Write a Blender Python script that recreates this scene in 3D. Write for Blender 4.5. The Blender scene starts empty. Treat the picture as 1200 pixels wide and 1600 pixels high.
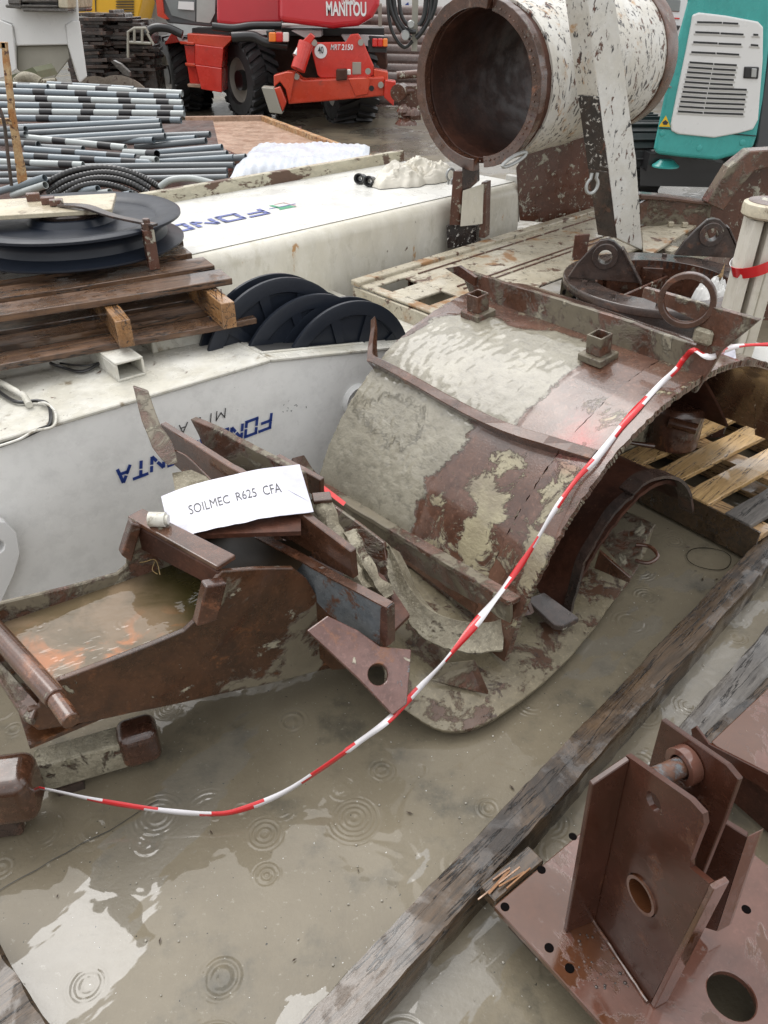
import bpy, math, random
import numpy as np
from mathutils import Vector, Matrix, noise
random.seed(7)
R = math.radians
# ------------------------------------------------------------ camera, sky, sun, exposure
sc = bpy.context.scene
CAM_H = 1.6; PITCH = R(34)
cd = bpy.data.cameras.new('camera'); cam = bpy.data.objects.new('camera', cd); sc.collection.objects.link(cam)
cam.location = (0, 0, CAM_H); cam.rotation_euler = (R(90) - PITCH, 0, 0)
cd.sensor_fit = 'VERTICAL'; cd.sensor_height = 24; cd.lens = 24 * 1200 / 1600
cd.clip_start = 0.05; cd.clip_end = 1500
sc.camera = cam
SUN_EL, SUN_AZ = R(62), R(-40)
w = bpy.data.worlds.new('World'); sc.world = w; w.use_nodes = True
wn = w.node_tree; wn.nodes.clear()
sky = wn.nodes.new('ShaderNodeTexSky'); sky.sky_type = 'NISHITA'; sky.sun_disc = False
sky.sun_elevation = SUN_EL; sky.sun_rotation = SUN_AZ; sky.air_density = 1.0; sky.dust_density = 4.0; sky.ozone_density = 1.0
hs = wn.nodes.new('ShaderNodeHueSaturation'); hs.inputs['Saturation'].default_value = 0.16
ovc = wn.nodes.new('ShaderNodeMix'); ovc.data_type = 'RGBA'; ovc.inputs[0].default_value = 0.75
# grey cloud deck: brighter overhead than at the horizon, softly mottled everywhere
tcw = wn.nodes.new('ShaderNodeTexCoord'); cn = wn.nodes.new('ShaderNodeTexNoise'); cn.inputs['Scale'].default_value = 3.4; cn.inputs['Detail'].default_value = 5; cn.inputs['Roughness'].default_value = .55; cn.inputs['Distortion'].default_value = .6
cr = wn.nodes.new('ShaderNodeMapRange'); cr.interpolation_type = 'SMOOTHSTEP'; cr.inputs[1].default_value = .38; cr.inputs[2].default_value = .62; cr.inputs[3].default_value = .62; cr.inputs[4].default_value = 1.38
sz = wn.nodes.new('ShaderNodeSeparateXYZ'); zr = wn.nodes.new('ShaderNodeMapRange'); zr.inputs[1].default_value = 0; zr.inputs[2].default_value = 1; zr.inputs[3].default_value = .62; zr.inputs[4].default_value = 1.25
mm_ = wn.nodes.new('ShaderNodeMath'); mm_.operation = 'MULTIPLY'; vs_ = wn.nodes.new('ShaderNodeVectorMath'); vs_.operation = 'SCALE'; vs_.inputs[0].default_value = (9.3, 9.3, 9.35)
wn.links.new(tcw.outputs['Generated'], cn.inputs['Vector']); wn.links.new(cn.outputs['Fac'], cr.inputs[0]); wn.links.new(tcw.outputs['Generated'], sz.inputs[0]); wn.links.new(sz.outputs[2], zr.inputs[0])
wn.links.new(cr.outputs[0], mm_.inputs[0]); wn.links.new(zr.outputs[0], mm_.inputs[1]); wn.links.new(mm_.outputs[0], vs_.inputs['Scale']); wn.links.new(vs_.outputs[0], ovc.inputs[7])
bg = wn.nodes.new('ShaderNodeBackground'); bg.inputs[1].default_value = 0.12
wo = wn.nodes.new('ShaderNodeOutputWorld')
wn.links.new(sky.outputs[0], hs.inputs['Color']); wn.links.new(hs.outputs[0], ovc.inputs[6])
wn.links.new(ovc.outputs[2], bg.inputs[0]); wn.links.new(bg.outputs[0], wo.inputs[0])
sd = bpy.data.lights.new('sun', 'SUN'); sd.energy = 0.9; sd.angle = R(40); sd.color = (1, .97, .93)
so = bpy.data.objects.new('sun', sd); sc.collection.objects.link(so)
sdir = Vector((math.sin(SUN_AZ) * math.cos(SUN_EL), math.cos(SUN_AZ) * math.cos(SUN_EL), math.sin(SUN_EL)))
so.rotation_euler = sdir.to_track_quat('Z', 'Y').to_euler()
sc.view_settings.view_transform = 'Standard'; sc.view_settings.look = 'None'
sc.view_settings.gamma = 1; sc.view_settings.use_curve_mapping = False
sc.view_settings.exposure = 0.65

# ------------------------------------------------------------ measuring helpers
cp_, sp_ = math.cos(PITCH), math.sin(PITCH)
O = Vector((0, 0, CAM_H))
def ray(u, v):
    a, b = (u - 600) / 1200, (v - 800) / 1200
    return Vector((a, cp_ - sp_ * b, -sp_ - cp_ * b))
def P(u, v, z=None, Y=None, t=None):
    d = ray(u, v)
    if z is not None: t = (z - CAM_H) / d.z
    elif Y is not None: t = Y / d.y
    return O + d * t
class Plane:
    def __init__(s, p, n): s.p = Vector(p); s.n = Vector(n).normalized()
    def hit(s, u, v, off=0):
        d = ray(u, v); return O + d * (((s.p + s.n * off - O).dot(s.n)) / d.dot(s.n))
def P3(a, b, c): return Plane(a, (b - a).cross(c - a))
def VP(a, b):                                            # upright plane through two points
    d = b - a; return Plane(a, Vector((d.y, -d.x, 0)))
A = Vector((.71, .704, 0)).normalized(); B = Vector((-.704, .71, 0)).normalized(); Z = Vector((0, 0, 1)); X = Vector((1, 0, 0)); Yv = Vector((0, 1, 0))

# ------------------------------------------------------------ mesh helpers
class MB:
    def __init__(s): s.v = []; s.f = []; s.m = []
    def add(s, vs, fs, mi=0):
        k = len(s.v); s.v += [Vector(p) for p in vs]; s.f += [tuple(i + k for i in f) for f in fs]; s.m += [mi] * len(fs); return s
    def box(s, c, ex, ey, ez, mi=0):
        c, ex, ey, ez = map(Vector, (c, ex, ey, ez)); vs = [c + ex * i + ey * j + ez * k for i in (-1, 1) for j in (-1, 1) for k in (-1, 1)]
        return s.add(vs, [(0, 1, 3, 2), (4, 6, 7, 5), (0, 4, 5, 1), (2, 3, 7, 6), (0, 2, 6, 4), (1, 5, 7, 3)], mi)
    def ext(s, pts, vec, mi=0):
        n = len(pts); vec = Vector(vec); vs = [Vector(p) for p in pts] + [Vector(p) + vec for p in pts]
        return s.add(vs, [tuple(range(n)), tuple(range(2 * n - 1, n - 1, -1))] + [(i, i + n, (i + 1) % n + n, (i + 1) % n) for i in range(n)], mi)
    def ring_ext(s, outer, inner, vec, mi=0):            # plate with one hole; both loops run the same way
        no, ni = len(outer), len(inner); vec = Vector(vec)
        # resample both to the same count
        def rs(L, n):
            L = [Vector(p) for p in L]; c = sum(L, Vector()) / len(L); return L
        N = no * 8; o2 = []; 
        seg = [(Vector(outer[(i + 1) % no]) - Vector(outer[i])).length for i in range(no)]; tot = sum(seg)
        c = sum((Vector(p) for p in inner), Vector()) / ni
        for i in range(no):
            k = max(1, round(seg[i] / tot * 64))
            for j in range(k): o2.append(Vector(outer[i]).lerp(Vector(outer[(i + 1) % no]), j / k))
        n = len(o2); nrm = vec.normalized(); e = (Vector(inner[0]) - c).normalized(); g = nrm.cross(e)
        rad = (Vector(inner[0]) - c)
        i2 = []
        for p in o2:
            d = (p - c); th = math.atan2(d.dot(g), d.dot(e)); i2.append(s._loop_at(inner, c, e, g, th))
        vs = o2 + i2 + [p + vec for p in o2] + [p + vec for p in i2]; f = []
        for i in range(n):
            j = (i + 1) % n
            f += [(i, j, n + j, n + i), (2 * n + j, 2 * n + i, 3 * n + i, 3 * n + j), (i, 2 * n + i, 2 * n + j, j), (n + j, 3 * n + j, 3 * n + i, n + i)]
        return s.add(vs, f, mi)
    @staticmethod
    def _loop_at(inner, c, e, g, th):
        best = None; d0 = (math.cos(th), math.sin(th)); n = len(inner)
        q = [((Vector(p) - c).dot(e), (Vector(p) - c).dot(g)) for p in inner]
        for i in range(n):
            (x1, y1), (x2, y2) = q[i], q[(i + 1) % n]
            det = d0[0] * (y1 - y2) - d0[1] * (x1 - x2)
            if abs(det) < 1e-12: continue
            r = (x1 * (y1 - y2) - y1 * (x1 - x2)) / det; m = (d0[0] * y1 - d0[1] * x1) / det
            if r > 0 and -1e-6 <= m <= 1 + 1e-6 and (best is None or r > best): best = r
        best = best or 0.01
        return c + e * (best * d0[0]) + g * (best * d0[1])
    def tube(s, path, r, n=12, closed=False, caps=True, mi=0):
        path = [Vector(p) for p in path]; k = len(path); rr = r if isinstance(r, (list, tuple)) else [r] * k
        T = []
        for i in range(k):
            a = path[(i - 1) % k] if (closed or i) else path[i]; b = path[(i + 1) % k] if (closed or i < k - 1) else path[i]
            T.append((b - a).normalized())
        up = Vector((0, 0, 1)) if abs(T[0].z) < .9 else Vector((1, 0, 0))
        nv = (up - T[0] * up.dot(T[0])).normalized(); vs = []
        for i in range(k):
            nv = (nv - T[i] * nv.dot(T[i])).normalized(); bv = T[i].cross(nv)
            vs += [path[i] + (nv * math.cos(2 * math.pi * j / n) + bv * math.sin(2 * math.pi * j / n)) * rr[i] for j in range(n)]
        f = []
        for i in range(k if closed else k - 1):
            i2 = (i + 1) % k
            f += [(i * n + j, i * n + (j + 1) % n, i2 * n + (j + 1) % n, i2 * n + j) for j in range(n)]
        if caps and not closed: f += [tuple(range(n - 1, -1, -1)), tuple((k - 1) * n + j for j in range(n))]
        return s.add(vs, f, mi)
    def lathe(s, o, ax, prof, n=32, closed=False, mi=0, a0=0, a1=360, ref=None):
        o, ax = Vector(o), Vector(ax).normalized(); e = Vector(ref) if ref else (Z if abs(ax.z) < .9 else X)
        e = (e - ax * e.dot(ax)).normalized(); g = ax.cross(e); full = a1 - a0 >= 360; cnt = n if full else n + 1; k = len(prof); vs = []
        for i in range(cnt):
            th = R(a0 + (a1 - a0) * i / n); d = e * math.cos(th) + g * math.sin(th); vs += [o + ax * h + d * r for r, h in prof]
        f = []
        for i in range(n):
            i2 = (i + 1) % cnt
            for j in range(k if closed else k - 1):
                j2 = (j + 1) % k; f.append((i * k + j, i2 * k + j, i2 * k + j2, i * k + j2))
        if not full and closed: f += [tuple(range(k)), tuple(n * k + j for j in range(k - 1, -1, -1))]
        return s.add(vs, f, mi)
    def patch(s, rows, th, mi=0, up=None):               # grid of points given a thickness
        nr, nc = len(rows), len(rows[0]); g = [[Vector(p) for p in r] for r in rows]; top = []; bot = []
        for i in range(nr):
            for j in range(nc):
                du = g[i][min(j + 1, nc - 1)] - g[i][max(j - 1, 0)]; dv = g[min(i + 1, nr - 1)][j] - g[max(i - 1, 0)][j]
                n = du.cross(dv); n = n.normalized() if n.length > 1e-9 else Vector((0, 0, 1))
                top.append(g[i][j]); bot.append(g[i][j] - n * th)
        N = nr * nc; f = []
        for i in range(nr - 1):
            for j in range(nc - 1):
                a = i * nc + j; f.append((a, a + 1, a + nc + 1, a + nc)); f.append((N + a, N + a + nc, N + a + nc + 1, N + a + 1))
        for j in range(nc - 1):
            f.append((j, N + j, N + j + 1, j + 1)); a = (nr - 1) * nc + j; f.append((a, a + 1, N + a + 1, N + a))
        for i in range(nr - 1):
            a = i * nc; f.append((a, a + nc, N + a + nc, N + a)); a = i * nc + nc - 1; f.append((a, N + a, N + a + nc, a + nc))
        return s.add(top + bot, f, mi)
    def build(s, name, mat, parent=None, smooth=False, bevel=0, kind=None, seg=1, attrs=None):
        me = bpy.data.meshes.new(name); off = parent_loc(parent) if parent else None
        if parent is None:
            lo = Vector([min(p[i] for p in s.v) for i in range(3)]); hi = Vector([max(p[i] for p in s.v) for i in range(3)])
            off = Vector(((lo.x + hi.x) / 2, (lo.y + hi.y) / 2, lo.z))
        me.from_pydata([tuple(p - off) for p in s.v], [], s.f)
        for m in (mat if isinstance(mat, (list, tuple)) else [mat]): me.materials.append(m)
        me.polygons.foreach_set('material_index', s.m)
        if attrs:
            for an, vals in attrs.items():
                at = me.attributes.new(an, 'FLOAT', 'POINT'); at.data.foreach_set('value', vals)
        me.validate(); me.update()
        import bmesh
        bm = bmesh.new(); bm.from_mesh(me); bmesh.ops.recalc_face_normals(bm, faces=bm.faces); bm.to_mesh(me); bm.free()
        if smooth:
            me.polygons.foreach_set('use_smooth', [True] * len(me.polygons)); me.set_sharp_from_angle(angle=R(40))
        o = bpy.data.objects.new(name, me); sc.collection.objects.link(o)
        if parent is None: o.location = off
        else: o.parent = parent
        if bevel:
            b = o.modifiers.new('edge', 'BEVEL'); b.width = bevel; b.segments = seg; b.limit_method = 'ANGLE'; b.angle_limit = R(35)
        if kind: o['kind'] = kind
        return o
def parent_loc(o):
    p = Vector()
    while o: p += o.location; o = o.parent
    return p
def root(name, label, cat, loc, group=None):
    o = bpy.data.objects.new(name, None); o.empty_display_size = .1; sc.collection.objects.link(o); o.location = loc
    o['label'] = label; o['category'] = cat
    if group: o['group'] = group
    return o
def tag(o, label, cat, group=None):
    o['label'] = label; o['category'] = cat
    if group: o['group'] = group
    return o
def dup(o, parent=None):
    c = o.copy(); sc.collection.objects.link(c)
    if parent: c.parent = parent
    for ch in [x for x in o.children]: dup(ch, c)
    return c
def jag(pts, step=.03, amp=.0025, closed=True):          # flame-cut, worn edge
    out = []; n = len(pts)
    for i in range(n if closed else n - 1):
        a, b = Vector(pts[i]), Vector(pts[(i + 1) % n]); L = (b - a).length; k = max(1, int(L / step)); out.append(a)
        pn = ((pts[(i + 2) % n] - pts[i]).cross(b - a)); side = (b - a).cross(pn).normalized() if pn.length > 1e-9 else Vector()
        for j in range(1, k): out.append(a.lerp(b, j / k) + side * random.uniform(-amp, amp))
    if not closed: out.append(Vector(pts[-1]))
    return out
def spline(pts, k=6, closed=False):
    pts = [Vector(p) for p in pts]; n = len(pts); out = []
    for i in range(n if closed else n - 1):
        g = (lambda j: pts[j % n]) if closed else (lambda j: pts[max(0, min(n - 1, j))])
        p0, p1, p2, p3 = g(i - 1), g(i), g(i + 1), g(i + 2)
        for j in range(k):
            t = j / k; out.append(.5 * ((2 * p1) + (p2 - p0) * t + (2 * p0 - 5 * p1 + 4 * p2 - p3) * t * t + (3 * p1 - p0 - 3 * p2 + p3) * t ** 3))
    if not closed: out.append(pts[-1])
    return out
def circ(c, e, g, r, n=24, r2=None): return [Vector(c) + Vector(e) * r * math.cos(2 * math.pi * i / n) + Vector(g) * (r2 or r) * math.sin(2 * math.pi * i / n) for i in range(n)]
def fy(pix, Y, depth, mi=0, mb=None):                    # outline measured on the upright plane y = Y, given its depth
    mb = mb or MB(); return mb.ext([P(u, v, Y=Y) for u, v in pix], (0, depth, 0), mi)

# ------------------------------------------------------------ materials
class NT:
    def __init__(s, name):
        s.mat = bpy.data.materials.new(name); s.mat.use_nodes = True; s.t = s.mat.node_tree; s.b = s.t.nodes['Principled BSDF']
    def n(s, ty, **kw):
        nd = s.t.nodes.new('ShaderNode' + ty)
        for k, v in kw.items():
            if k[0] == '_': setattr(nd, k[1:], v)
            else: s.set(nd.inputs[int(k[1:]) if k[0] == 'i' and k[1:].isdigit() else k], v)
        return nd
    def set(s, sock, v):
        if hasattr(v, 'is_output') or isinstance(v, bpy.types.NodeSocket): s.t.links.new(v, sock)
        elif isinstance(v, (tuple, list)) and len(v) == 3 and sock.type == 'RGBA': sock.default_value = (*v, 1)
        else: sock.default_value = v
    def mix(s, f, a, b):
        m = s.n('Mix', _data_type='RGBA'); s.set(m.inputs[0], f); s.set(m.inputs[6], a); s.set(m.inputs[7], b); return m.outputs[2]
    def mixf(s, f, a, b):
        m = s.n('Mix'); s.set(m.inputs[0], f); s.set(m.inputs[2], a); s.set(m.inputs[3], b); return m.outputs[0]
    def math(s, op, a, b=0.0, c=0.0):
        m = s.n('Math', _operation=op); s.set(m.inputs[0], a); s.set(m.inputs[1], b); s.set(m.inputs[2], c); return m.outputs[0]
    def step(s, v, lo, hi):
        m = s.n('MapRange', _interpolation_type='SMOOTHSTEP'); s.set(m.inputs[0], v); m.inputs[1].default_value = lo; m.inputs[2].default_value = hi; return m.outputs[0]
    def noise(s, co, scale, detail=6, rough=.6, dist=0.0):
        m = s.n('TexNoise'); s.set(m.inputs['Vector'], co); m.inputs['Scale'].default_value = scale; m.inputs['Detail'].default_value = detail
        m.inputs['Roughness'].default_value = rough; m.inputs['Distortion'].default_value = dist; return m.outputs['Fac']
    def coord(s, rz=0, scale=(1, 1, 1), seed=0, world=False):
        c = s.n('NewGeometry').outputs['Position'] if world else s.n('TexCoord').outputs['Object']
        oi = s.n('ObjectInfo').outputs['Random']
        add = s.n('VectorMath', _operation='ADD', i0=c, i1=(seed, seed * .7, seed * 1.3)).outputs[0]
        if not world:
            sc_ = s.math('MULTIPLY', oi, 37.0); add = s.n('VectorMath', _operation='ADD', i0=add, i1=s.n('CombineXYZ', X=sc_, Y=sc_).outputs[0]).outputs[0]
        m1 = s.n('Mapping', Vector=add); m1.inputs['Rotation'].default_value = (0, 0, -rz)
        m2 = s.n('Mapping', Vector=m1.outputs[0]); m2.inputs['Scale'].default_value = scale
        return m2.outputs[0]
def layered(name, c1, c2, scale=8, patches=(), rough=(.25, .5), grain=.15, grain_scale=220, bump_d=.003, c3=None, metallic=0, stretch=(1, 1, 1), rz=0, spec=.5, coat=0, attr_patch=None, seed=0, mottle=.35):
    s = NT(name); co = s.coord(rz, stretch, seed); n0 = s.noise(co, scale, 8, .65, .3)
    col = s.mix(s.step(n0, .35, .65), c1, c2)
    if c3: col = s.mix(s.step(s.noise(co, scale * 4.3, 5, .7), .5, .68), col, c3)
    fine = s.noise(co, grain_scale, 3, .6)
    n2 = s.noise(co, scale * 5.5, 7, .7); col = s.mix(s.math('MULTIPLY', s.step(n2, .46, .62), mottle), col, tuple(x * .5 for x in c1))
    n3 = s.noise(co, scale * 17, 5, .7); col = s.mix(s.math('MULTIPLY', s.step(n3, .54, .66), mottle), col, tuple(min(.85, x * 1.7 + .012) for x in c2))
    rg = s.mixf(s.step(s.noise(co, scale * 1.7, 4), .35, .65), rough[0], rough[1])
    h = s.math('MULTIPLY', fine, grain); h = s.math('ADD', h, s.math('MULTIPLY', n0, .6))
    for (pc, ps, lo, hi, pr, ph, *st_) in patches:
        cc = co
        if st_: cc = s.n('VectorMath', _operation='MULTIPLY', i0=co, i1=st_[0]).outputs[0]
        m = s.step(s.noise(cc, ps * 1.5, 9, .68, .4), lo, hi)
        pcol = s.mix(s.noise(co, 45, 4), tuple(x * .75 for x in pc), tuple(min(1, x * 1.2) for x in pc))
        col = s.mix(m, col, pcol); rg = s.mixf(m, rg, pr); h = s.math('ADD', h, s.math('MULTIPLY', m, ph))
    if attr_patch:
        for (an, pc, pc2, pr, ph, frs) in attr_patch:
            a = s.n('Attribute', _attribute_name=an).outputs['Fac']
            m = s.step(s.math('ADD', a, s.math('MULTIPLY', s.math('SUBTRACT', s.noise(co, 11, 10, .76, .5), .5), frs)), .44 if an != 'spray' else .15, .54 if an != 'spray' else 1.15)
            if an == 'spray': m = s.math('MULTIPLY', m, .85)
            mn = s.math('ADD', s.noise(s.coord(R(129), (1, 2.4, 1)), 30, 8, .70, .15), s.math('MULTIPLY', s.noise(co, 85, 3, .5), .25))
            pcol = s.mix(s.step(s.noise(co, 7, 5, .6), .35, .7), pc, pc2)
            if ph: pcol = s.mix(s.math('MULTIPLY', s.step(mn, .62, .46), .55), pcol, tuple(x * .6 for x in pc))
            col = s.mix(m, col, pcol); rg = s.mixf(m, rg, pr)
            h = s.math('ADD', h, s.math('MULTIPLY', m, s.math('MULTIPLY_ADD', mn, ph * 4.0, ph * .3)))
    col = s.mix(s.math('MULTIPLY', fine, .3 * mottle), col, tuple(x * .55 for x in c1))
    bp = s.n('Bump', Strength=.8, Distance=bump_d, Height=h)
    s.set(s.b.inputs['Base Color'], col); s.set(s.b.inputs['Roughness'], rg); s.set(s.b.inputs['Normal'], bp.outputs[0])
    s.b.inputs['Metallic'].default_value = metallic; s.b.inputs['Specular IOR Level'].default_value = spec
    if coat: s.b.inputs['Coat Weight'].default_value = coat; s.b.inputs['Coat Roughness'].default_value = .08
    return s.mat
def paint_(*a, **k): return layered(*a, mottle=.12, **k)
MUD = (.32, .29, .215); MUDD = (.165, .142, .098)
m_rust = layered('wet_rust', (.045, .019, .012), (.10, .044, .027), 7, [((.20, .075, .035), 9, .56, .7, .45, .2), (MUDD, 5, .60, .68, .6, 1.2)], (.12, .40), coat=.7)
m_rust2 = layered('wet_purple_rust', (.055, .024, .013), (.115, .050, .029), 6, [((.24, .10, .05), 8, .6, .72, .4, .2), (MUD, 6, .62, .68, .6, 1.2)], (.10, .36), coat=.8, seed=4)
m_rustmud = layered('rust_with_mud', (.07, .032, .018), (.14, .065, .042), 7, [(MUDD, 4.2, .47, .56, .55, 1.3), (MUD, 9, .56, .64, .65, 1.5)], (.14, .42), bump_d=.005, seed=9, coat=.4)
m_mud = layered('caked_mud', MUDD, MUD, 9, [((.09, .045, .028), 6, .60, .66, .35, -1.2), ((.40, .36, .24), 12, .6, .7, .6, .6)], (.4, .7), grain=.5, grain_scale=90, bump_d=.010, seed=2)
m_dark = layered('dark_wet_steel', (.028, .022, .02), (.07, .045, .036), 8, [((.11, .055, .035), 7, .55, .66, .4, .2), ((.35, .33, .26), 11, .64, .69, .5, .7)], (.15, .4), coat=.3, seed=5)
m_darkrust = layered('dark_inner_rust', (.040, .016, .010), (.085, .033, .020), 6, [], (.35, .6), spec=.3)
m_primer = layered(mottle=.18, name='brown_primer_wet_sheen', c1=(.095, .040, .026), c2=(.13, .058, .042), scale=5, patches=[((.085, .032, .014), 2.4, .50, .53, .08, -.5), ((.07, .03, .016), 10, .62, .70, .4, .2), ((.25, .17, .11), 34, .69, .71, .4, .4)], rough=(.05, .16), grain=.05, bump_d=.0015, coat=.8, spec=.6)  # lighter base colour carries a painted sky sheen between darker wet patches
m_primerdk = layered('brown_primer_upright_shade', (.046, .017, .010), (.066, .024, .015), 5, [((.10, .038, .018), 6, .58, .70, .3, .2), ((.20, .15, .11), 30, .68, .70, .4, .4)], (.14, .32), grain=.12, bump_d=.0015, coat=.15, mottle=.2)  # same primer, shade of the upright faces put into a darker colour
m_greysteel = layered('grey_painted_steel', (.10, .115, .13), (.15, .16, .165), 8, [((.12, .055, .032), 6, .50, .56, .4, .4), (MUD, 8, .60, .67, .6, 1.0)], (.2, .45))
m_trough = layered('trough_rust', (.036, .016, .008), (.080, .033, .015), 6, [((.24, .09, .03), 6, .58, .72, .45, .2), (MUDD, 3.2, .55, .60, .6, 1.0), ((.33, .30, .22), 9, .63, .67, .6, .8)], (.16, .42), coat=.35, seed=11)
def paint_peel(name, white, c2, rust_lo, sc1=9, black_lo=.62, stretch=(1, 1, 1), rz=0, seed=0, dirt=.5):
    return layered(name, white, c2, 3, [((.42, .24, .10), 5, rust_lo - .03, rust_lo + .03, .5, -.2), ((.11, .05, .03), sc1, rust_lo, rust_lo + .03, .5, -.8), ((.045, .04, .04), 26, black_lo, black_lo + .03, .4, -.8)], (.22, .5), c3=tuple(x * .94 for x in white), stretch=stretch, rz=rz, seed=seed, mottle=.12)
m_white = paint_peel('white_machine_paint', (.82, .82, .80), (.85, .85, .83), .76, black_lo=.78)
m_mast = paint_peel('white_mast_paint', (.58, .55, .46), (.66, .635, .56), .66, black_lo=.70, stretch=(1, 1, .6), seed=3)
m_masttop = paint_peel('white_mast_top_paint', (.58, .575, .54), (.66, .655, .62), .70, black_lo=.74, seed=13)
m_whited = layered('dirty_white_deck', (.62, .61, .56), (.50, .48, .41), 6, [((.36, .22, .10), 5, .60, .72, .5, 0), ((.12, .06, .035), 11, .645, .68, .5, -.6), (MUDD, 5, .57, .70, .5, .3)], (.18, .45), seed=6, mottle=.2)
m_table = layered('peeling_cream_deck', (.46, .42, .33), (.36, .32, .24), 5, [((.27, .14, .055), 3, .53, .64, .5, 0), ((.10, .05, .03), 9, .58, .62, .5, -.8), ((.05, .04, .035), 22, .62, .66, .5, -.8)], (.2, .5), seed=8, mottle=.3)
m_casing = layered('scratched_white_casing', (.64, .63, .59), (.56, .53, .46), 5, [((.45, .27, .13), 6, .56, .68, .5, 0), ((.12, .055, .035), 16, .595, .612, .45, -1, (1, 1, .5)), ((.06, .055, .055), 30, .570, .588, .4, -1, (1, 1, .4))], (.25, .5), bump_d=.002, seed=1, mottle=.15)
m_post = layered('scratched_white_post', (.66, .655, .62), (.58, .56, .50), 5, [((.42, .23, .10), 6, .60, .7, .5, 0), ((.12, .055, .035), 16, .61, .625, .45, -1, (1, 1, .4)), ((.05, .048, .05), 30, .60, .615, .4, -1, (1, 1, .35))], (.25, .5), bump_d=.002, seed=21, mottle=.15)
m_postdk = layered('flaked_black_post', (.03, .027, .027), (.05, .035, .028), 7, [((.6, .58, .53), 30, .56, .59, .5, .8), ((.12, .05, .03), 6, .60, .66, .45, 0)], (.2, .45), seed=22)
m_rustplate = layered('flaking_brown_plate', (.085, .036, .022), (.12, .05, .032), 5, [((.42, .40, .32), 9, .575, .62, .5, .7), ((.4, .38, .3), 24, .6, .64, .5, .5)], (.22, .45), coat=.3, seed=14)
def wood(name, c1, c2, dark, rz=0, axis=0, wet=.3, seed=0, mould=.6):
    s = NT(name); st = [14, 14, 14]; st[axis] = 1; co = s.coord(rz, tuple(st), seed); co2 = s.coord(rz, (1, 1, 1), seed)
    g = s.noise(co, 3.2, 8, .62, .6); col = s.mix(s.step(g, .32, .68), c1, c2)
    col = s.mix(s.step(s.noise(co, 9, 4), .55, .72), col, dark)
    col = s.mix(s.math('MULTIPLY', s.step(s.noise(co2, 5, 7, .7, .5), .48, .66), mould), col, dark)
    ck = s.noise(co, 1.6, 5, .6, .3); crack = s.math('SUBTRACT', 1.0, s.step(s.math('ABSOLUTE', s.math('SUBTRACT', ck, .5)), .004, .014))
    fg = s.noise(co, 13, 6, .7); col = s.mix(s.math('MULTIPLY', s.step(fg, .5, .66), .5), col, tuple(x * .5 for x in c1)); col = s.mix(crack, col, tuple(x * .35 for x in dark))
    h = s.math('ADD', g, s.math('ADD', s.math('MULTIPLY', s.noise(co, 22, 4), .5), s.math('MULTIPLY', crack, -.8)))
    s.set(s.b.inputs['Base Color'], col); s.set(s.b.inputs['Roughness'], s.mixf(s.step(s.noise(co2, 6, 4), .42, .58), wet * .4, wet + .25))
    s.set(s.b.inputs['Normal'], s.n('Bump', Strength=.7, Distance=.003, Height=h).outputs[0]); s.set(s.b.inputs['Coat Weight'], s.math('MULTIPLY_ADD', s.step(s.noise(co2, 5.5, 6, .65, .4), .47, .53), .9, .08)); s.b.inputs['Coat Roughness'].default_value = .07; s.b.inputs['Coat IOR'].default_value = 1.45
    return s.mat
aA = math.atan2(A.y, A.x); aB = math.atan2(B.y, B.x)
m_sleeper = wood('wet_sleeper_wood', (.042, .027, .015), (.088, .055, .030), (.012, .008, .006), aA, 0, .22, 1, .85)
m_greywood = wood('weathered_grey_wood', (.085, .078, .072), (.14, .128, .115), (.035, .03, .027), aA, 0, .4, 5, .4)
m_pal = wood('new_pallet_wood', (.46, .29, .12), (.60, .40, .19), (.20, .115, .05), aA, 0, .35, 2, .25)
m_palB = wood('pallet_bearer_wood', (.34, .21, .10), (.46, .30, .15), (.13, .08, .04), aB, 0, .35, 8, .5)
PA = R(29)
m_pald = wood('old_wet_pallet_wood', (.085, .045, .026), (.16, .088, .048), (.025, .016, .012), PA, 0, .3, 3, .8)
m_paldB = wood('old_wet_stringer_wood', (.26, .13, .05), (.36, .20, .09), (.06, .032, .02), PA + math.pi / 2, 0, .3, 7, .55)
def plain(name, col, rough=.4, metallic=0, bump=0, bscale=60, coat=0, var=.12, spec=.5):
    s = NT(name); co = s.coord(); n = s.noise(co, 5, 6, .6)
    s.set(s.b.inputs['Base Color'], s.mix(n, tuple(x * (1 - var * 2) for x in col), tuple(min(1, x * (1 + var)) for x in col)))
    s.set(s.b.inputs['Roughness'], s.mixf(s.noise(co, 9, 4), rough * .6, min(1, rough * 1.4)))
    s.b.inputs['Metallic'].default_value = metallic; s.b.inputs['Coat Weight'].default_value = coat; s.b.inputs['Specular IOR Level'].default_value = spec
    s.b.inputs['Coat Roughness'].default_value = .06
    if bump: s.set(s.b.inputs['Normal'], s.n('Bump', Strength=.6, Distance=bump, Height=s.noise(co, bscale, 4)).outputs[0])
    return s.mat
m_sheave = plain('dark_blue_nylon_sheave', (.013, .017, .026), .38, bump=.0008, spec=.35)
m_rubber = plain('tyre_rubber', (.022, .022, .023), .5, bump=.002)
m_rim = plain('dusty_rim', (.34, .32, .28), .5)
m_red = paint_('red_machine_paint', (.55, .028, .018), (.62, .045, .028), 2, [((.30, .03, .02), 5, .60, .75, .4, 0)], (.15, .35), grain=.03, coat=.4)
m_redd = paint_('red_orange_paint', (.52, .045, .018), (.60, .07, .03), 2, [((.28, .04, .02), 5, .58, .75, .4, 0)], (.2, .4), grain=.03, coat=.3)
m_red_pink = plain('red_counterweight_paint', (.55, .022, .035), .2, coat=.5, var=.06)
m_black = plain('black_plastic', (.015, .015, .016), .35, coat=.2)
m_hole = plain('dark_hole', (.006, .005, .005), .9, spec=0.0)
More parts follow.
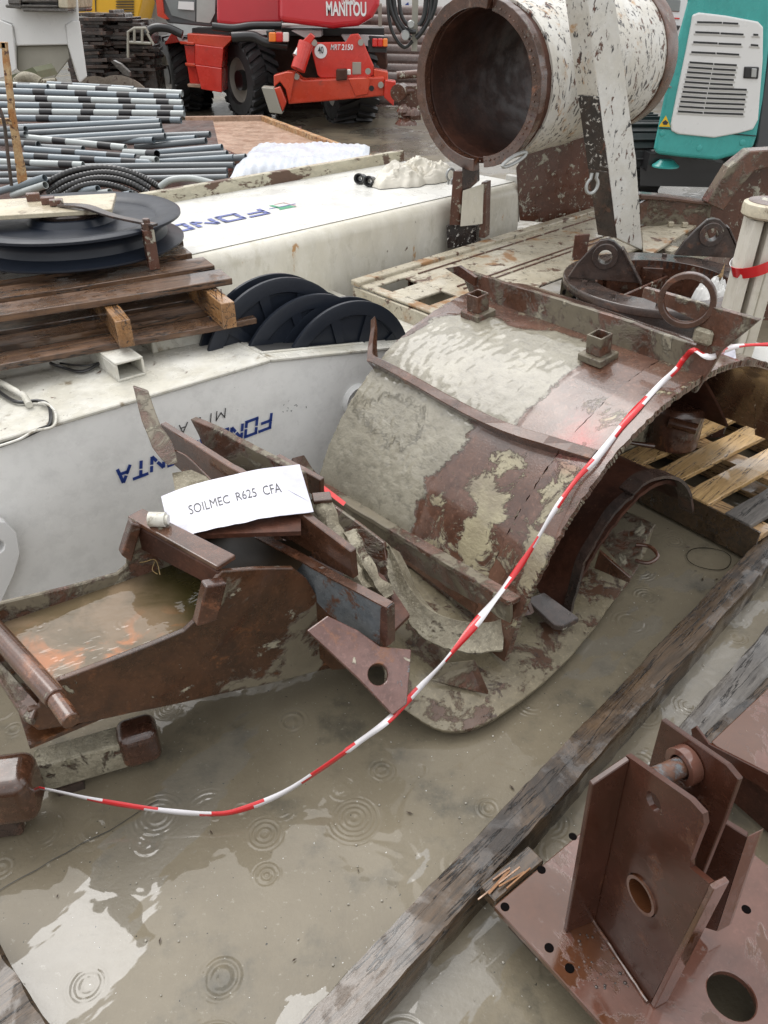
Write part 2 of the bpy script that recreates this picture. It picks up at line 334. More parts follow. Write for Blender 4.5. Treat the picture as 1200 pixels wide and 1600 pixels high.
m_hose = plain('black_corrugated_hose', (.012, .012, .013), .3, coat=.3)
m_glass = plain('cab_glass', (.20, .22, .22), .05, coat=1)
m_frost = plain('pale_cab_window', (.42, .44, .42), .15, coat=.6)
m_teal = paint_('teal_machine_paint', (.04, .31, .29), (.05, .36, .335), 3, [((.03, .22, .20), 6, .60, .78, .5, 0)], (.22, .4), grain=.03, coat=.2)
m_cowl = plain('white_cowl_paint', (.72, .72, .71), .3, var=.04)
m_yel = plain('yellow_machine_paint', (.72, .40, .02), .35, var=.06)
m_pvc = plain('grey_pvc_pipe', (.165, .20, .225), .3, coat=.3)
m_pvcl = plain('pale_grey_pvc_pipe', (.36, .39, .385), .3, coat=.3)
m_pvcd = plain('dark_grey_pvc_pipe', (.13, .145, .155), .3, coat=.3)
m_band = plain('black_band', (.018, .018, .02), .35)
m_paper = paint_('wet_paper', (.50, .50, .58), (.44, .44, .51), 5, [], (.12, .3), grain=.05, bump_d=.002, coat=.5)
m_ink = plain('black_ink', (.03, .03, .035), .4)
m_blue = plain('blue_lettering', (.02, .05, .24), .4)
m_bluel = plain('faded_blue_lettering', (.10, .13, .36), .4)
m_green = plain('green_lettering', (.03, .28, .14), .4)
m_tred = plain('red_tape', (.62, .02, .025), .2, coat=.5)
m_twht = plain('white_tape', (.72, .70, .72), .2, coat=.5)
m_wlet = plain('white_lettering', (.8, .8, .8), .4)
m_galv = plain('galvanised_shackle', (.42, .43, .42), .4, metallic=.6)
m_cloth = paint_('cream_cloth', (.60, .57, .49), (.66, .63, .56), 5, [((.40, .34, .24), 6, .60, .75, .7, 0)], (.5, .7), grain=.2, bump_d=.004)
m_film = paint_('white_plastic_film', (.46, .49, .55), (.54, .57, .62), 6, [], (.3, .45), grain=.1, bump_d=.01)
m_spray = plain('red_spray_mark', (.62, .03, .03), .35)
m_hoppergrey = plain('grey_hopper_steel', (.33, .315, .265), .5)
m_pipebrown = layered('brown_casing_pipe', (.07, .042, .034), (.11, .068, .056), 3, [((.16, .13, .11), 7, .6, .7, .5, 0)], (.2, .4), coat=.2)
m_orange = layered('orange_rust_frame', (.36, .16, .05), (.50, .36, .20), 14, [((.09, .04, .025), 18, .55, .6, .5, -.6)], (.3, .6))
m_tray = layered('rusty_sheet', (.30, .19, .13), (.42, .29, .21), 4, [((.20, .09, .04), 5, .6, .7, .3, 0), ((.55, .45, .36), 14, .6, .66, .3, .2)], (.3, .55), coat=.05)
m_lr = plain('red_lamp_lens', (.6, .015, .01), .15, coat=.7); m_lo = plain('orange_lamp_lens', (.85, .22, .02), .15, coat=.7); m_lw = plain('white_lamp_lens', (.75, .72, .68), .15, coat=.7)
m_sign = plain('yellow_warning_sign', (.80, .50, .02), .35)
m_bagw = plain('white_sack_print', (.66, .66, .64), .35, bump=.004, bscale=30)
m_bagb = plain('black_sack', (.012, .013, .016), .15, coat=.7, bump=.005, bscale=22)
m_van = plain('white_van_paint', (.70, .71, .72), .25, coat=.4, var=.03)
m_cream = layered('cream_plywood', (.55, .50, .38), (.46, .40, .29), 5, [((.16, .11, .07), 8, .58, .68, .5, 0)], (.2, .5))
def water_mat():
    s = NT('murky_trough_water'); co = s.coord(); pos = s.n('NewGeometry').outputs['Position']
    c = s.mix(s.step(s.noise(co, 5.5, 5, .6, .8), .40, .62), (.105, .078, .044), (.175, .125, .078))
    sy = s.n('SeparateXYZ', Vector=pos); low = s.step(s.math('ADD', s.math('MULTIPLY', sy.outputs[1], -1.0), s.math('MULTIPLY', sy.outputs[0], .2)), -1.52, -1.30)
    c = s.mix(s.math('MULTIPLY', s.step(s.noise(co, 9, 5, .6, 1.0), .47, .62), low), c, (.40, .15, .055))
    # darker and greener towards the wall under the cross bar
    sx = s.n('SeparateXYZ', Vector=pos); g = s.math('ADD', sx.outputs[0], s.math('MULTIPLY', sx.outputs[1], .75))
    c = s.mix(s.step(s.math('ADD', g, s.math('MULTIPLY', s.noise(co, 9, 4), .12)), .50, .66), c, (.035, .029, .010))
    h = s.noise(s.coord(R(30), (1, 2, 1)), 22, 2, .45, .4)
    vo = s.n('TexVoronoi', Vector=s.coord(seed=3)); vo.inputs['Scale'].default_value = 9
    ring = s.math('MULTIPLY', s.math('SINE', s.math('MULTIPLY', vo.outputs['Distance'], 60.0)), s.math('SUBTRACT', 1.0, s.step(vo.outputs['Distance'], .1, .4)))
    s.set(s.b.inputs['Base Color'], c); s.b.inputs['Roughness'].default_value = .03; s.b.inputs['IOR'].default_value = 1.55
    s.set(s.b.inputs['Normal'], s.n('Bump', Strength=.22, Distance=.004, Height=s.math('ADD', h, s.math('MULTIPLY', ring, .10))).outputs[0])
    return s.mat
m_water = water_mat()
SKY_PATCH = [(215, 1350, 330, 60, 52), (110, 1510, 120, 90, 40), (960, 1005, 75, 20, 20), (925, 1045, 60, 12, 20), (1005, 975, 40, 22, 50), (1120, 1070, 130, 55, 40), (700, 1560, 130, 55, 45), (780, 1470, 60, 26, 40), (1165, 960, 50, 22, 40), (1020, 1200, 120, 22, 42), (350, 1195, 40, 12, 50), (1060, 910, 60, 22, 0), (480, 1590, 60, 30, 30), (650, 1360, 26, 15, 30)]  # patches of painted sky reflection on the wet ground
def ground_mat():
    s = NT('wet_concrete_ground'); co = s.coord(world=True)
    n = s.noise(co, 1.4, 8, .62, .3); col = s.mix(s.step(n, .3, .7), (.130, .109, .075), (.192, .165, .116))
    col = s.mix(s.step(s.noise(co, 5, 6, .65), .5, .72), col, (.08, .073, .056))
    col = s.mix(s.math('MULTIPLY', s.step(s.noise(co, 60, 4, .7), .6, .72), .5), col, (.28, .26, .21))
    col = s.mix(s.step(s.noise(co, 130, 2, .5), .74, .76), col, (.5, .5, .48))
    col = s.mix(s.step(s.noise(s.coord(world=True, seed=3), 95, 2, .5), .75, .77), col, (.02, .02, .018))
    # standing water, its sky reflection put in as paler, shinier patches
    warp = s.n('TexNoise', Vector=s.coord(R(45), (1, 3, 1), world=True)); warp.inputs['Scale'].default_value = 9; warp.inputs['Detail'].default_value = 3
    wv = s.n('VectorMath', _operation='MULTIPLY', i0=s.n('VectorMath', _operation='SUBTRACT', i0=warp.outputs['Color'], i1=(.5, .5, .5)).outputs[0], i1=(.16, .16, 0)).outputs[0]
    posw = s.n('VectorMath', _operation='ADD', i0=s.n('NewGeometry').outputs['Position'], i1=wv).outputs[0]
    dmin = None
    for (u, v, ru, rv, ang) in SKY_PATCH:
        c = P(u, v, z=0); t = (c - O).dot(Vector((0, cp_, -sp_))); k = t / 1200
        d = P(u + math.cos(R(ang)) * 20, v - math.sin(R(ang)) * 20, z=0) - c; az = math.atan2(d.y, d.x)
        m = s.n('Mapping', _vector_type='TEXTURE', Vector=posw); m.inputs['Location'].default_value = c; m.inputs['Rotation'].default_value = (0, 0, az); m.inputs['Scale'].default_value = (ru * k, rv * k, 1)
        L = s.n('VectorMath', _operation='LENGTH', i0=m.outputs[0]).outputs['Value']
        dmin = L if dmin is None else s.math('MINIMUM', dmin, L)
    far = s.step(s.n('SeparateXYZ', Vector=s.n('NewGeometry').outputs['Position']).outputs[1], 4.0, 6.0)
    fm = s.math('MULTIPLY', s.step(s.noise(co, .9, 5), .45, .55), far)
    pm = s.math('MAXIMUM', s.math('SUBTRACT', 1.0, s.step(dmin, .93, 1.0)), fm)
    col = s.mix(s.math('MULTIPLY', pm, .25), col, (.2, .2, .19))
    # rain rings
    rip = None
    for sc_, sd_, w_ in ((2.2, 0.0, 1.2), (3.3, 5.3, 1.0), (5.5, 8.0, .7), (8.5, 11.0, .5)):
        vo = s.n('TexVoronoi', Vector=s.coord(world=True, seed=sd_)); vo.inputs['Scale'].default_value = sc_; vo.inputs['Randomness'].default_value = 1
        d = s.math('DIVIDE', vo.outputs['Distance'], sc_); r0 = s.n('SeparateColor', Color=vo.outputs['Color'])
        rad = s.math('MULTIPLY_ADD', r0.outputs[0], .07, .015); on = s.math('GREATER_THAN', r0.outputs[1], .42)
        env = s.math('SUBTRACT', 1.0, s.step(s.math('DIVIDE', d, rad), .55, 1.0))
        wv_ = s.math('SINE', s.math('MULTIPLY', d, 2 * math.pi / .012)); q = s.math('MULTIPLY', s.math('MULTIPLY', s.math('MULTIPLY', wv_, env), on), w_)
        rip = q if rip is None else s.math('ADD', rip, q)
    rip = s.math('MULTIPLY', rip, s.step(s.noise(s.coord(world=True, seed=9), 11, 3, .6), .36, .60))
    wave = s.noise(s.coord(world=True, seed=2), 7, 2, .5, .5)
    hh = s.math('ADD', s.math('MULTIPLY', rip, .6), s.math('MULTIPLY', wave, 1.0))
    bmp = s.n('Bump', Strength=.7, Distance=.006, Height=hh)
    base_b = s.n('Bump', Strength=.9, Distance=.004, Height=s.math('ADD', s.math('MULTIPLY', s.noise(co, 90, 4), .35), s.math('MULTIPLY', rip, .35)))
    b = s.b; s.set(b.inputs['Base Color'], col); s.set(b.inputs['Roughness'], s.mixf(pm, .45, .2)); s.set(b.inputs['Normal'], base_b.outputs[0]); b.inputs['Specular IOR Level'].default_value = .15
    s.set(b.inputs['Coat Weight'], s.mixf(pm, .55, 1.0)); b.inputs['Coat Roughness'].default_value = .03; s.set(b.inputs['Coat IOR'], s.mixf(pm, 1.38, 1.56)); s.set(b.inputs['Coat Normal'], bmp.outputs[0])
    return s.mat
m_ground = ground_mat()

# ------------------------------------------------------------ ground
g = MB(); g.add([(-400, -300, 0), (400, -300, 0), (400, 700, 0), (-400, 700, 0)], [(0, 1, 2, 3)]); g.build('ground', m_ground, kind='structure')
j = MB(); a, b = P(-60, 1425, z=.003), P(250, 1250, z=.003); pth = [a.lerp(b, i / 14) + Vector((random.uniform(-.004, .004), random.uniform(-.004, .004), 0)) for i in range(15)]
j.add([p + Vector((0, w_, 0)) for p in pth for w_ in (-.0012, .0012)], [(2 * i, 2 * i + 2, 2 * i + 3, 2 * i + 1) for i in range(14)]); j.build('expansion_joint', plain('dark_joint', (.03, .03, .028), .5), kind='structure')
random.seed(11)
# grit, leaves
st = MB()
for i in range(150):
    p = P(random.uniform(0, 1200), random.uniform(1100, 1600), z=.002) if i % 2 else P(random.uniform(600, 1200), random.uniform(850, 1300), z=.002); r_ = random.uniform(.001, .003)
    st.lathe(p, Z, [(0, r_), (r_ * .8, r_ * .5), (r_, 0)], 5)
st.build('grit', plain('pale_grit', (.45, .42, .36), .6, var=.4), kind='stuff')

wc_ = P(1108, 872, z=.006); m = MB(); m.tube([wc_ + Vector((.075 * math.cos(t_) + .004 * math.sin(3 * t_), .062 * math.sin(t_) + .003 * math.cos(2 * t_), 0)) for t_ in np.linspace(0, 2 * math.pi, 40, endpoint=False)], .0011, 5, closed=True)
tag(m.build('wire_loop', m_hole), 'thin black wire loop lying in the water beside the new pallet', 'wire')
lf = MB()
for (u, v) in ((1075, 855), (1098, 905), (690, 1420), (250, 1470), (560, 1360), (800, 1230), (1120, 905), (330, 1300), (460, 1500), (90, 1400), (640, 1270)):
    p = P(u, v, z=.004); a_ = random.uniform(0, 3.1); d_ = Vector((math.cos(a_), math.sin(a_), 0)); q_ = Z.cross(d_); L_ = random.uniform(.005, .011)
    lf.add([p - d_ * L_, p + q_ * L_ * .3 + Z * .002, p + d_ * L_, p - q_ * L_ * .3], [(0, 1, 2, 3)])
lf.build('litter', plain('dark_leaf_bits', (.05, .03, .015), .4), kind='stuff')

# ------------------------------------------------------------ text helpers
def text_mb(body, font_size=1.0, bold=0.0, depth=.0):
    cu = bpy.data.curves.new('t', 'FONT'); cu.body = body; cu.size = font_size; cu.offset = bold; cu.resolution_u = 3; cu.extrude = 0
    o = bpy.data.objects.new('t', cu); sc.collection.objects.link(o); dg = bpy.context.evaluated_depsgraph_get(); me = bpy.data.meshes.new_from_object(o.evaluated_get(dg))
    vs = [v.co.copy() for v in me.vertices]; fs = [tuple(p.vertices) for p in me.polygons]; bpy.data.objects.remove(o); bpy.data.meshes.remove(me); return vs, fs
def put_text(body, p0, p1, up, h, bold=.0, lift=.0015, mb=None, shear=0, mi=0):
    """lay text so it runs from p0 to p1 with letter height h along up"""
    vs, fs = text_mb(body, 1.0, bold); x0 = min(v.x for v in vs); x1 = max(v.x for v in vs); y1 = max(v.y for v in vs); y0 = min(v.y for v in vs)
    d = p1 - p0; up = up.normalized(); nrm = d.cross(up).normalized(); mb = mb or MB()
    return mb.add([p0 + d * ((v.x - x0) / (x1 - x0)) + up * (v.y - y0) / (y1 - y0) * h + d.normalized() * shear * (v.y - y0) / (y1 - y0) * h + nrm * lift for v in vs], fs, mi)
STROKE = {'F': [((0, 0), (0, 1)), ((0, 1), (.8, 1)), ((0, .5), (.65, .5))], 'O': [((0, 0), (0, 1)), ((0, 1), (.8, 1)), ((.8, 1), (.8, 0)), ((.8, 0), (0, 0))],
 'N': [((0, 0), (0, 1)), ((0, 1), (.8, 0)), ((.8, 0), (.8, 1))], 'D': [((0, 0), (0, 1)), ((0, 1), (.65, 1)), ((.65, 1), (.8, .85)), ((.8, .85), (.8, .15)), ((.8, .15), (.65, 0)), ((.65, 0), (0, 0))],
 'A': [((0, 0), (.4, 1)), ((.4, 1), (.8, 0)), ((.17, .38), (.63, .38))], 'M': [((0, 0), (0, 1)), ((0, 1), (.45, .3)), ((.45, .3), (.9, 1)), ((.9, 1), (.9, 0))],
 'E': [((0, 0), (0, 1)), ((0, 1), (.75, 1)), ((0, .5), (.65, .5)), ((0, 0), (.75, 0))], 'T': [((.4, 0), (.4, 1)), ((0, 1), (.8, 1))], 'I': [((.2, 0), (.2, 1))], 'L': [((0, 0), (0, 1)), ((0, 0), (.7, 0))]}
def stroke_text(word, p0, p1, up, h, wd, stencil=True, shear=.22, lift=.0015, adv=1.12):
    d = (p1 - p0); up = up.normalized(); n = len(word); e = d / (n * adv - (adv - .8)); eh = e.normalized(); nrm = e.cross(up).normalized(); mb = MB()
    def W(x, y, k): return p0 + e * (x + k * adv) + up * y * h + eh * shear * y * h + nrm * lift
    for k, ch in enumerate(word):
        for (a, b) in STROKE[ch]:
            parts = [(a, b)]
            if stencil and abs(a[1] - b[1]) > .6:
                f = lambda t: (a[0] + (b[0] - a[0]) * t, a[1] + (b[1] - a[1]) * t)
                parts = [(a, f(.52)), (f(.60), b)]
            for (s_, t_) in parts:
                q0, q1 = W(*s_, k), W(*t_, k); dd = (q1 - q0).normalized(); sd_ = nrm.cross(dd) * wd / 2; ex = dd * wd / 2 * (0 if stencil and len(parts) > 1 else 1)
                mb.add([q0 - sd_ - ex, q1 - sd_ + ex, q1 + sd_ + ex, q0 + sd_ - ex], [(0, 1, 2, 3)])
    return mb

# ------------------------------------------------------------ white rig body on the left (big box with upside-down lettering)
HZ = .60
h0, h1 = P(0, 690, z=HZ), P(420, 565, z=HZ)
hp = VP(h0, h1); hd = (h1 - h0).normalized(); hn = Vector((-hd.y, hd.x, 0))      # hn points away from the camera
body = root('rig_housing', 'large white rig housing with upside down blue lettering on its side, dark sheaves on top', 'machine body', (h0.x, h0.y, 0))
h2 = hp.hit(600, 546); h3 = h2 + (h2 - h1).normalized() * .35
hm = h0 - hd * .7
deep = hn * 1.0
prof = [hm, h1, h3]; bot = [Vector((p.x, p.y, 0)) for p in prof]
m = MB(); m.ext([hm, h1, h3, bot[2], bot[0]], deep); m.build('side_panel', m_white, body, bevel=.006)
m = MB()                                                                         # top deck plate with a lip that overhangs the side
lip = -hn * .012
for (a, b, tk) in ((hm, h1, .012), (h1 + hd * .002, h3, .012)):
    m.add([a + lip, b + lip, b + deep + hn * .01, a + deep + hn * .01, a + lip + Z * tk, b + lip + Z * tk, b + deep + hn * .01 + Z * tk, a + deep + hn * .01 + Z * tk],
          [(3, 2, 1, 0), (4, 5, 6, 7), (0, 1, 5, 4), (1, 2, 6, 5), (2, 3, 7, 6), (3, 0, 4, 7)])
m.build('deck_plate', m_whited, body, bevel=.003)
def htop(u, v): return P(u, v, z=HZ + .012)
# rectangular hollow-section bracket on the deck
m = MB(); c0 = htop(205, 590); ex = hd; ey = hn
for dz_, hh_ in ((.004, .004), (.058, .004)): m.box(c0 + ey * .10 + Z * dz_, ex * .045, ey * .11, Z * hh_)
for sx in (-1, 1): m.box(c0 + ey * .10 + ex * .042 * sx + Z * .031, ex * .004, ey * .11, Z * .0228)
m.build('bracket', m_whited, body, bevel=.002)
m = MB(); c1 = htop(270, 545) + ey * .05; m.box(c1 + Z * .02, ex * .07, ey * .05, Z * .02); m.box(c1 + Z * .05, ex * .05, ey * .012, Z * .012); m.build('deck_block', m_whited, body, bevel=.003)
m = MB(); m.tube([htop(-10, 600) + Z * .02, htop(40, 628) + Z * .02, htop(48, 640) + Z * .015], .010, 10); m.build('deck_conduit', m_whited, body, smooth=True)
m = MB()
m.tube(spline([htop(-10, 610) + Z * .012, htop(25, 632) + Z * .01, htop(60, 632) + Z * .012, htop(78, 640) + Z * .012, hp.hit(78, 662, .02), hp.hit(60, 672, .012), hp.hit(30, 686, .006) + Z * 0, hp.hit(-10, 700, .006)], 8), .0055, 8)
m.build('cable', m_black, body, smooth=True)
m = MB(); m.tube(spline([htop(-10, 702) + Z * .004, htop(30, 690) + Z * .006, htop(55, 680) + Z * .012, htop(85, 672) + Z * .012, htop(88, 650) + Z * .012, htop(75, 640) + Z * .02, htop(62, 636) + Z * .012], 8), .004, 8); m.build('sleeved_cable', m_whited, body, smooth=True)
m = MB(); m.tube(spline([htop(80, 572) + Z * .01, htop(95, 578) + Z * .012, htop(130, 585) + Z * .01, htop(165, 572) + Z * .02], 8), .005, 8); m.tube(spline([htop(95, 572) + Z * .01, htop(140, 580) + Z * .02, htop(180, 562) + Z * .012], 8), .003, 8); m.build('cable', m_black, body, smooth=True)
# slot frames round the sheaves
m = MB(); c2 = (h1 + h2) / 2 + hn * .10 + Z * .004
sl = (h3 - h1).normalized()
m.box(h1 + sl * .22 + hn * .05 + Z * .010, sl * .22, hn * .006, Z * .008); m.box(h1 + sl * .22 + hn * .31 + Z * .016, sl * .22, hn * .006, Z * .008)
m.build('slot_frame', m_whited, body, bevel=.002)
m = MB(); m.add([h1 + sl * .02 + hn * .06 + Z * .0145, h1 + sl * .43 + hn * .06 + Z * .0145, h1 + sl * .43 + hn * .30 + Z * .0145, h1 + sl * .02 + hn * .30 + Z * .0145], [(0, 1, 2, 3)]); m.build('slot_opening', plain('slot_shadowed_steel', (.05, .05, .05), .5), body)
# round boss low at the right end, lug at the left edge
m = MB(); bc = hp.hit(560, 628, .012); m.lathe(bc + hn * .02, -hn, [(0, 0), (.0, .02), (.045, .02), (.06, .03), (.066, .02), (.068, 0)], 32); m.build('round_boss', m_cowl, body, smooth=True)
m = MB(); lc = hp.hit(-8, 850, .06); pl = [hp.hit(u, v, .05) for u, v in [(-60, 790), (-30, 812), (8, 815), (27, 835), (32, 865), (22, 900), (4, 938), (-10, 970), (-60, 960)]]
hc = circ(hp.hit(-6, 855, .05), hd, Z, .022, 20); m.ring_ext(pl[::-1], hc, -hn * -.03); m.build('lug', m_cowl, body, bevel=.003)
# lettering
up_ = -Z
t0, t1 = hp.hit(424, 645, .002), hp.hit(183, 733, .002)
stroke_text('FONDAMENTA', t0, t1, up_, .052, .0105, adv=1.1).build('lettering', m_blue, body)
t0, t1 = hp.hit(352, 638, .002), hp.hit(238, 680, .002)
stroke_text('MILANO', t0, t1, up_, .030, .0035, stencil=False, adv=1.3).build('lettering', m_ink, body)
random.seed(3)
m = MB()
for (u, v, n_, s_) in ((372, 603, 6, .004), (372, 640, 5, .005), (452, 637, 16, .012), (466, 635, 8, .008), (105, 650, 4, .004), (320, 742, 5, .004)):
    for i in range(n_):
        c = hp.hit(u + random.gauss(0, s_ * 900), v + random.gauss(0, s_ * 500), .0015); q = [c + hd * random.uniform(-1, 1) * s_ * .35 + Z * random.uniform(-1, 1) * s_ * .45 for _ in range(3)]; m.add(q, [(0, 1, 2)])
m.build('paint_chip', m_ink, body, kind='stuff')
# sheaves standing in the slot
def sheave_flange(name, c, nrm, Rr, parent, spokes=True):
    m = MB(); m.lathe(c, nrm, [(Rr * .25, .004), (Rr * .34, .004), (Rr * .36, -.006), (Rr * .82, -.006), (Rr * .84, .005), (Rr * .97, .005), (Rr, .002), (Rr, -.010), (Rr * .9, -.013), (Rr * .25, -.013)], 72, closed=True)
    e = Z; g_ = nrm.cross(e).normalized()
    for k in range(10):
        th = 2 * math.pi * k / 10 + .2; d = e * math.cos(th) + g_ * math.sin(th); q = nrm.cross(d)
        m.ext([c + d * Rr * .34 - q * .012, c + d * Rr * .84 - q * .02, c + d * Rr * .84 + q * .02, c + d * Rr * .34 + q * .012], nrm * .003)
    return m.build(name, m_sheave, parent, smooth=True)
sn = Vector((.62, -.78, 0)).normalized()
sh_list = [((538, 470), .31, .0, 'front'), ((482, 458), .31, .0, 'middle'), ((420, 434), .31, 0, 'rear')]
front_top = P(541, 473, z=.70)
lbl = ['dark blue sheave in the rig body slot nearest the muddy half shell', 'dark blue sheave in the middle of the slot row, between two others', 'dark blue sheave furthest back in the slot row, behind the wet pallet corner']
for i, (u_, v_, z_) in enumerate(((541, 473, .70), (480, 462, .735), (430, 436, .80))):
    top = P(u_, v_, z=z_); Rr = .30; c = top - Z * Rr
    rt = root('sheave', lbl[i], 'pulley', (c.x, c.y, c.z - Rr), 'sheaves standing in the rig body slot')
    sheave_flange('flange', c, sn, Rr, rt); sheave_flange('flange', c - sn * .065, -sn, Rr, rt)
    m = MB(); m.lathe(c - sn * .06, sn, [(Rr * .80, 0), (Rr * .74, .02), (Rr * .74, .035), (Rr * .80, .055)], 48); m.build('groove', m_sheave, rt, smooth=True)

# ------------------------------------------------------------ long white mast lying behind, with logo on top
JZ = .75
j0, j1 = P(255, 415, z=JZ), P(815, 286, z=JZ); jd = (j1 - j0).normalized(); jn = Vector((-jd.y, jd.x, 0))
jl = j0 - jd * .9; wj = .93
mast = root('rig_mast', 'long white mast section with faded blue and green logo on its wet top face', 'mast', (j0.x, j0.y, 0))
def bezier_box(m, a, b, nrm, z0, z1, width, rnd=.06, n=6, mi=0):
    pr = [(0, z0)] + [(rnd * (1 - math.cos(R(90) * i / n)), z1 - rnd * (1 - math.sin(R(90) * i / n))) for i in range(n + 1)] + [(width, z1), (width, z0)]
    pts = [Vector((a.x, a.y, 0)) + nrm * x + Z * z for x, z in pr]; m.ext(pts, b - a, mi)
m = MB(); bezier_box(m, jl, j1, jn, .18, JZ, wj); m.build('mast_box', m_mast, mast, smooth=True)
m = MB(); pth = [jl + jn * .05 + Z * .0015, j1 + jn * .05 + Z * .0015, j1 + jn * (wj - .002) + Z * .0015, jl + jn * (wj - .002) + Z * .0015]; m.ext(pth, Z * .001); m.build('top_skin', m_masttop, mast)
m = MB(); m.box((jl + j1) / 2 + jn * (wj - .015) + Z * .03, (j1 - jl) / 2, jn * .02, Z * .032); m.build('rear_rail', layered('flaking_rail', (.50, .47, .36), (.42, .38, .28), 6, [((.10, .05, .03), 5, .50, .54, .5, -.8)], (.25, .5), stretch=(.5, .5, 1)), mast, bevel=.003)
m = MB(); q = j1 + jd * .012; m.box(q + jn * .06 + Z * (-.09), jd * .015, jn * .05, Z * .12); m.lathe(q + jn * .05 - Z * .03 - jd * .03, -jd, [(.008, 0), (.018, 0), (.018, .008), (.008, .008)], 16, closed=True); m.build('end_flange', m_masttop, mast, bevel=.004)
for zf in (.18,):
    for s_ in (.05, .5, .95):
        pass
m = MB()
for s_ in (.12, .55, .92): m.box(jl.lerp(j1, s_) * 1 + jn * wj / 2 - Z * (JZ - .09), jd * .10, jn * wj / 2.05, Z * .09)
m.build('bearer', m_sleeper, mast, bevel=.004)
jt = lambda u, v: P(u, v, z=JZ + .004)
upj = (jt(400, 345) - jt(400, 320)); upj = -jn
stroke_text('FONDAMENTA', jt(403, 327), jt(403, 327) - jd * 1.32, upj, .10, .022, adv=1.16, shear=.15, lift=.002).build('lettering', m_bluel, mast)
m = MB(); c = jt(438, 322)
def lg(x0, y0, x1, y1, mi): m.add([c + jd * x0 - jn * y0, c + jd * x1 - jn * y0, c + jd * x1 - jn * y1, c + jd * x0 - jn * y1], [(0, 1, 2, 3)], mi)
lg(-.035, -.045, -.012, .05, 1); lg(-.012, .02, .045, .05, 1); lg(-.075, .004, .085, .014, 0); lg(-.05, .05, .05, .062, 1); lg(.055, -.05, .06, .004, 2); lg(.055, .014, .06, .05, 2); lg(.0, -.05, .06, -.045, 2)
m.build('logo', [m_bluel, m_green, plain('logo_red', (.4, .12, .14), .4)], mast)
# cloth and two hose fittings on the mast
def crumple(name, cen, rx, ry, h, mat, seed, sub=34, rot=0, flat=.45, sc1=7.0):
    """a heap of soft folded sheet: domed height field with creased folds and an uneven outline"""
    m = MB(); vs = []; fs = []; n = sub * 2; rm = Matrix.Rotation(rot, 3, 'Z')
    for i in range(sub + 1):
        q = i / sub
        for k in range(n):
            th = k / n * 2 * math.pi; d = Vector((math.cos(th), math.sin(th), 0)); out = 1 + .38 * noise.noise(d * 1.3 + Vector((seed, 0, 0))) + .16 * noise.noise(d * 3.7 + Vector((seed, 4, 0)))
            p = d * q * out; pn = Vector((p.x * rx / ry, p.y, 0)) * 2.0 + Vector((seed, seed * .3, 0)); wv = Vector((noise.noise(pn * 1.2), noise.noise(pn * 1.2 + Vector((7, 0, 0))), 0)) * .8
            fold = (1 - abs(noise.noise(pn * 1.5 + wv)) * 2.6) * .42 + (1 - abs(noise.noise(pn * 3.1 + wv * 1.5)) * 2.2) * .22
            z = h * max(0, 1 - q ** 2.6) ** .6 * (flat + .45 * (1 - q ** 3) * fold + .35 * noise.noise(pn * .8)) 
            vs.append(Vector(cen) + rm @ Vector((p.x * rx, p.y * ry, max(.002, z))))
    for i in range(sub):
        for k in range(n): fs.append((i * n + k, i * n + (k + 1) % n, (i + 1) * n + (k + 1) % n, (i + 1) * n + k))
    return m.add(vs, fs)
tag(crumple('rag', P(645, 282, z=JZ + .004), .25, .16, .13, m_cloth, 2.0, 60, aA, .55).build('cloth', m_cloth, smooth=True), 'crumpled cream cloth lying on the white mast beside two black fittings', 'cloth')
for (u, v, lb) in ((562, 279, 'black hose fitting on the mast, the one further from the cloth'), (577, 283, 'black hose fitting on the mast, the one touching the cloth')):
    c = P(u, v, z=JZ + .03); m = MB(); ax = Vector((-.35, -.9, .15)); m.lathe(c, ax, [(.012, -.05), (.022, -.05), (.022, 0), (.027, 0), (.027, .02), (.020, .02), (.018, -.01), (.012, -.01)], 20, closed=True); tag(m.build('hose_fitting', m_black, smooth=True), lb, 'fitting', 'black fittings on the mast')

# ------------------------------------------------------------ old wet pallet with the flat sheave on it, on the rig body
e1 = Vector((-math.cos(PA), -math.sin(PA), 0)); e2 = Vector((-math.sin(PA), math.cos(PA), 0))
pO = Vector((-.50, 2.47, .66))
pal = root('pallet', 'dark wet wooden pallet with split bearers on the white rig body, carrying the big wheel', 'pallet', pO)
def board(c, d, w_, L, th, mat, name, parent, bow=0):
    d = d.normalized(); s_ = Z.cross(d); n = 9; rows = []
    m = MB(); vs = []
    for i in range(n):
        t = i / (n - 1) - .5; jl_ = random.uniform(-.0025, .0025); jr_ = random.uniform(-.0025, .0025); cz = bow * (t * t * 4)
        p = c + d * (t * L) + Z * cz
        vs += [p - s_ * (w_ / 2 + jl_) - Z * th / 2, p + s_ * (w_ / 2 + jr_) - Z * th / 2, p + s_ * (w_ / 2 + jr_) + Z * th / 2, p - s_ * (w_ / 2 + jl_) + Z * th / 2]
    f = [(0, 1, 2, 3), (4 * n - 1, 4 * n - 2, 4 * n - 3, 4 * n - 4)]
    for i in range(n - 1):
        for k in range(4): f.append((4 * i + k, 4 * i + 4 + k, 4 * i + 4 + (k + 1) % 4, 4 * i + (k + 1) % 4))
    m.add(vs, f); return m.build(name, mat, parent, bevel=.002)
for i, x in enumerate((.03, .36, .80, 1.15)):
    c = pO + e1 * x + e2 * .40 + Z * .078
    board(c, e2, .045, .90, .085, m_paldB, 'bearer', pal)
for y in (.05, .20, .34, .50, .66, .80): board(pO + e1 * (.52 + random.uniform(-.02, .02)) + e2 * y + Z * .024, e1, .095, 1.20, .020, m_pald, 'board', pal)
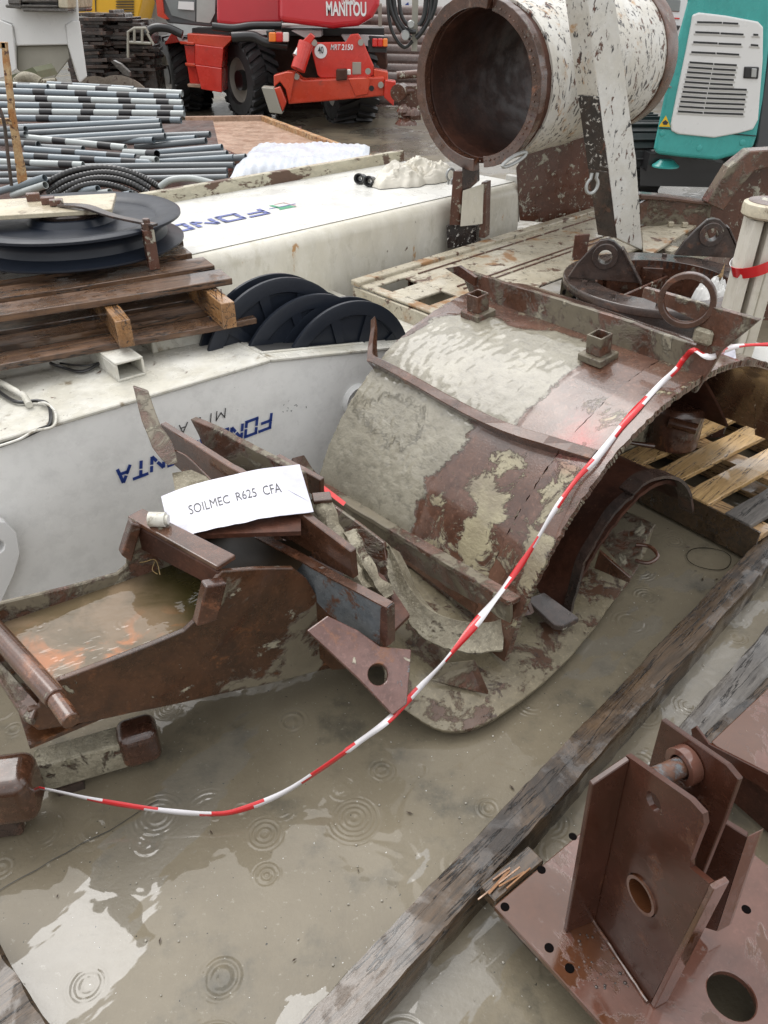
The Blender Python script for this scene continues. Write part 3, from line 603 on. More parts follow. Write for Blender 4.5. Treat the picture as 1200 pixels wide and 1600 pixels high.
for y in (.16, .33, .52, .70): board(pO + e1 * (.60 + random.uniform(-.02, .02)) + e2 * y + Z * .134, e1, .12, 1.25, .022, m_pald, 'board', pal, bow=.004)
m = MB(); 
for k in range(2): c = pO + e1 * (.03 + .018 * k) + e2 * (.0) + Z * .12; m.tube([c, c + Z * .03], .0016, 6); m.lathe(c + Z * .03, Z, [(0, .001), (.0035, .001), (.0035, 0), (0, 0)], 8)
m.build('nail', m_rust, pal)
m = MB()   # packers under the pallet
m.box(P(285, 535, z=.64) + Vector((0, .10, 0)), e1 * .08, e2 * .05, Z * .03); m.box(P(60, 560, z=.64) + Vector((-.1, .25, 0)), e1 * .08, e2 * .05, Z * .03); tag(m.build('packing_block', m_whited), 'dirty pale packing blocks under the dark pallet', 'packing block')
sc0 = Vector((-1.13, 2.90, .0))
wz = pO.z + .147
wheel = root('flat_sheave', 'large dark blue double flanged sheave lying flat on the wet pallet', 'pulley', sc0 + Z * wz)
m = MB(); c = sc0 + Z * (wz + .03); Rr = .385
m.lathe(c, Z, [(.05, 0), (Rr - .012, 0), (Rr, .006), (Rr, .012), (Rr * .86, .030), (Rr * .84, .05), (Rr * .84, .062), (Rr * .87, .078), (Rr, .092), (Rr, .100), (Rr - .01, .106), (Rr * .80, .098), (Rr * .76, .085), (Rr * .40, .085), (Rr * .36, .105), (.05, .105)], 96, closed=True)
m.build('wheel', m_sheave, wheel, smooth=True)
m = MB(); m.lathe(c, Z, [(.0, .10), (.11, .10), (.12, .115), (.11, .13), (.07, .135), (0, .135)], 36); m.build('hub', m_dark, wheel, smooth=True)
m = MB(); m.box(P(60, 327, z=wz + .16) + Vector((-.12, .0, .0)), Vector((.36, .10, 0)), Vector((-.03, .13, 0)), Z * .008); m.build('cover_board', m_cream, wheel, bevel=.002)
m = MB(); pa_, pb_ = P(95, 322, z=wz + .17), P(236, 352, z=wz + .15); dd = (pb_ - pa_).normalized(); sd_ = Z.cross(dd)
m.patch([spline([pa_ + sd_ * .016, pa_.lerp(pb_, .3) + sd_ * .02 + Z * .012, pa_.lerp(pb_, .6) + sd_ * .015, pb_ + sd_ * .012 + dd * .02], 4), spline([pa_ - sd_ * .016, pa_.lerp(pb_, .3) - sd_ * .02 + Z * .012, pa_.lerp(pb_, .6) - sd_ * .015, pb_ - sd_ * .012 + dd * .02], 4)], .008)
m.build('clamp_bar', m_dark, wheel, bevel=.001)
pp = P(230, 356, z=wz + .14); m = MB(); m.box(Vector((pp.x, pp.y, wz + .07)), e1 * .018, e2 * .018, Z * .066); m.box(Vector((pp.x, pp.y, wz - .006)), e1 * .09, e2 * .02, Z * .004); m.build('clamp_post', m_rustplate, wheel, bevel=.002)
m = MB(); m.lathe(Vector((pp.x, pp.y, wz + .136)), Z, [(0, .034), (.012, .034), (.013, .03), (.013, .022), (.020, .02), (.020, 0), (0, 0)], 6); m.build('bolt', m_rust, wheel)
m = MB()
for k, (u, v) in enumerate(((52, 308), (75, 313), (88, 316))): m.box(P(u, v, z=wz + .18), Vector((.022, .008, 0)), Vector((-.006, .016, 0)), Z * (.014 - .002 * k))
m.build('cleat', m_rustplate, wheel, bevel=.002)

# ------------------------------------------------------------ cream flat frame (table) under the casing
KZ = .55
k0, k1, k2 = P(553, 442, z=KZ), P(880, 343, z=KZ), P(700, 497, z=KZ)
kd = (k1 - k0).normalized(); ks = (k2 - k0).normalized()
deck = root('steel_deck', 'peeling cream steel deck frame with square cut-outs under the white casing', 'steel frame', (k0.x, k0.y, 0))
kp = Plane((0, 0, KZ), (0, 0, 1))
L_ = 2.0; W_ = max(.6, (P(860, 446, z=KZ) - k0).dot(ks))
def kpt(a, b, z=KZ): return Vector((k0.x, k0.y, z)) + kd * a + ks * b
m = MB()
m.ext([kpt(.0, .045), kpt(L_, .045), kpt(L_, .10), kpt(.0, .10)], -Z * .012)
xs = [(0, .05), (.17, .26)]
m.ext([kpt(.0, .102), kpt(.05, .102), kpt(.05, .60), kpt(0, .60)], -Z * .012)          # left strip
m.ext([kpt(.052, .20), kpt(.22, .20), kpt(.22, .34), kpt(.052, .34)], -Z * .012)
m.ext([kpt(.052, .43), kpt(.22, .43), kpt(.22, W_), kpt(.052, W_)], -Z * .012)
m.ext([kpt(.222, .102), kpt(L_, .102), kpt(L_, W_), kpt(.222, W_)], -Z * .012)
m.build('deck_plate', m_table, deck, bevel=.003)
m = MB(); m.box(kpt(L_ / 2 - .012, .02, KZ + .004), kd * L_ / 2, ks * .028, Z * .012); m.build('edge_rail', m_table, deck, bevel=.004)
for b_ in (.115, .36, .40): 
    m = MB(); m.box(kpt(1.15, b_, KZ + .003), kd * .85, ks * .003, Z * .003); m.build('weld_strip', m_rustplate, deck)
m = MB(); m.box(kpt(-.004, .42, KZ - .10), kd * .006, ks * .42, Z * .085); m.box(kpt(.024, .42, KZ - .19), kd * .03, ks * .42, Z * .006); m.build('end_web', m_table, deck, bevel=.003)
for (a_, b_) in ((.30, .45), (1.6, .4)):
    m = MB(); m.box(kpt(a_, b_, (KZ - .014) / 2), kd * .05, ks * .32, Z * (KZ - .014) / 2); m.build('leg', m_table, deck, bevel=.003)
m = MB(); m.box(kpt(1.05, .10, KZ - .10), kd * .80, ks * .006, Z * .085); m.box(kpt(1.05, .90, KZ - .10), kd * .80, ks * .006, Z * .085); m.build('side_web', m_rustplate, deck, bevel=.003)
for (u, v) in ((587, 500), ):
    pass
# brown plate upright at the rear, and rear beam
m = MB(); pb = VP(P(810, 385, Y=4.45), P(940, 350, Y=4.75))
m.ext([pb.hit(u, v) for u, v in [(812, 345), (806, 262), (835, 215), (935, 200), (940, 345), (905, 352)]], Vector((.02, .03, 0))); bp_ = m.build('steel_plate', m_rustplate, bevel=.003)
tag(bp_, 'upright brown plate with flaking white paint behind the cream deck', 'steel plate')

# ------------------------------------------------------------ big casing pipe
casing = root('casing_pipe', 'large scratched white casing pipe with rusty collar, raised above the cream deck', 'pipe', (.43, 3.95, .55))
cA = Vector((.70, .705, .055)).normalized(); cC = Vector((.425, 3.95, 1.255)); cR = .335
cdeg = lambda p: p
m = MB(); m.lathe(cC + cA * .10, cA, [(cR, 0), (cR, .42), (cR + .004, .425), (cR + .004, .44), (cR, .445), (cR, .98), (cR - .012, .98), (cR - .014, 0)], 96, closed=True); m.build('pipe_shell', [m_casing], casing, smooth=True)
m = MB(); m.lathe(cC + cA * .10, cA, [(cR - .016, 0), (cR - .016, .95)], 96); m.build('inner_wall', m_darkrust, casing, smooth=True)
# rough rusty collar with a split at the top and bottom
def collar(c, r_in, r_out, h0_, h1_, a0, a1, name, mat):
    m = MB(); e = (Z - cA * Z.dot(cA)).normalized(); g_ = cA.cross(e); n = 90; vs = []; 
    for i in range(n + 1):
        th = R(a0 + (a1 - a0) * i / n); d = e * math.cos(th) + g_ * math.sin(th); w1 = .003 * noise.noise(d * 6); w2 = .004 * noise.noise(d * 9)
        vs += [c + d * r_in + cA * (h0_ + w1), c + d * (r_out + w2) + cA * (h0_ + w1), c + d * (r_out + w2) + cA * h1_, c + d * r_in + cA * h1_]
    f = [(4 * i + k, 4 * i + 4 + k, 4 * i + 4 + (k + 1) % 4, 4 * i + (k + 1) % 4) for i in range(n) for k in range(4)] + [(0, 1, 2, 3), (4 * n + 3, 4 * n + 2, 4 * n + 1, 4 * n)]
    m.add(vs, f); return m.build(name, mat, casing, bevel=.002)
collar(cC, .292, .342, 0, .045, 12, 172, 'collar', m_rust); collar(cC - cA * .03, .30, .352, .0, .04, 178, 371, 'collar', m_rust)
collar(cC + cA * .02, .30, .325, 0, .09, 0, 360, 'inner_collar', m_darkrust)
m = MB(); m.lathe(cC + cA * 1.075, cA, [(cR - .02, 0), (cR + .006, 0), (cR + .01, .01), (cR + .01, .10), (cR - .02, .10)], 80, closed=True); m.build('end_ring', m_rust2, casing, smooth=True)
# weld beads round the collar
m = MB(); e = (Z - cA * Z.dot(cA)).normalized(); g_ = cA.cross(e)
for i in range(70):
    th = 2 * math.pi * i / 70; p = cC + (e * math.cos(th) + g_ * math.sin(th)) * .312 - cA * .004; r_ = random.uniform(.003, .006); m.lathe(p, -cA, [(0, r_), (r_, 0)], 6)
m.build('weld_bead', m_rust2, casing, smooth=True, kind='stuff')
# lifting ring lugs at collar
def shackle(c, d1, d2, Rr, r_, name, parent, mat=m_galv, open_=60):
    pts = [c + d1 * Rr * math.cos(R(a_)) + d2 * Rr * 1.2 * math.sin(R(a_)) for a_ in range(open_ - 90, 271 - open_, 12)]
    pts = [pts[0] - d1 * -0 + d2 * -Rr * .9] + pts + [pts[-1] + d2 * -Rr * .9]
    m = MB(); m.tube(pts, r_, 8); return m.build(name, mat, parent, smooth=True)
# support foot under the front of the casing
ft = root('support_stand', 'narrow steel stand holding up the front of the casing, with a flaked foot block', 'stand', P(725, 388, z=KZ))
fp = VP(P(700, 385, z=KZ), P(765, 375, z=KZ))
m = MB()
for pix in ([(708, 268), (722, 268), (722, 352), (702, 352)], [(752, 285), (760, 285), (758, 372), (748, 372)]): m.ext([fp.hit(u, v, .0) for u, v in pix], Vector((.03, .06, 0)))
m.build('upright', m_rustplate, ft, bevel=.002)
m = MB(); m.ext([fp.hit(u, v) for u, v in [(722, 262), (744, 255), (745, 285), (722, 305)]], Vector((.02, .05, 0))); m.build('saddle', m_dark, ft, bevel=.002)
m = MB(); m.ext([fp.hit(u, v, .012) for u, v in [(723, 298), (755, 287), (753, 350), (719, 354)]], Vector((.004, .006, 0))); m.build('panel', m_mast, ft, bevel=.001)
m = MB(); m.ext([fp.hit(u, v, -.03) for u, v in [(697, 352), (744, 353), (744, 386), (699, 388)]], Vector((.03, .06, 0))); m.build('foot_block', m_postdk, ft, bevel=.002)
shackle(fp.hit(704, 273, -.03), (fp.n.cross(Z)).normalized() * -1, Z, .022, .006, 'shackle', ft, open_=20)
# hoist ring lower right of collar
s2 = root('lifting_link', 'galvanised oval link welded under the casing mouth', 'lifting link', P(800, 250, Y=3.85))
cl = P(803, 248, Y=3.80); m = MB(); dd = (P(825, 237, Y=3.9) - P(782, 260, Y=3.8)).normalized(); m.tube([cl + dd * .075 * math.cos(t_) + Z * .016 * math.sin(t_) + Vector((0, -.02, 0)) for t_ in np.linspace(0, 2 * math.pi, 24, endpoint=False)], .008, 8, closed=True); m.build('link', m_galv, s2, smooth=True)
# leaning box post in front of the casing
post = root('leaning_post', 'tall white box post with one blackened face leaning across the casing', 'post', P(975, 392, z=KZ))
qa = P(970, 392, z=KZ); pp_ = Plane(qa, Vector((.25, -.97, 0)))
top = [pp_.hit(905, -40), pp_.hit(948, -40)]; botm = [pp_.hit(948, 372), pp_.hit(1004, 392)]
fr = [pp_.hit(914, -40), pp_.hit(956, -40), pp_.hit(981, 150), pp_.hit(994, 245), pp_.hit(1004, 391), pp_.hit(964, 372), pp_.hit(949, 245), pp_.hit(933, 126)]
m = MB(); m.ext(jag(fr, .05, .0015), Vector((-.02, .012, 0))); m.build('front_face', m_post, post, bevel=.002)
m = MB(); sdv = Vector((-.078, .06, 0))
sidep = [pp_.hit(902, -40), pp_.hit(925, 200), pp_.hit(944, 370)]
def sidequad(v0, v1, mat, name):
    f = lambda v: pp_.hit(914 + 50 * ((v + 40) / 412) ** 1.1 - 1.0, v)
    m = MB(); m.ext([f(v0), f(v1), f(v1) + sdv, f(v0) + sdv], Vector((.010, .005, 0))); m.build(name, mat, post, bevel=.002)
sidequad(-40, 150, m_casing, 'side_face'); sidequad(151, 268, m_postdk, 'side_face'); sidequad(269, 372, m_dark, 'side_face')
shackle(P(925, 290, Y=3.78), Vector((-.9, -.2, 0)).normalized() * 1.0, Vector((-.1, -.1, -1)).normalized(), .028, .008, 'shackle', post, open_=30)

# ------------------------------------------------------------ muddy half shell (the main tool)
SC = Vector((.919, 1.998, -.034)); sa = Vector((-.6274, .7787, 0)); ss = Vector((.7787, .6274, 0)); SR = .770; SL = .91
def cyl(th, l, r=SR): return SC + sa * l + (ss * math.cos(R(th)) + Z * math.sin(R(th))) * r
def cylhit(u, v, r=SR):
    d = ray(u, v); o = O - SC; d2 = d - sa * d.dot(sa); o2 = o - sa * o.dot(sa)
    a_, b_, c_ = d2.dot(d2), 2 * d2.dot(o2), o2.dot(o2) - r * r; disc = b_ * b_ - 4 * a_ * c_
    if disc < 0: return None
    t = (-b_ - math.sqrt(disc)) / (2 * a_); p = o + d * t; return (math.degrees(math.atan2(p.z, p.dot(ss))), p.dot(sa), SC + p)
shell = root('half_shell', 'large upturned half shell caked with pale mud, two square stubs on its back', 'half shell', SC + Z * .034)
def inpoly(x, y, poly):
    c = False; n = len(poly)
    for i in range(n):
        (x1, y1), (x2, y2) = poly[i], poly[(i + 1) % n]
        if (y1 > y) != (y2 > y) and x < (x2 - x1) * (y - y1) / (y2 - y1) + x1: c = not c
    return c
def todl(poly): return [((lambda h: (h[0] / 60, h[1]))(cylhit(u, v))) for u, v in poly if cylhit(u, v)]
MUDP = [todl(q) for q in ([(640, 520), (700, 492), (760, 494), (810, 512), (870, 520), (925, 538), (905, 578), (860, 606), (832, 632), (800, 672), (720, 655), (650, 618), (572, 562)],
                          [(490, 755), (505, 690), (545, 610), (575, 565), (650, 598), (730, 645), (752, 668), (712, 704), (676, 742), (652, 800), (640, 835), (590, 810), (530, 775)])]
MUD2 = [todl(q) for q in ([(780, 720), (815, 705), (825, 725), (800, 745), (790, 800), (770, 850), (740, 885), (705, 860), (730, 820), (740, 760)],
                          [(560, 640), (600, 620), (660, 640), (650, 690), (610, 690)], [(850, 770), (880, 750), (870, 800), (830, 850)], [(800, 920), (850, 830), (870, 840), (820, 930)])]
MUD3 = [todl(q) for q in ([(690, 690), (870, 760), (905, 800), (830, 960), (640, 860)], [(880, 640), (1010, 585), (1060, 610), (930, 720)], [(570, 560), (740, 440), (900, 500), (860, 530), (700, 490)])]
SPR = [todl([(880, 690), (915, 660), (940, 690), (920, 712), (890, 712)])]
def poly_dist(x, y, poly):
    best = 9
    for i in range(len(poly)):
        (x1, y1), (x2, y2) = poly[i], poly[(i + 1) % len(poly)]; dx, dy = x2 - x1, y2 - y1; t = max(0, min(1, ((x - x1) * dx + (y - y1) * dy) / (dx * dx + dy * dy + 1e-12)))
        best = min(best, math.hypot(x - x1 - dx * t, y - y1 - dy * t))
    return best
def mask(x, y, polys, soft):
    v = -1
    for p in polys:
        d = poly_dist(x, y, p); v = max(v, d if inpoly(x, y, p) else -d)
    return max(0, min(1, .5 + v / soft))
m_shell = layered('shell_wet_rust', (.070, .031, .019), (.135, .066, .042), 4, [((.24, .19, .14), 7, .60, .72, .45, .2), ((.05, .022, .015), 5, .60, .7, .25, 0)], (.10, .32), coat=.9, mottle=.4, bump_d=.006, grain=.2,
                  attr_patch=[('old_mud', (.34, .30, .19), (.20, .165, .11), .45, .24, 2.0), ('mud', (.215, .197, .148), (.29, .268, .205), .34, .26, 1.3), ('spray', (.60, .03, .025), (.5, .06, .05), .35, 0, 1.2)], seed=31)
random.seed(5)
def shell_grid(t0, t1, l0, l1, r0, th_, nt, nl, displace=True):
    rows = []; A1, A2, A3 = [], [], []
    for i in range(nt):
        row = []
        for k in range(nl):
            th = t0 + (t1 - t0) * i / (nt - 1); l = l0 + (l1 - l0) * k / (nl - 1); x, y = th / 60, l
            mu = mask(x, y, MUDP, .10) if displace else 0
            p = Vector((x * 4, y * 5, 0)); nz = noise.noise(p * 2.0) * .5 + noise.noise(p * 6) * .25
            mu = max(0, min(1, mu + nz * .35 * (1 if 0 < mu < 1 else 0)))
            m2 = mask(x, y, MUD2, .16); sp = mask(x, y, SPR, .22)
            A1.append(mu); m3 = mask(x, y, MUD3, .12) * .36; A2.append(max(m2, m3, .30 if l < .13 else 0.04)); A3.append(sp)
            dent = noise.noise(Vector((x * 2.2, y * 3, 5))) * .006
            bump = mu * (.006 + .004 * abs(noise.noise(Vector((x * 20, y * 24, 2)))) + .003 * noise.noise(Vector((x * 60, y * 70, 8)))) if mu > .4 else 0
            wob = random.uniform(-.003, .003) if k in (0, nl - 1) else 0
            row.append(cyl(th, l + wob, r0 + dent + bump))
        rows.append(row)
    return rows, A1, A2, A3
def build_shell(name, t0, t1, l0, l1, r0, th_, nt, nl):
    rows, A1, A2, A3 = shell_grid(t0, t1, l0, l1, r0, th_, nt, nl); mb = MB(); mb.patch(rows, th_)
    # make sure thickness goes inwards
    n = nt * nl; cen = SC + sa * ((l0 + l1) / 2); 
    q = mb.v[n]; q0 = mb.v[0]
    ax = lambda p: ((p - SC) - sa * (p - SC).dot(sa)).length
    if ax(q) > ax(q0): 
        for i in range(n): mb.v[n + i] = mb.v[i] * 2 - mb.v[n + i]
    return mb.build(name, m_shell, shell, smooth=True, attrs={'mud': A1 + [0] * n, 'old_mud': A2 + [0] * n, 'spray': A3 + [0] * n})
build_shell('curved_plate', 23, 166, .1305, SL, SR, .014, 170, 110)
build_shell('end_band', 21, 171, -.01, .128, SR + .003, .020, 170, 20)
# flame cut teeth along the edge of the band
m = MB()
th = 23
while th < 170:
    th += random.uniform(.35, 1.5)
    m.box(cyl(th, -.010, SR - .007), sa * random.uniform(.0015, .003), (cyl(th + .2, 0) - cyl(th, 0)) * random.uniform(.4, 1.3), (cyl(th, 0, 1.0) - cyl(th, 0, .99)).normalized() * random.uniform(.004, .009))
m.build('cut_edge', m_rustmud, shell, kind='stuff')
# ribs
def rad(th): return (ss * math.cos(R(th)) + Z * math.sin(R(th)))
def tan_(th): return (-ss * math.sin(R(th)) + Z * math.cos(R(th)))
def rib(pts, wdt, hgt, name, mat, mat2=None):
    m = MB(); vs = []; n = len(pts)
    for i, (th, l, r0, w_, h_) in enumerate(pts):
        c = cyl(th, l, r0); jx = random.uniform(-.0004, .0004); vs += [c - tan_(th) * w_ / 2, c + tan_(th) * w_ / 2, c + tan_(th) * (w_ / 2 + jx) + rad(th) * (h_ + jx), c - tan_(th) * w_ / 2 + rad(th) * (h_ - jx)]
    f = [(4 * i + k, 4 * i + 4 + k, 4 * i + 4 + (k + 1) % 4, 4 * i + (k + 1) % 4) for i in range(n - 1) for k in range(4)] + [(0, 1, 2, 3), (4 * n - 1, 4 * n - 2, 4 * n - 3, 4 * n - 4)]
    m.add(vs, f); return m.build(name, mat, shell, bevel=.002)
h_a, h_b = cylhit(592, 572), cylhit(932, 716)
tA, lA, tB, lB = h_a[0], h_a[1], h_b[0], h_b[1]
pts = [(tA - 7.5, lA + .075, SR + .085, .020, .010), (tA - 6, lA + .068, SR + .05, .024, .02), (tA - 2.5, lA + .045, SR + .015, .028, .034), (tA, lA + .02, SR - .004, .032, .044)]
for i in range(14):
    t = i / 13; pts.append((tA + (tB - tA) * t + 2.6 * math.sin(math.pi * t ** 1.5), lA + (lB - lA) * t, SR - .006, .026 + .006 * t, .046 - .02 * max(0, t - .85) / .15))
rib(pts, 0, 0, 'rib', m_rust2)
# lower shelf with its hanging plate
h_a, h_b = cylhit(500, 750), cylhit(806, 925)
tA, lA, tB, lB = h_a[0], h_a[1], h_b[0], h_b[1]
def dirs(th): return rad(th)
shv = (P(800, 940, Y=1.55) - P(800, 940, Y=1.55))
rowA, rowB = [], []
outv = (-ss * .9 + Z * .1).normalized()
for i in range(26):
    t = i / 25; th = tA + (tB - tA) * t; l = lA + .10 + (lB - lA - .12) * t; base = cyl(th, l, SR - .006); wv_ = .050 + random.uniform(-.002, .002)
    lift = Z * (.055 * max(0, (.10 - t) / .10) ** 1.6)
    rowA.append(base + lift); rowB.append(base + outv * wv_ + lift)
m = MB(); m.patch([rowA, rowB], -.016); m.build('shelf_plate', m_rustmud, shell, bevel=.002)
m = MB(); rowC = [p - Z * .002 - outv * .012 for p in rowB[3:]]; rowD = [p - Z * (.135 + .008 * noise.noise(Vector((i * .5, 0, 0)))) + sa * 0 - outv * .02 for i, p in enumerate(rowC)]
m.patch([rowC, [a_.lerp(b_, .5) for a_, b_ in zip(rowC, rowD)], rowD], .012); m.build('hanging_plate', m_rustmud, shell, bevel=.002)
# small cut end face of shelf
# rear upright plate with lifting ring
r1, r2 = cyl(95, .98, SR), cyl(95, -.06, SR); rp = VP(r1, r2)
m = MB(); ol = [rp.hit(u, v) for u, v in [(716, 418), (745, 428), (860, 464), (970, 498), (1087, 540), (1092, 503), (1050, 484), (1002, 465), (1006, 449), (1040, 458), (1186, 500), (1126, 549), (1108, 580), (1085, 615), (1000, 568), (860, 508), (735, 462)]]
thick = rp.n * .016 * (1 if rp.n.y > 0 else -1); m.ext(jag(ol, .04, .0015), thick); m.build('rear_plate', m_rustmud, shell, bevel=.002)
tri = m_rust
m = MB(); q = [rp.hit(u, v, 0) - thick * .2 for u, v in [(700, 418), (722, 414), (748, 432), (746, 446)]]; m.ext(q, -thick * .8); m.build('plate_tip', m_rust, shell, bevel=.001)
rc = rp.hit(1080, 467) - thick * 1.2; e_ = (r2 - r1).normalized(); rn_ = thick.normalized()
vd = (rc - O).normalized(); rn2 = (rn_ * .5 + Vector((.2, 1, .0)).normalized() * .8).normalized()
m = MB(); m.lathe(rc, rn2, [(.058, -.010), (.074, -.010), (.074, .010), (.058, .010)], 40, closed=True); m.build('lifting_ring', m_rust, shell, smooth=True, bevel=.002)
m = MB(); cb = rp.hit(1100, 525) - thick * .3; m.box(cb, e_ * .028, -thick * .6, Z * .022); m.build('mud_lump', m_mud, shell, bevel=.008)
# weld gusset behind ring
rows = [[cyl(26 + i * 1.6, .20 + .62 * k / 9 + .05 * math.sin(i * .12), SR - .075) for k in range(10)] for i in range(30)]
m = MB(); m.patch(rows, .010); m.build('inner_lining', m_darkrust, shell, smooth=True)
# square tube stubs
for k, (u, v) in enumerate(((747, 493), (934, 560))):
    th, l, p = cylhit(u, v); nrm = (rad(th) * .55 + Z * .45).normalized(); e_ = sa; f_ = nrm.cross(sa).normalized()
    rz = R(0); m = MB(); m.box(p + nrm * .008, e_ * .042, f_ * .042, nrm * .012); m.build('stub_base', m_rustmud, shell, bevel=.003)
    m = MB(); hw = .026; hw2 = .021; o4 = [p + nrm * .02 + e_ * hw * i + f_ * hw * j for i, j in ((-1, -1), (1, -1), (1, 1), (-1, 1))]; i4 = [p + nrm * .02 + e_ * hw2 * i + f_ * hw2 * j for i, j in ((-1, -1), (1, -1), (1, 1), (-1, 1))]
    hgt = nrm * .058; vs = o4 + i4 + [q + hgt for q in o4] + [q + hgt for q in i4]; f = []
    for i in range(4):
        i2 = (i + 1) % 4; f += [(i, i2, 8 + i2, 8 + i), (4 + i2, 4 + i, 12 + i, 12 + i2), (8 + i, 8 + i2, 12 + i2, 12 + i), (i2, i, 4 + i, 4 + i2)]
    m.add(vs, f); m.build('square_stub', m_rustmud, shell, bevel=.004, seg=2)
    m = MB(); m.box(p + nrm * .022, e_ * .020, f_ * .020, nrm * .002); m.build('stub_floor', m_darkrust, shell)

# ------------------------------------------------------------ darker shells and broken plates below it (sections cut square to the same axis)
def axplane(p): return Plane(p, sa)
def section(pix, p0, depth, th_, name, mat, parent, jit=.002, shrink=0):
    pl = axplane(p0); pts = spline([pl.hit(u, v) for u, v in pix], 6); n = 12
    rows = []
    for k in range(n):
        rows.append([q + sa * (depth * k / (n - 1) + (random.uniform(-jit, jit) if k == 0 else 0)) + (Vector((0, 0, 0))) for q in pts])
    m = MB(); m.patch(rows, th_); return m.build(name, mat, parent, smooth=True)
p0 = SC + sa * .045
inner = root('inner_shell', 'dark torn casing half shell lying under the open end of the muddy one', 'half shell', P(900, 960, z=0))
section([(858, 975), (872, 960), (895, 925), (925, 870), (955, 825), (990, 782), (1020, 758), (1045, 750), (1068, 760), (1080, 785)], p0, .85, .014, 'curved_plate', m_darkrust, inner)
section([(884, 978), (897, 935), (912, 880), (935, 840), (960, 800), (990, 772)], p0 - sa * .03, .028, .012, 'end_band', m_dark, inner)
section([(990, 772), (1015, 750), (1046, 743), (1070, 752), (1082, 775), (1084, 800)], p0 - sa * .04, .05, .010, 'torn_collar', m_dark, inner)
m = MB(); pl = Plane(P(850, 960, z=.12), Vector((.3, -.4, .85))); m.ext([pl.hit(u, v) for u, v in [(822, 935), (850, 925), (905, 965), (880, 978), (866, 976)]], Z * -.02); m.build('bent_strip', m_dark, inner, bevel=.002)
# mud plate with shackle, on the ground beside the dark shell
mp = root('mud_plate', 'mud covered plate with a shackle loop and a triangular fin, lying under the dark shell', 'steel plate', P(960, 900, z=0))
m = MB(); pl = P3(P(1024, 818, z=.16), P(985, 908, z=.05), P(900, 860, z=.05))
m.ext(jag([pl.hit(u, v) for u, v in [(935, 795), (975, 800), (1025, 818), (1005, 850), (1000, 880), (984, 906), (940, 960), (880, 1000), (850, 900)]], .03, .003), Vector((0, 0, -.014))); m.build('plate', m_rustmud, mp, bevel=.002)
m = MB(); m.ext([P(938, 858, z=.16), P(986, 900, z=.12), P(985, 908, z=.10), P(930, 885, z=.09)], Vector((-.006, -.010, 0))); m.build('fin', m_rust2, mp, bevel=.001)
cs = pl.hit(1008, 868) + Z * .005; d1 = (pl.hit(1034, 870) - cs).normalized(); d2 = (pl.hit(1002, 850) - pl.hit(1000, 885)).normalized()
m = MB(); m.tube(spline([cs - d1 * .03 + d2 * .030, cs + d1 * .012 + d2 * .030, cs + d1 * .038, cs + d1 * .010 - d2 * .030, cs - d1 * .03 - d2 * .028], 6), .0065, 10); m.build('shackle', m_rust, mp, smooth=True)

# big bottom plate, dished, on the ground
bp = root('bottom_shell', 'broad dished plate with rounded rim lying in the water under the muddy half shell', 'half shell', P(740, 1100, z=0))
near_ = [P(u, v, z=z_) for u, v, z_ in [(612, 1075, .10), (640, 1112, .06), (668, 1134, .035), (705, 1146, .022), (750, 1138, .02), (800, 1108, .02), (870, 1050, .02), (930, 980, .025), (975, 915, .03), (1005, 868, .05), (1022, 822, .10)]]
mid_ = [P(u, v, z=z_) for u, v, z_ in [(600, 1050, .14), (630, 1080, .10), (660, 1100, .065), (700, 1110, .045), (745, 1100, .035), (790, 1070, .035), (850, 1015, .035), (905, 950, .04), (950, 890, .05), (980, 850, .07), (1000, 810, .11)]]
far_ = [P(u, v, z=z_) for u, v, z_ in [(585, 1010, .18), (610, 1020, .15), (640, 1010, .12), (680, 1000, .10), (730, 980, .09), (770, 960, .08), (820, 920, .07), (870, 880, .07), (910, 850, .07), (945, 825, .08), (965, 800, .11)]]
far2_ = [p + Vector((-.25, .25, .05)) for p in far_]
m = MB(); rows = [spline(r_, 6) for r_ in (near_, mid_, far_, far2_)]; g2 = []
for k in range(len(rows) - 1):
    for t in (0, .33, .66): g2.append([a_.lerp(b_, t) for a_, b_ in zip(rows[k], rows[k + 1])])
g2.append(rows[-1]); g2 = [[p + Z * (.003 * noise.noise(p * 12)) + (Vector((random.uniform(-.002, .002), 0, 0)) if i == 0 else Vector()) for p in r_] for i, r_ in enumerate(g2)]
m.patch(g2, -.016); m.build('dished_plate', layered('bottom_plate_mud', (.15, .125, .08), (.21, .18, .12), 5, [((.085, .045, .028), 6, .53, .60, .25, -.8), ((.05, .03, .02), 12, .60, .66, .3, -.3)], (.2, .5), bump_d=.004, coat=.3, seed=44), bp, smooth=True, bevel=.002)
m = MB(); m.ext([P(668, 1056, z=.12), P(690, 1036, z=.15), P(742, 1030, z=.15), P(764, 1080, z=.07), P(720, 1072, z=.07)], Z * -.014); m.build('pointed_tab', m_rustmud, bp, bevel=.002)
m = MB(); c_ = P(696, 1073, z=.062); m.lathe(c_, Z, [(0, .002), (.008, .002), (.009, 0)], 14); m.build('bolt_hole', m_hole, bp)

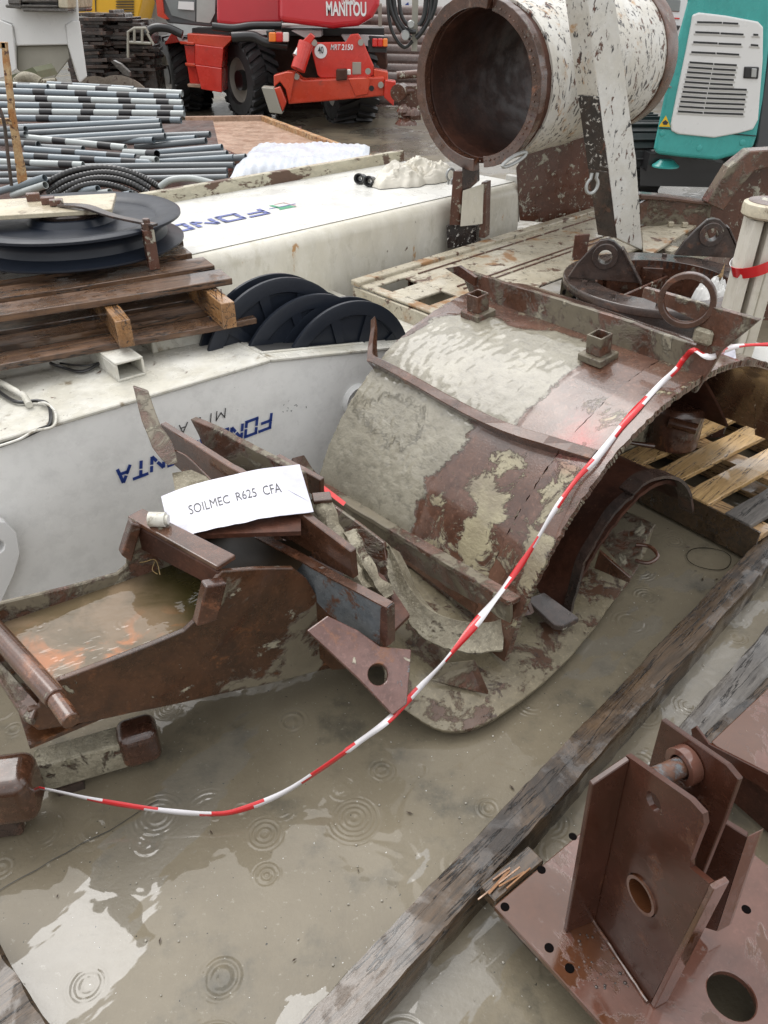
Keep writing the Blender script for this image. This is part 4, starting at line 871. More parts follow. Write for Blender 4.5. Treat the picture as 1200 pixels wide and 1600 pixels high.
# lower cut shell: band seen edge on
lo = root('cut_shell', 'cut shell section with rough flame cut edge, wedged beneath the shelf of the muddy shell', 'half shell', P(690, 960, z=0))
eo = [P(u, v, z=z_) for u, v, z_ in [(492, 762, .40), (520, 785, .40), (545, 803, .40), (575, 825, .395), (604, 847, .39)]]
ed = [P(u, v, z=z_) for u, v, z_ in [(520, 880, .26), (545, 900, .26), (570, 915, .25), (600, 935, .25), (622, 950, .25)]]
m = MB(); m.patch([spline(eo, 5), spline([a_.lerp(b_, .5) for a_, b_ in zip(eo, ed)], 5), spline(ed, 5)], .012); m.build('side_plate', m_rustmud, lo, bevel=.002)
m = MB(); m.add([eo[0].lerp(eo[2], .0) + Z * .013, eo[0].lerp(eo[2], .85) + Z * .013, eo[0].lerp(eo[2], .8) + Z * .013 + Vector((.012, .012, 0)), eo[0].lerp(eo[2], 0) + Z * .013 + Vector((.012, .012, 0))], [(0, 1, 2, 3)]); m.build('spray_mark', m_spray, lo)
e1_ = [P(u, v, z=z_) for u, v, z_ in [(604, 847, .39), (603, 880, .35), (612, 920, .30), (632, 960, .25), (660, 995, .20), (700, 1014, .165), (745, 1020, .15), (786, 1014, .14)]]
e2_ = [P(u, v, z=z_) for u, v, z_ in [(608, 852, .39), (622, 880, .36), (638, 915, .31), (665, 948, .27), (700, 965, .235), (735, 972, .215), (765, 972, .20), (790, 965, .19)]]
m = MB(); ra, rb = spline(e1_, 6), spline(e2_, 6); ra = [p + Vector((random.uniform(-.002, .002), random.uniform(-.002, .002), random.uniform(-.002, .002))) for p in ra]
m.patch([ra, [a_.lerp(b_, .5) - Z * .012 for a_, b_ in zip(ra, rb)], rb, [p + Vector((.03, .05, -.06)) for p in rb]], .012); m.build('curved_band', m_mud, lo, smooth=True, bevel=.001)
m = MB(); m.ext([P(786, 890, z=.30), P(800, 880, z=.32), P(830, 960, z=.17), P(790, 968, z=.17)], Vector((.01, .01, 0))); m.build('web_plate', m_rust, lo)

# ------------------------------------------------------------ trough beam and the plates joined to it (cleaning bucket arm)
TZ = .42
n0, n1 = P(95, 1060, z=TZ), P(290, 985, z=TZ); tp = VP(n0, n1); td = (n1 - n0).normalized(); tn = Vector((-td.y, td.x, 0))
fd = ((P(190, 893, z=TZ)) - n1); TW = abs(fd.dot(tn))
beam = root('trough_beam', 'heavy rusty box beam holding a trough of orange brown rain water, round bar across its end', 'steel beam', (n1.x, n1.y, 0))
m = MB(); ol = [(66, 1082), (95, 1062), (200, 1022), (288, 986), (303, 972), (318, 930), (347, 893), (400, 889), (458, 888), (480, 905), (512, 960), (520, 1044), (380, 1078), (240, 1108), (120, 1132), (60, 1142), (40, 1128), (45, 1110), (62, 1104)]
m.ext(jag([tp.hit(u, v) for u, v in ol], .05, .0015), tn * .014); m.build('near_side_plate', m_trough, beam, bevel=.003, seg=2)
m = MB(); fo = n0 + tn * TW; fpn = Plane(fo, tn)
ol = [(-60, 960), (0, 938), (100, 915), (180, 893), (196, 880), (197, 825), (250, 812), (330, 800), (440, 800), (440, 900), (300, 1000), (-60, 1075)]
m.ext([fpn.hit(u, v) for u, v in ol], -tn * .012); m.build('far_side_plate', m_rustmud, beam, bevel=.003)
fz = TZ - .16
m = MB(); a_, b_ = n0 - td * .1, n1 + td * .42; m.ext([Vector((p.x, p.y, fz)) for p in (a_ + tn * .014, b_ + tn * .014, b_ + tn * (TW - .014), a_ + tn * (TW - .014))], Z * -.012); m.build('floor_plate', m_trough, beam)
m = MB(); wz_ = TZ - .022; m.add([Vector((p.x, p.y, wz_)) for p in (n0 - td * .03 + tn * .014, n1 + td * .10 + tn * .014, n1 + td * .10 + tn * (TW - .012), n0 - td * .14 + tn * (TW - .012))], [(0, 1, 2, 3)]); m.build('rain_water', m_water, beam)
# cross bar over the trough, with end blocks
tz2 = tp.hit(347, 893).z
q0, q1 = tp.hit(333, 892), tp.hit(360, 888); w0 = fpn.hit(205, 815); w0.z = tz2 + .0
m = MB(); cb0 = tp.hit(322, 900); cb1 = tp.hit(400, 889)
dirb = (P(205, 814, z=tz2) - P(345, 893, z=tz2)); Lb = dirb.length; dirb.normalize(); sdb = Vector((dirb.y, -dirb.x, 0)); sdb = sdb if sdb.dot(td) > 0 else -sdb
c_ = P(340, 893, z=tz2)
m.ext([c_ - sdb * .0, c_ + sdb * .055, c_ + dirb * Lb + sdb * .045, c_ + dirb * Lb], Z * .014); m.build('cross_plate', m_rust2, beam, bevel=.003, seg=2)
m = MB(); m.ext([c_ - Z * .002, c_ + dirb * Lb - Z * .002, c_ + dirb * Lb - Z * .075, c_ - Z * .055], sdb * .012); m.build('cross_web', m_darkrust, beam, bevel=.002)
m = MB(); m.ext([tp.hit(u, v, 0) for u, v in [(314, 905), (347, 900), (332, 958), (300, 968)]], -tn * .03); m.build('end_block', m_rust, beam, bevel=.004, seg=2)
m = MB(); m.ext([fpn.hit(u, v, 0) for u, v in [(200, 808), (216, 812), (200, 870), (184, 858)]], -tn * .03); m.build('end_block', m_rust, beam, bevel=.004, seg=2)
m = MB(); r_0 = P(445, 890, z=tz2); m.ext([P(300, 836, z=tz2 - .0), P(318, 812, z=tz2), P(470, 800, z=tz2), P(470, 830, z=tz2)], Z * -.012); m.build('rear_plate', m_darkrust, beam)
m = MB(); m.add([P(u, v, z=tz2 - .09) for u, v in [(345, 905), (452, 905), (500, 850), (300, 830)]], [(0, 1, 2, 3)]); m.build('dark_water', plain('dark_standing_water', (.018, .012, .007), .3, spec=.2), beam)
m = MB(); cg = P(243, 812, z=tz2 + .03); m.tube([cg - td * .012 + tn * .01, cg + td * .02 - tn * .012], .018, 16); m.tube([cg + td * .02 - tn * .012, cg + td * .026 - tn * .016], .012, 16); m.build('plug', m_whited, beam, smooth=True)
# round bar across the open end
b0, b1, b2 = P(-40, 950, z=TZ + .005), P(88, 1092, z=TZ + .005), P(112, 1128, z=TZ - .002)
m = MB(); m.tube([b0, b0.lerp(b1, .5), b1], .0235, 28); m.build('bar_sleeve', m_rust2, beam, smooth=True, bevel=.002)
m = MB(); m.tube([b1 - (b1 - b0).normalized() * .02, b2 + Z * .002], .0185, 28); m.build('bar_pin', m_rust2, beam, smooth=True, bevel=.002)
m = MB(); m.ext([P(-10, 1050, z=TZ - .05), P(-10, 1020, z=TZ - .05), P(60, 1098, z=TZ - .05), P(50, 1125, z=TZ - .06), P(35, 1120, z=TZ - .06)], Z * -.02); m.build('end_plate', m_rustmud, beam, bevel=.003)
# straw on the cross plate
m = MB(); m.tube(spline([P(205, 880, z=TZ + .01), P(225, 878, z=TZ + .02), P(243, 875, z=TZ + .02), P(250, 898, z=TZ + .0)], 4), .0012, 5); m.tube(spline([P(243, 875, z=TZ + .02), P(238, 890, z=TZ + .01), P(246, 897, z=TZ)], 4), .0010, 5)
tag(m.build('straw', plain('dry_straw', (.35, .24, .10), .6)), 'dry straw stalk floating in the trough by the cross bar', 'straw')

# long plate across the beam end and its neighbours
s0, s1 = P(455, 872, z=.45), P(605, 952, z=.45); sp = VP(s0, s1); sn2 = sp.n if sp.n.dot(Vector((0, 1, 0))) > 0 else -sp.n
cp = root('cross_plates', 'row of rusty parallel plates across the beam, blue grey paint left on the front one', 'steel frame', (s1.x, s1.y, 0))
m = MB(); m.ext(jag([sp.hit(u, v) for u, v in [(345, 800), (395, 838), (455, 868), (520, 905), (605, 950), (606, 1010), (590, 1015), (515, 962), (460, 920), (400, 880), (340, 850)]], .04, .0015), sn2 * .022); m.build('front_plate', m_greysteel, cp, bevel=.003, seg=2)
te = [sp.hit(u, v) for u, v in [(400, 841), (455, 869), (520, 906), (604, 950)]]
m = MB(); m.patch([jag(te, .03, .001, closed=False), [p + sn2 * .025 for p in jag(te, .03, 0, closed=False)]], .004); m.v = [p - sn2 * .0015 + Z * .003 for p in m.v]; m.build('top_edge', m_rust2, cp)
m = MB(); m.ext([sp.hit(596, 948) - sn2 * .003, sp.hit(606, 951) - sn2 * .003, sp.hit(607, 1009) - sn2 * .003, sp.hit(594, 1012) - sn2 * .003], sn2 * .028); m.build('end_edge', m_rust, cp)
m = MB(); m.ext([sp.hit(u, v) - sn2 * .002 for u, v in [(462, 905), (515, 962), (598, 1010), (596, 1040), (520, 1046), (470, 1000)]], sn2 * .004); m.build('lower_web', m_trough, cp)
def upplate(pix, za, off, th_, name, mat, parent, zb=None):
    (u0, v0), (u1, v1) = pix[0], pix[1]; a_, b_ = P(u0, v0, z=za), P(u1, v1, z=za if zb is None else zb); pl = VP(a_, b_); nn = pl.n if pl.n.y > 0 else -pl.n
    m = MB(); m.ext(jag([pl.hit(u, v) for u, v in pix], .035, .002), nn * th_); return m.build(name, mat, parent, bevel=.002)
upplate([(250, 662), (330, 712), (400, 755), (470, 802), (548, 862), (552, 905), (480, 868), (400, 815), (340, 790), (270, 725)], .60, 0, .020, 'long_plate', m_rust2, cp, .585)
upplate([(297, 655), (330, 668), (400, 705), (470, 742), (480, 800), (400, 765), (318, 700), (310, 680)], .60, 0, .022, 'long_plate', m_rustmud, cp, .60)
upplate([(430, 712), (500, 750), (500, 780), (440, 745)], .52, 0, .018, 'long_plate', m_rust2, cp, .51)
m = MB(); a_, b_ = P(208, 604, z=.70), P(262, 728, z=.56); pf = Plane(a_, (b_ - a_).cross(Vector((.9, .3, .1)))); m.ext(jag([pf.hit(u, v) for u, v in [(208, 604), (232, 612), (252, 668), (268, 690), (278, 724), (262, 728), (238, 700), (222, 660)]], .03, .002), Vector((-.004, .012, 0))); m.build('upright_fin', m_rustmud, cp, bevel=.002)
m = MB(); m.ext([P(u, v, z=.52) for u, v in [(270, 745), (300, 740), (345, 760), (340, 790), (275, 775)]], Z * .012); m.build('tie_plate', m_mud, cp)
m = MB(); m.tube(spline([P(262, 700, z=.575), P(290, 712, z=.575), P(315, 735, z=.57), P(330, 750, z=.56)], 5), .003, 6); m.build('bent_wire', m_rust, cp, smooth=True)
m = MB(); m.ext([P(u, v, z=.34) for u, v in [(345, 840), (460, 800), (600, 900), (640, 960), (600, 1000)]], Z * -.01); m.build('bottom_plate', m_darkrust, cp)
# chunky mud covered bars
random.seed(21)
def lumpy(path, w_, mat, name, parent, n=4, amp=.006):
    m = MB(); vs = []; path = spline(path, 8); k = len(path); sg = 14
    for i, p in enumerate(path):
        d = (path[min(i + 1, k - 1)] - path[max(i - 1, 0)]).normalized(); a_ = d.cross(Vector((.3, .9, .2))).normalized(); b_ = d.cross(a_)
        for j_ in range(sg):
            th = 2 * math.pi * j_ / sg; r_ = w_ / max(abs(math.cos(th)), abs(math.sin(th))) * .9; r_ = min(r_, w_ * 1.25); q = p + (a_ * math.cos(th) + b_ * math.sin(th)) * r_; vs.append(q + (a_ * math.cos(th) + b_ * math.sin(th)) * noise.noise(q * 38) * amp * 2)
    f = [(i * sg + j_, i * sg + (j_ + 1) % sg, (i + 1) * sg + (j_ + 1) % sg, (i + 1) * sg + j_) for i in range(k - 1) for j_ in range(sg)] + [tuple(range(sg)), tuple((k - 1) * sg + j_ for j_ in range(sg - 1, -1, -1))]
    m.add(vs, f); return m.build(name, mat, parent, smooth=True)
lumpy([P(503, 782, z=.50), P(520, 830, z=.45), P(545, 880, z=.40), P(570, 925, z=.36)], .021, m_mud, 'muddy_bar', cp)
lumpy([P(545, 835, z=.44), P(560, 860, z=.42), P(585, 905, z=.38), P(605, 935, z=.35)], .019, m_mud, 'muddy_bar', cp)
m = MB(); m.box(P(503, 778, z=.51), Vector((.024, .004, 0)), Vector((-.004, .020, 0)), Z * .006); m.build('bar_cap', m_rust2, cp, bevel=.002)
# triangular plate with a hole
tri3 = P3(P(480, 985, z=.40), P(643, 1015, z=.32), P(614, 1117, z=.235))
tpz = root('corner_plate', 'rusty pointed plate with a round hole, at the front corner of the beam', 'steel plate', tri3.hit(614, 1117))
ol = [tri3.hit(u, v) for u, v in [(480, 985), (512, 962), (560, 985), (594, 1010), (643, 1015), (636, 1100), (614, 1117), (560, 1060)]]
nz_ = tri3.n if tri3.n.z > 0 else -tri3.n
hl = []
hc_ = tri3.hit(591, 1054); hr_ = (tri3.hit(607, 1054) - hc_).length; e_ = (tri3.hit(607, 1054) - hc_).normalized(); g_ = nz_.cross(e_)
hl = circ(hc_, e_, g_, hr_, 24); hl = hl if (ol[1] - ol[0]).cross(ol[2] - ol[1]).dot(nz_) > 0 else hl[::-1]
m = MB(); m.ring_ext(ol, hl, -nz_ * .014); m.build('plate', layered('plate_rust_grey', (.11, .05, .04), (.17, .09, .075), 7, [((.22, .09, .04), 7, .56, .68, .4, .2), ((.20, .215, .23), 9, .60, .64, .4, .5), ((.40, .36, .28), 11, .66, .70, .5, .5)], (.15, .4), coat=.3, seed=51), tpz, bevel=.002)

# paper notice
pc = [P(252, 776, z=.565), P(468, 726, z=.60), P(490, 800, z=.56), P(268, 845, z=.545)]
rows = []
for i in range(14):
    r_ = []
    for k in range(26):
        s_, t_ = k / 25, i / 13; p = (pc[0] * (1 - s_) + pc[1] * s_) * (1 - t_) + (pc[3] * (1 - s_) + pc[2] * s_) * t_
        p = p + Z * (.016 * math.sin(math.pi * s_) * (1 - .3 * t_) + .004 * noise.noise(Vector((s_ * 3, t_ * 3, 0))) - .012 * max(0, .15 - s_) * 6 * t_); 
        if i == 13: p += Vector((0, -.006 * noise.noise(Vector((s_ * 9, 3, 0))), 0))
        r_.append(p)
    rows.append(r_)
paper = root('paper_notice', 'wet white paper notice reading SOILMEC R625 CFA laid over the rusty plates', 'notice', pc[0])
m = MB(); m.patch(rows, .0012); m.build('sheet', m_paper, paper, smooth=True)
def paper_pt(s_, t_):
    p = (pc[0] * (1 - s_) + pc[1] * s_) * (1 - t_) + (pc[3] * (1 - s_) + pc[2] * s_) * t_
    return p + Z * (.016 * math.sin(math.pi * s_) * (1 - .3 * t_) + .004 * noise.noise(Vector((s_ * 3, t_ * 3, 0))) - .012 * max(0, .15 - s_) * 6 * t_ + .0022)
vs, fs = text_mb('SOILMEC  R625  CFA', 1, 0); x0, x1 = min(v.x for v in vs), max(v.x for v in vs); y0, y1 = min(v.y for v in vs), max(v.y for v in vs)
m = MB(); m.add([paper_pt(.16 + .66 * (v.x - x0) / (x1 - x0) + 0 * .05, .60 - .18 * (v.y - y0) / (y1 - y0) - .06 * (v.x - x0) / (x1 - x0)) for v in vs], fs); m.build('lettering', m_ink, paper)
m = MB(); 
for (a_, b_) in (((.53, .08), (.72, .33)), ((.86, .5), (1.0, .8))):
    q = [paper_pt(min(.99, a_[0]), a_[1]), paper_pt(min(.99, a_[0] + .09), a_[1]), paper_pt(min(.99, b_[0] + .07), b_[1]), paper_pt(min(.99, b_[0]), b_[1])]; m.add([p - Z * .0006 for p in q], [(0, 1, 2, 3)])
m.build('clear_tape', plain('clear_tape_grey', (.55, .55, .62), .15, coat=1), paper)

# teeth blocks on the ground, left
bl = root('ground_block', 'rounded rusty block at the left edge, caution tape tied behind it', 'tool block', P(40, 1290, z=0))
m = MB(); cpt = P(18, 1232, z=.13); ax_ = Vector((1, .16, 0)).normalized(); ay_ = Vector((-.16, 1, 0)).normalized()
m.box(cpt - ax_ * .035, ax_ * .092, ay_ * .055, Z * .070); m.build('block', m_rust2, bl, smooth=True, bevel=.030, seg=6)
m = MB(); m.box(Vector((cpt.x - .05, cpt.y, .03)), ax_ * .05, ay_ * .04, Z * .03); m.build('block_foot', m_dark, bl, bevel=.006)
tb = root('tool_bar', 'mud stained steel bar with rounded brown end, on the wet ground under the beam', 'steel bar', P(150, 1200, z=0))
ba, bb = P(60, 1205, z=.07), P(215, 1160, z=.07); dbr = (bb - ba).normalized(); sb = Z.cross(dbr)
m = MB(); m.box((ba + bb) / 2, (bb - ba) / 2, sb * .030, Z * .045); m.build('bar', m_mud, tb, bevel=.006, seg=2)
m = MB(); m.box(bb + dbr * .004 + Z * .006, dbr * .048, sb * .042, Z * .056); m.build('rounded_end', m_rust, tb, smooth=True, bevel=.026, seg=6)
m = MB(); m.box(Vector((ba.x + .06, ba.y + .01, .012)), dbr * .03, sb * .02, Z * .012); m.build('wedge', m_dark, tb)

# ------------------------------------------------------------ long wet sleeper, and wood bottom left
random.seed(8)
def timber(pa, pb, w_, h_, mat, name, rag=.004, n=50, z0=0.0):
    d = (pb - pa); L = d.length; d.normalize(); s_ = Z.cross(d); vs = []; pr = [(-.5, 0), (-.5, .92), (-.44, 1), (-.15, 1.0), (.2, 1), (.46, .99), (.5, .9), (.5, 0)]; k = len(pr)
    for i in range(n + 1):
        p = pa + d * (L * i / n)
        for (x, y) in pr:
            q = Vector((x * 5, i * .35, y * 3)); rg = rag * (noise.noise(q) * 2 + noise.noise(q * 2.5))
            vs.append(p + s_ * (x * w_ + rg) + Z * (z0 + y * h_ + (rg * .6 if y > .5 else 0)))
    f = [(i * k + j_, i * k + j_ + 1, (i + 1) * k + j_ + 1, (i + 1) * k + j_) for i in range(n) for j_ in range(k - 1)] + [tuple(range(k)), tuple(n * k + j_ for j_ in range(k - 1, -1, -1))]
    m = MB(); m.add(vs, f); return m.build(name, mat, smooth=True)
SH = .085
lA_, lB_, rA_ = P(462, 1600, z=SH), P(1177, 850, z=SH), P(566, 1600, z=SH)
dd = (lB_ - lA_).normalized(); sdx = Vector((dd.y, -dd.x, 0)); sw = (rA_ - lA_).dot(sdx)
pa = lA_ + sdx * sw / 2; pb = lB_ + sdx * sw / 2; pa.z = pb.z = 0
tag(timber(pa - dd * .3, pb + dd * .4, sw, SH, m_sleeper, 'sleeper', .0014, 160), 'long wet blackened timber sleeper lying diagonally across the flooded concrete', 'timber')
tag(timber(P(-60, 1480, z=0) , P(60, 1680, z=0), .10, .10, m_sleeper, 'timber_end', .003, 20), 'dark timber end in the bottom left corner', 'timber')

# ------------------------------------------------------------ brown base plate with pin bracket (lower right)
BZ = .13
bk = root('bracket_base', 'brown painted base plate with bolt holes and an upright pin bracket, wet with rain', 'machine bracket', P(950, 1500, z=BZ - .02))
def bpz(u, v, z=BZ): return P(u, v, z=z)
corner = bpz(772, 1415); ptA = bpz(905, 1295) ; dA_ = (bpz(935, 1262) - bpz(772, 1398)).normalized(); dB_ = (bpz(880, 1560) - bpz(775, 1418)).normalized()
dBp = Vector((dA_.y, -dA_.x, 0)); 
W1 = .50; W2 = .85
# outline with the one big oval opening
from math import cos, sin, pi
ol = [corner, corner + dA_ * .008 + dA_ * .0, corner + dA_ * W1, corner + dA_ * W1 + dBp * W2, corner + dBp * W2]
ol = [ol[0], ol[2], ol[3], ol[4]]
hcx = bpz(1143, 1555); ex_ = (bpz(1178, 1570) - hcx); hr = .040
hl = circ(hcx, dA_, dBp, hr, 32, hr * 1.05); up_n = (ol[1] - ol[0]).cross(ol[2] - ol[1]).z
hl = hl if (hl[1] - hl[0]).cross(hl[2] - hl[1]).z * up_n > 0 else hl[::-1]
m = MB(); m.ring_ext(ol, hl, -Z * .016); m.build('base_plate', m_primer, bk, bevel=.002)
holes = [(846, 1359), (789, 1417), (858, 1481), (890, 1513), (895, 1307), (1166, 1421)]
for (u, v) in holes:
    c_ = bpz(u, v); m = MB(); m.lathe(c_ + Z * .0012, Z, [(0, 0), (.0072, 0)], 20); m.lathe(c_ + Z * .0006, Z, [(.0072, .001), (.0082, .0006), (.0088, 0)], 20); m.build('bolt_hole', m_hole, bk, smooth=True)
# front upright channel
g0, g1 = bpz(925, 1432), bpz(1015, 1567); f1 = VP(g0, g1); f1n = f1.n if f1.n.dot(X) > 0 else -f1.n; fdir = (g1 - g0).normalized()
ol = [f1.hit(u, v) for u, v in [(978, 1180), (1078, 1250), (1098, 1272), (1100, 1288), (1078, 1345), (1078, 1356), (1108, 1380), (1106, 1392), (1016, 1567), (925, 1432)]]
c1 = f1.hit(1021, 1253); c2 = f1.hit(1003, 1398)
# split the plate into an upper and a lower part so that each carries one opening
def split_plate(upper, hole, name):
    up_s = (upper[1] - upper[0]).cross(upper[2] - upper[1]); h = hole if (hole[1] - hole[0]).cross(hole[2] - hole[1]).dot(up_s) > 0 else hole[::-1]
    return upper, h
mm = MB()
lm, rm = f1.hit(955, 1300), f1.hit(1088, 1318)
upper = [ol[0], ol[1], ol[2], ol[3], rm, lm]; lower = [lm, rm, ol[4], ol[5], ol[6], ol[7], ol[8], ol[9]]
u_, h_ = split_plate(upper, circ(c1, fdir, Z, .0165, 24), 0); mm.ring_ext(u_, h_, f1n * .010)
u_, h_ = split_plate(lower, circ(c2, (fdir * .85 - Z * .5).normalized(), (fdir * .5 + Z * .85).normalized(), .036, 32, .030), 0); mm.ring_ext(u_, h_, f1n * .010)
mm.build('front_cheek', m_primerdk, bk)
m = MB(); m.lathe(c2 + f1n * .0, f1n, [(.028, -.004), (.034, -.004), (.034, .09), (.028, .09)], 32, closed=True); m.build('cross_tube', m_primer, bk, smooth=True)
# left flange of the channel
lf = [f1.hit(978, 1180), f1.hit(925, 1432)]; back_off = (bpz(880, 1450) - bpz(925, 1432))
bo = Vector((back_off.x, back_off.y, 0)); bo = bo if bo.length < .12 else bo.normalized() * .08
fl_t = lf[0] + bo * 1.0 - Z * .035; m = MB(); m.ext([lf[0], lf[1], lf[1] + bo, fl_t], (fdir * .010)); m.build('side_flange', m_primerdk, bk, bevel=.0015)
# stepped right edge rib, set behind the cheek
m = MB(); e0 = f1.hit(1108, 1380); e1x = f1.hit(1016, 1567); nb = Vector((.035, .03, 0)); m.ext([e0, e1x, e1x + f1n * .03, e0 + f1n * .03 + Vector((0, 0, 0))], fdir * .010); m.build('edge_rib', m_primer, bk, bevel=.0015)
# rear cheek with boss and pin
r0 = P(1033, 1125, z=.605); r2_ = Vector((g0.x, g0.y, 0)) ; off2 = Vector((r0.x - f1.hit(978, 1180).x, r0.y - f1.hit(978, 1180).y, 0)).dot(f1n); f2 = Plane(g0 + f1n * off2, f1n)
ol2 = [f2.hit(u, v) for u, v in [(1033, 1124), (1135, 1195), (1154, 1218), (1130, 1285), (1060, 1460), (985, 1330), (1008, 1215)]]
for p in ol2[4:6]: p.z = BZ
m = MB(); m.ext(ol2, f1n * .010); m.build('rear_cheek', m_primerdk, bk, bevel=.0015)
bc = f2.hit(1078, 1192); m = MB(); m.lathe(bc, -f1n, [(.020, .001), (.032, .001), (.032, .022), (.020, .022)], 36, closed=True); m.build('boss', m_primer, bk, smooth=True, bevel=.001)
m = MB(); m.lathe(bc - f1n * .0, -f1n, [(0, .0), (.0165, 0), (.0165, off2 - .012), (0, off2 - .012)], 28); m.build('pin', m_greysteel, bk, smooth=True)
# box channel beyond
f3 = Plane(g0 + f1n * (off2 * 1.15), f1n); 
b3 = Plane(g0 + fdir * .10, fdir)
m = MB(); ob = [P(1118, 1270, z=.50), P(1130, 1285, z=.49), P(1168, 1312, z=.49)]; px_ = VP(P(1118, 1275, z=.45), P(1168, 1312, z=.44)); 
pk = [px_.hit(u, v) for u, v in [(1118, 1268), (1135, 1288), (1168, 1308), (1120, 1456), (1085, 1445), (1090, 1330)]]; m.ext(pk, Vector((.006, .010, 0))); m.build('stiffener', m_primerdk, bk, bevel=.0015)
m = MB(); m.ext([pk[2], pk[3], pk[3] + f1n * .03, pk[2] + f1n * .03], Vector((.006, .004, 0))); m.build('stiffener_lip', m_primer, bk)
# weld spatter and puddle grime inside the channel
random.seed(4); m = MB()
for i in range(40):
    c_ = bpz(random.uniform(900, 1010), 0 + random.uniform(1455, 1545)); r_ = random.uniform(.0015, .004); m.lathe(c_, Z, [(0, r_ * .7), (r_ * .7, r_ * .5), (r_, 0)], 7)
m.build('debris', m_dark, bk, smooth=True, kind='stuff')
m = MB(); wa, wb_ = f1.hit(918, 1426), f1.hit(1018, 1530); 
m.tube([g0 + fdir * (.165 * k / 16) - f1n * .004 + Z * (.003 + random.uniform(-.001, .001)) for k in range(17)], [random.uniform(.0025, .004) for _ in range(17)], 8); m.build('weld_bead', m_rust, bk, smooth=True)
# timbers below the base plate
for k, (a_, b_, wd_, hh_, lb) in enumerate(((corner + dA_ * .05 + dBp * .05, corner + dA_ * 1.2 + dBp * .04, .09, .06, 'split wet timber under the left edge of the brown base plate'), (corner + dBp * .55 + dA_ * .02, corner + dBp * .55 + dA_ * .9, .09, .09, 'timber bearer below the middle of the brown base plate'))):
    a_ = Vector((a_.x, a_.y, 0)); b_ = Vector((b_.x, b_.y, 0)); tag(timber(a_, b_, wd_, BZ - .018, m_sleeper, 'timber_bearer', .003, 30), lb, 'timber')
random.seed(12); m = MB()
for i in range(5):
    c_ = P(795 + random.uniform(-18, 30), 1372 + random.uniform(-14, 10), z=BZ + .002); d_ = (dA_ + Vector((random.uniform(-.15, .15), random.uniform(-.15, .15), random.uniform(-.1, .2)))).normalized(); s_ = Z.cross(d_).normalized()
    m.box(c_, d_ * random.uniform(.02, .055), s_ * random.uniform(.0012, .003), Z * random.uniform(.001, .002))
tag(m.build('wood_splinters', wood('fresh_split_wood', (.20, .09, .035), (.34, .17, .07), (.08, .04, .02), aA, 0, .3, 2, .4)), 'orange wood splinters at the corner of the brown base plate', 'splinter')
m = MB(); c_ = P(800, 1370, z=BZ - .02); m.box(c_, dA_ * .07, dBp * .022, Z * .016); tag(m.build('broken_wood', m_sleeper, bevel=.003), 'broken dark wood piece by the corner of the brown base plate', 'wood scrap')

# second brown plate and grey plank at the right edge
g_ = P(1050, 1150, z=.10); tag(timber(P(1088, 1172, z=.05) * 1 - Z * .05, P(1088, 1172, z=.05) - Z * .05 + A * 1.1, .12, .07, m_greywood, 'grey_plank', .003, 40), 'weathered grey plank beneath the second brown plate at the right edge', 'timber')
sp2 = root('second_plate', 'wet brown plate with a small lug, cut off by the right edge of the picture', 'steel plate', P(1170, 1160, z=.12))
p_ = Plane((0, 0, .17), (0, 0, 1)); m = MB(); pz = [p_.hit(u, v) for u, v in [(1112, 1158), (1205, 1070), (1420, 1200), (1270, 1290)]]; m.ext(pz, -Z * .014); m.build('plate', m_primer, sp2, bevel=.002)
vp_ = VP(pz[0], pz[3]); m = MB(); m.ext([vp_.hit(u, v, 0) for u, v in [(1082, 1138), (1090, 1133), (1110, 1160), (1205, 1208), (1260, 1240), (1260, 1262), (1200, 1232), (1088, 1168)]], Vector((-.006, -.004, 0))); m.build('front_edge', m_primerdk, sp2, bevel=.0015)
m = MB(); m.ext([Vector((p.x, p.y, .0)) + Z * .15 for p in (pz[0] + A * .03, pz[3] + A * .03)] + [Vector((p.x, p.y, .02)) for p in (pz[3] + A * .03, pz[0] + A * .03)], A * .01); m.build('web', m_darkrust, sp2)

# ------------------------------------------------------------ new pallet on the right with rusty pieces
NZ = .14
n_a, n_b, n_c = P(1170, 822, z=NZ), P(1000, 740, z=NZ), P(1200, 805, z=NZ)
np_ = root('pallet', 'new yellow wooden pallet standing on the flooded ground at the right', 'pallet', (n_a.x, n_a.y, 0))
da = (P(1040, 752, z=NZ) - P(1172, 818, z=NZ)).normalized(); db = Vector((da.y, -da.x, 0)); db = db if db.x > 0 else -db       # da: along the near left side, db: along the boards
o_ = P(1172, 820, z=NZ)
for i, x in enumerate((.045, .205, .36, .515, .67)):
    board(o_ + da * x + db * .40 - Z * .010, db, .095, .80, .020, m_pal if i else m_greywood, 'board', np_)
m_grow = m_palB
for y in (.045, .40, .755): board(o_ + da * .36 + db * y - Z * .036, da, .09, .80, .026, m_palB, 'bearer', np_)
for x in (.05, .36, .68):
    for y in (.05, .40, .75):
        m = MB(); m.box(Vector((o_.x, o_.y, .062)) + da * x + db * y, da * .05, db * .045, Z * .028); m.build('block', m_palB, np_, bevel=.003)
for y in (.05, .40, .75): board(Vector((o_.x, o_.y, .022)) + da * .36 + db * y, da, .09, .80, .02, m_palB, 'bearer', np_)
m = MB(); m.box(Vector((o_.x, o_.y, .074)) + da * .36 + db * .0, da * .40, db * .004, Z * .058); m.build('side_board', m_sleeper, np_)
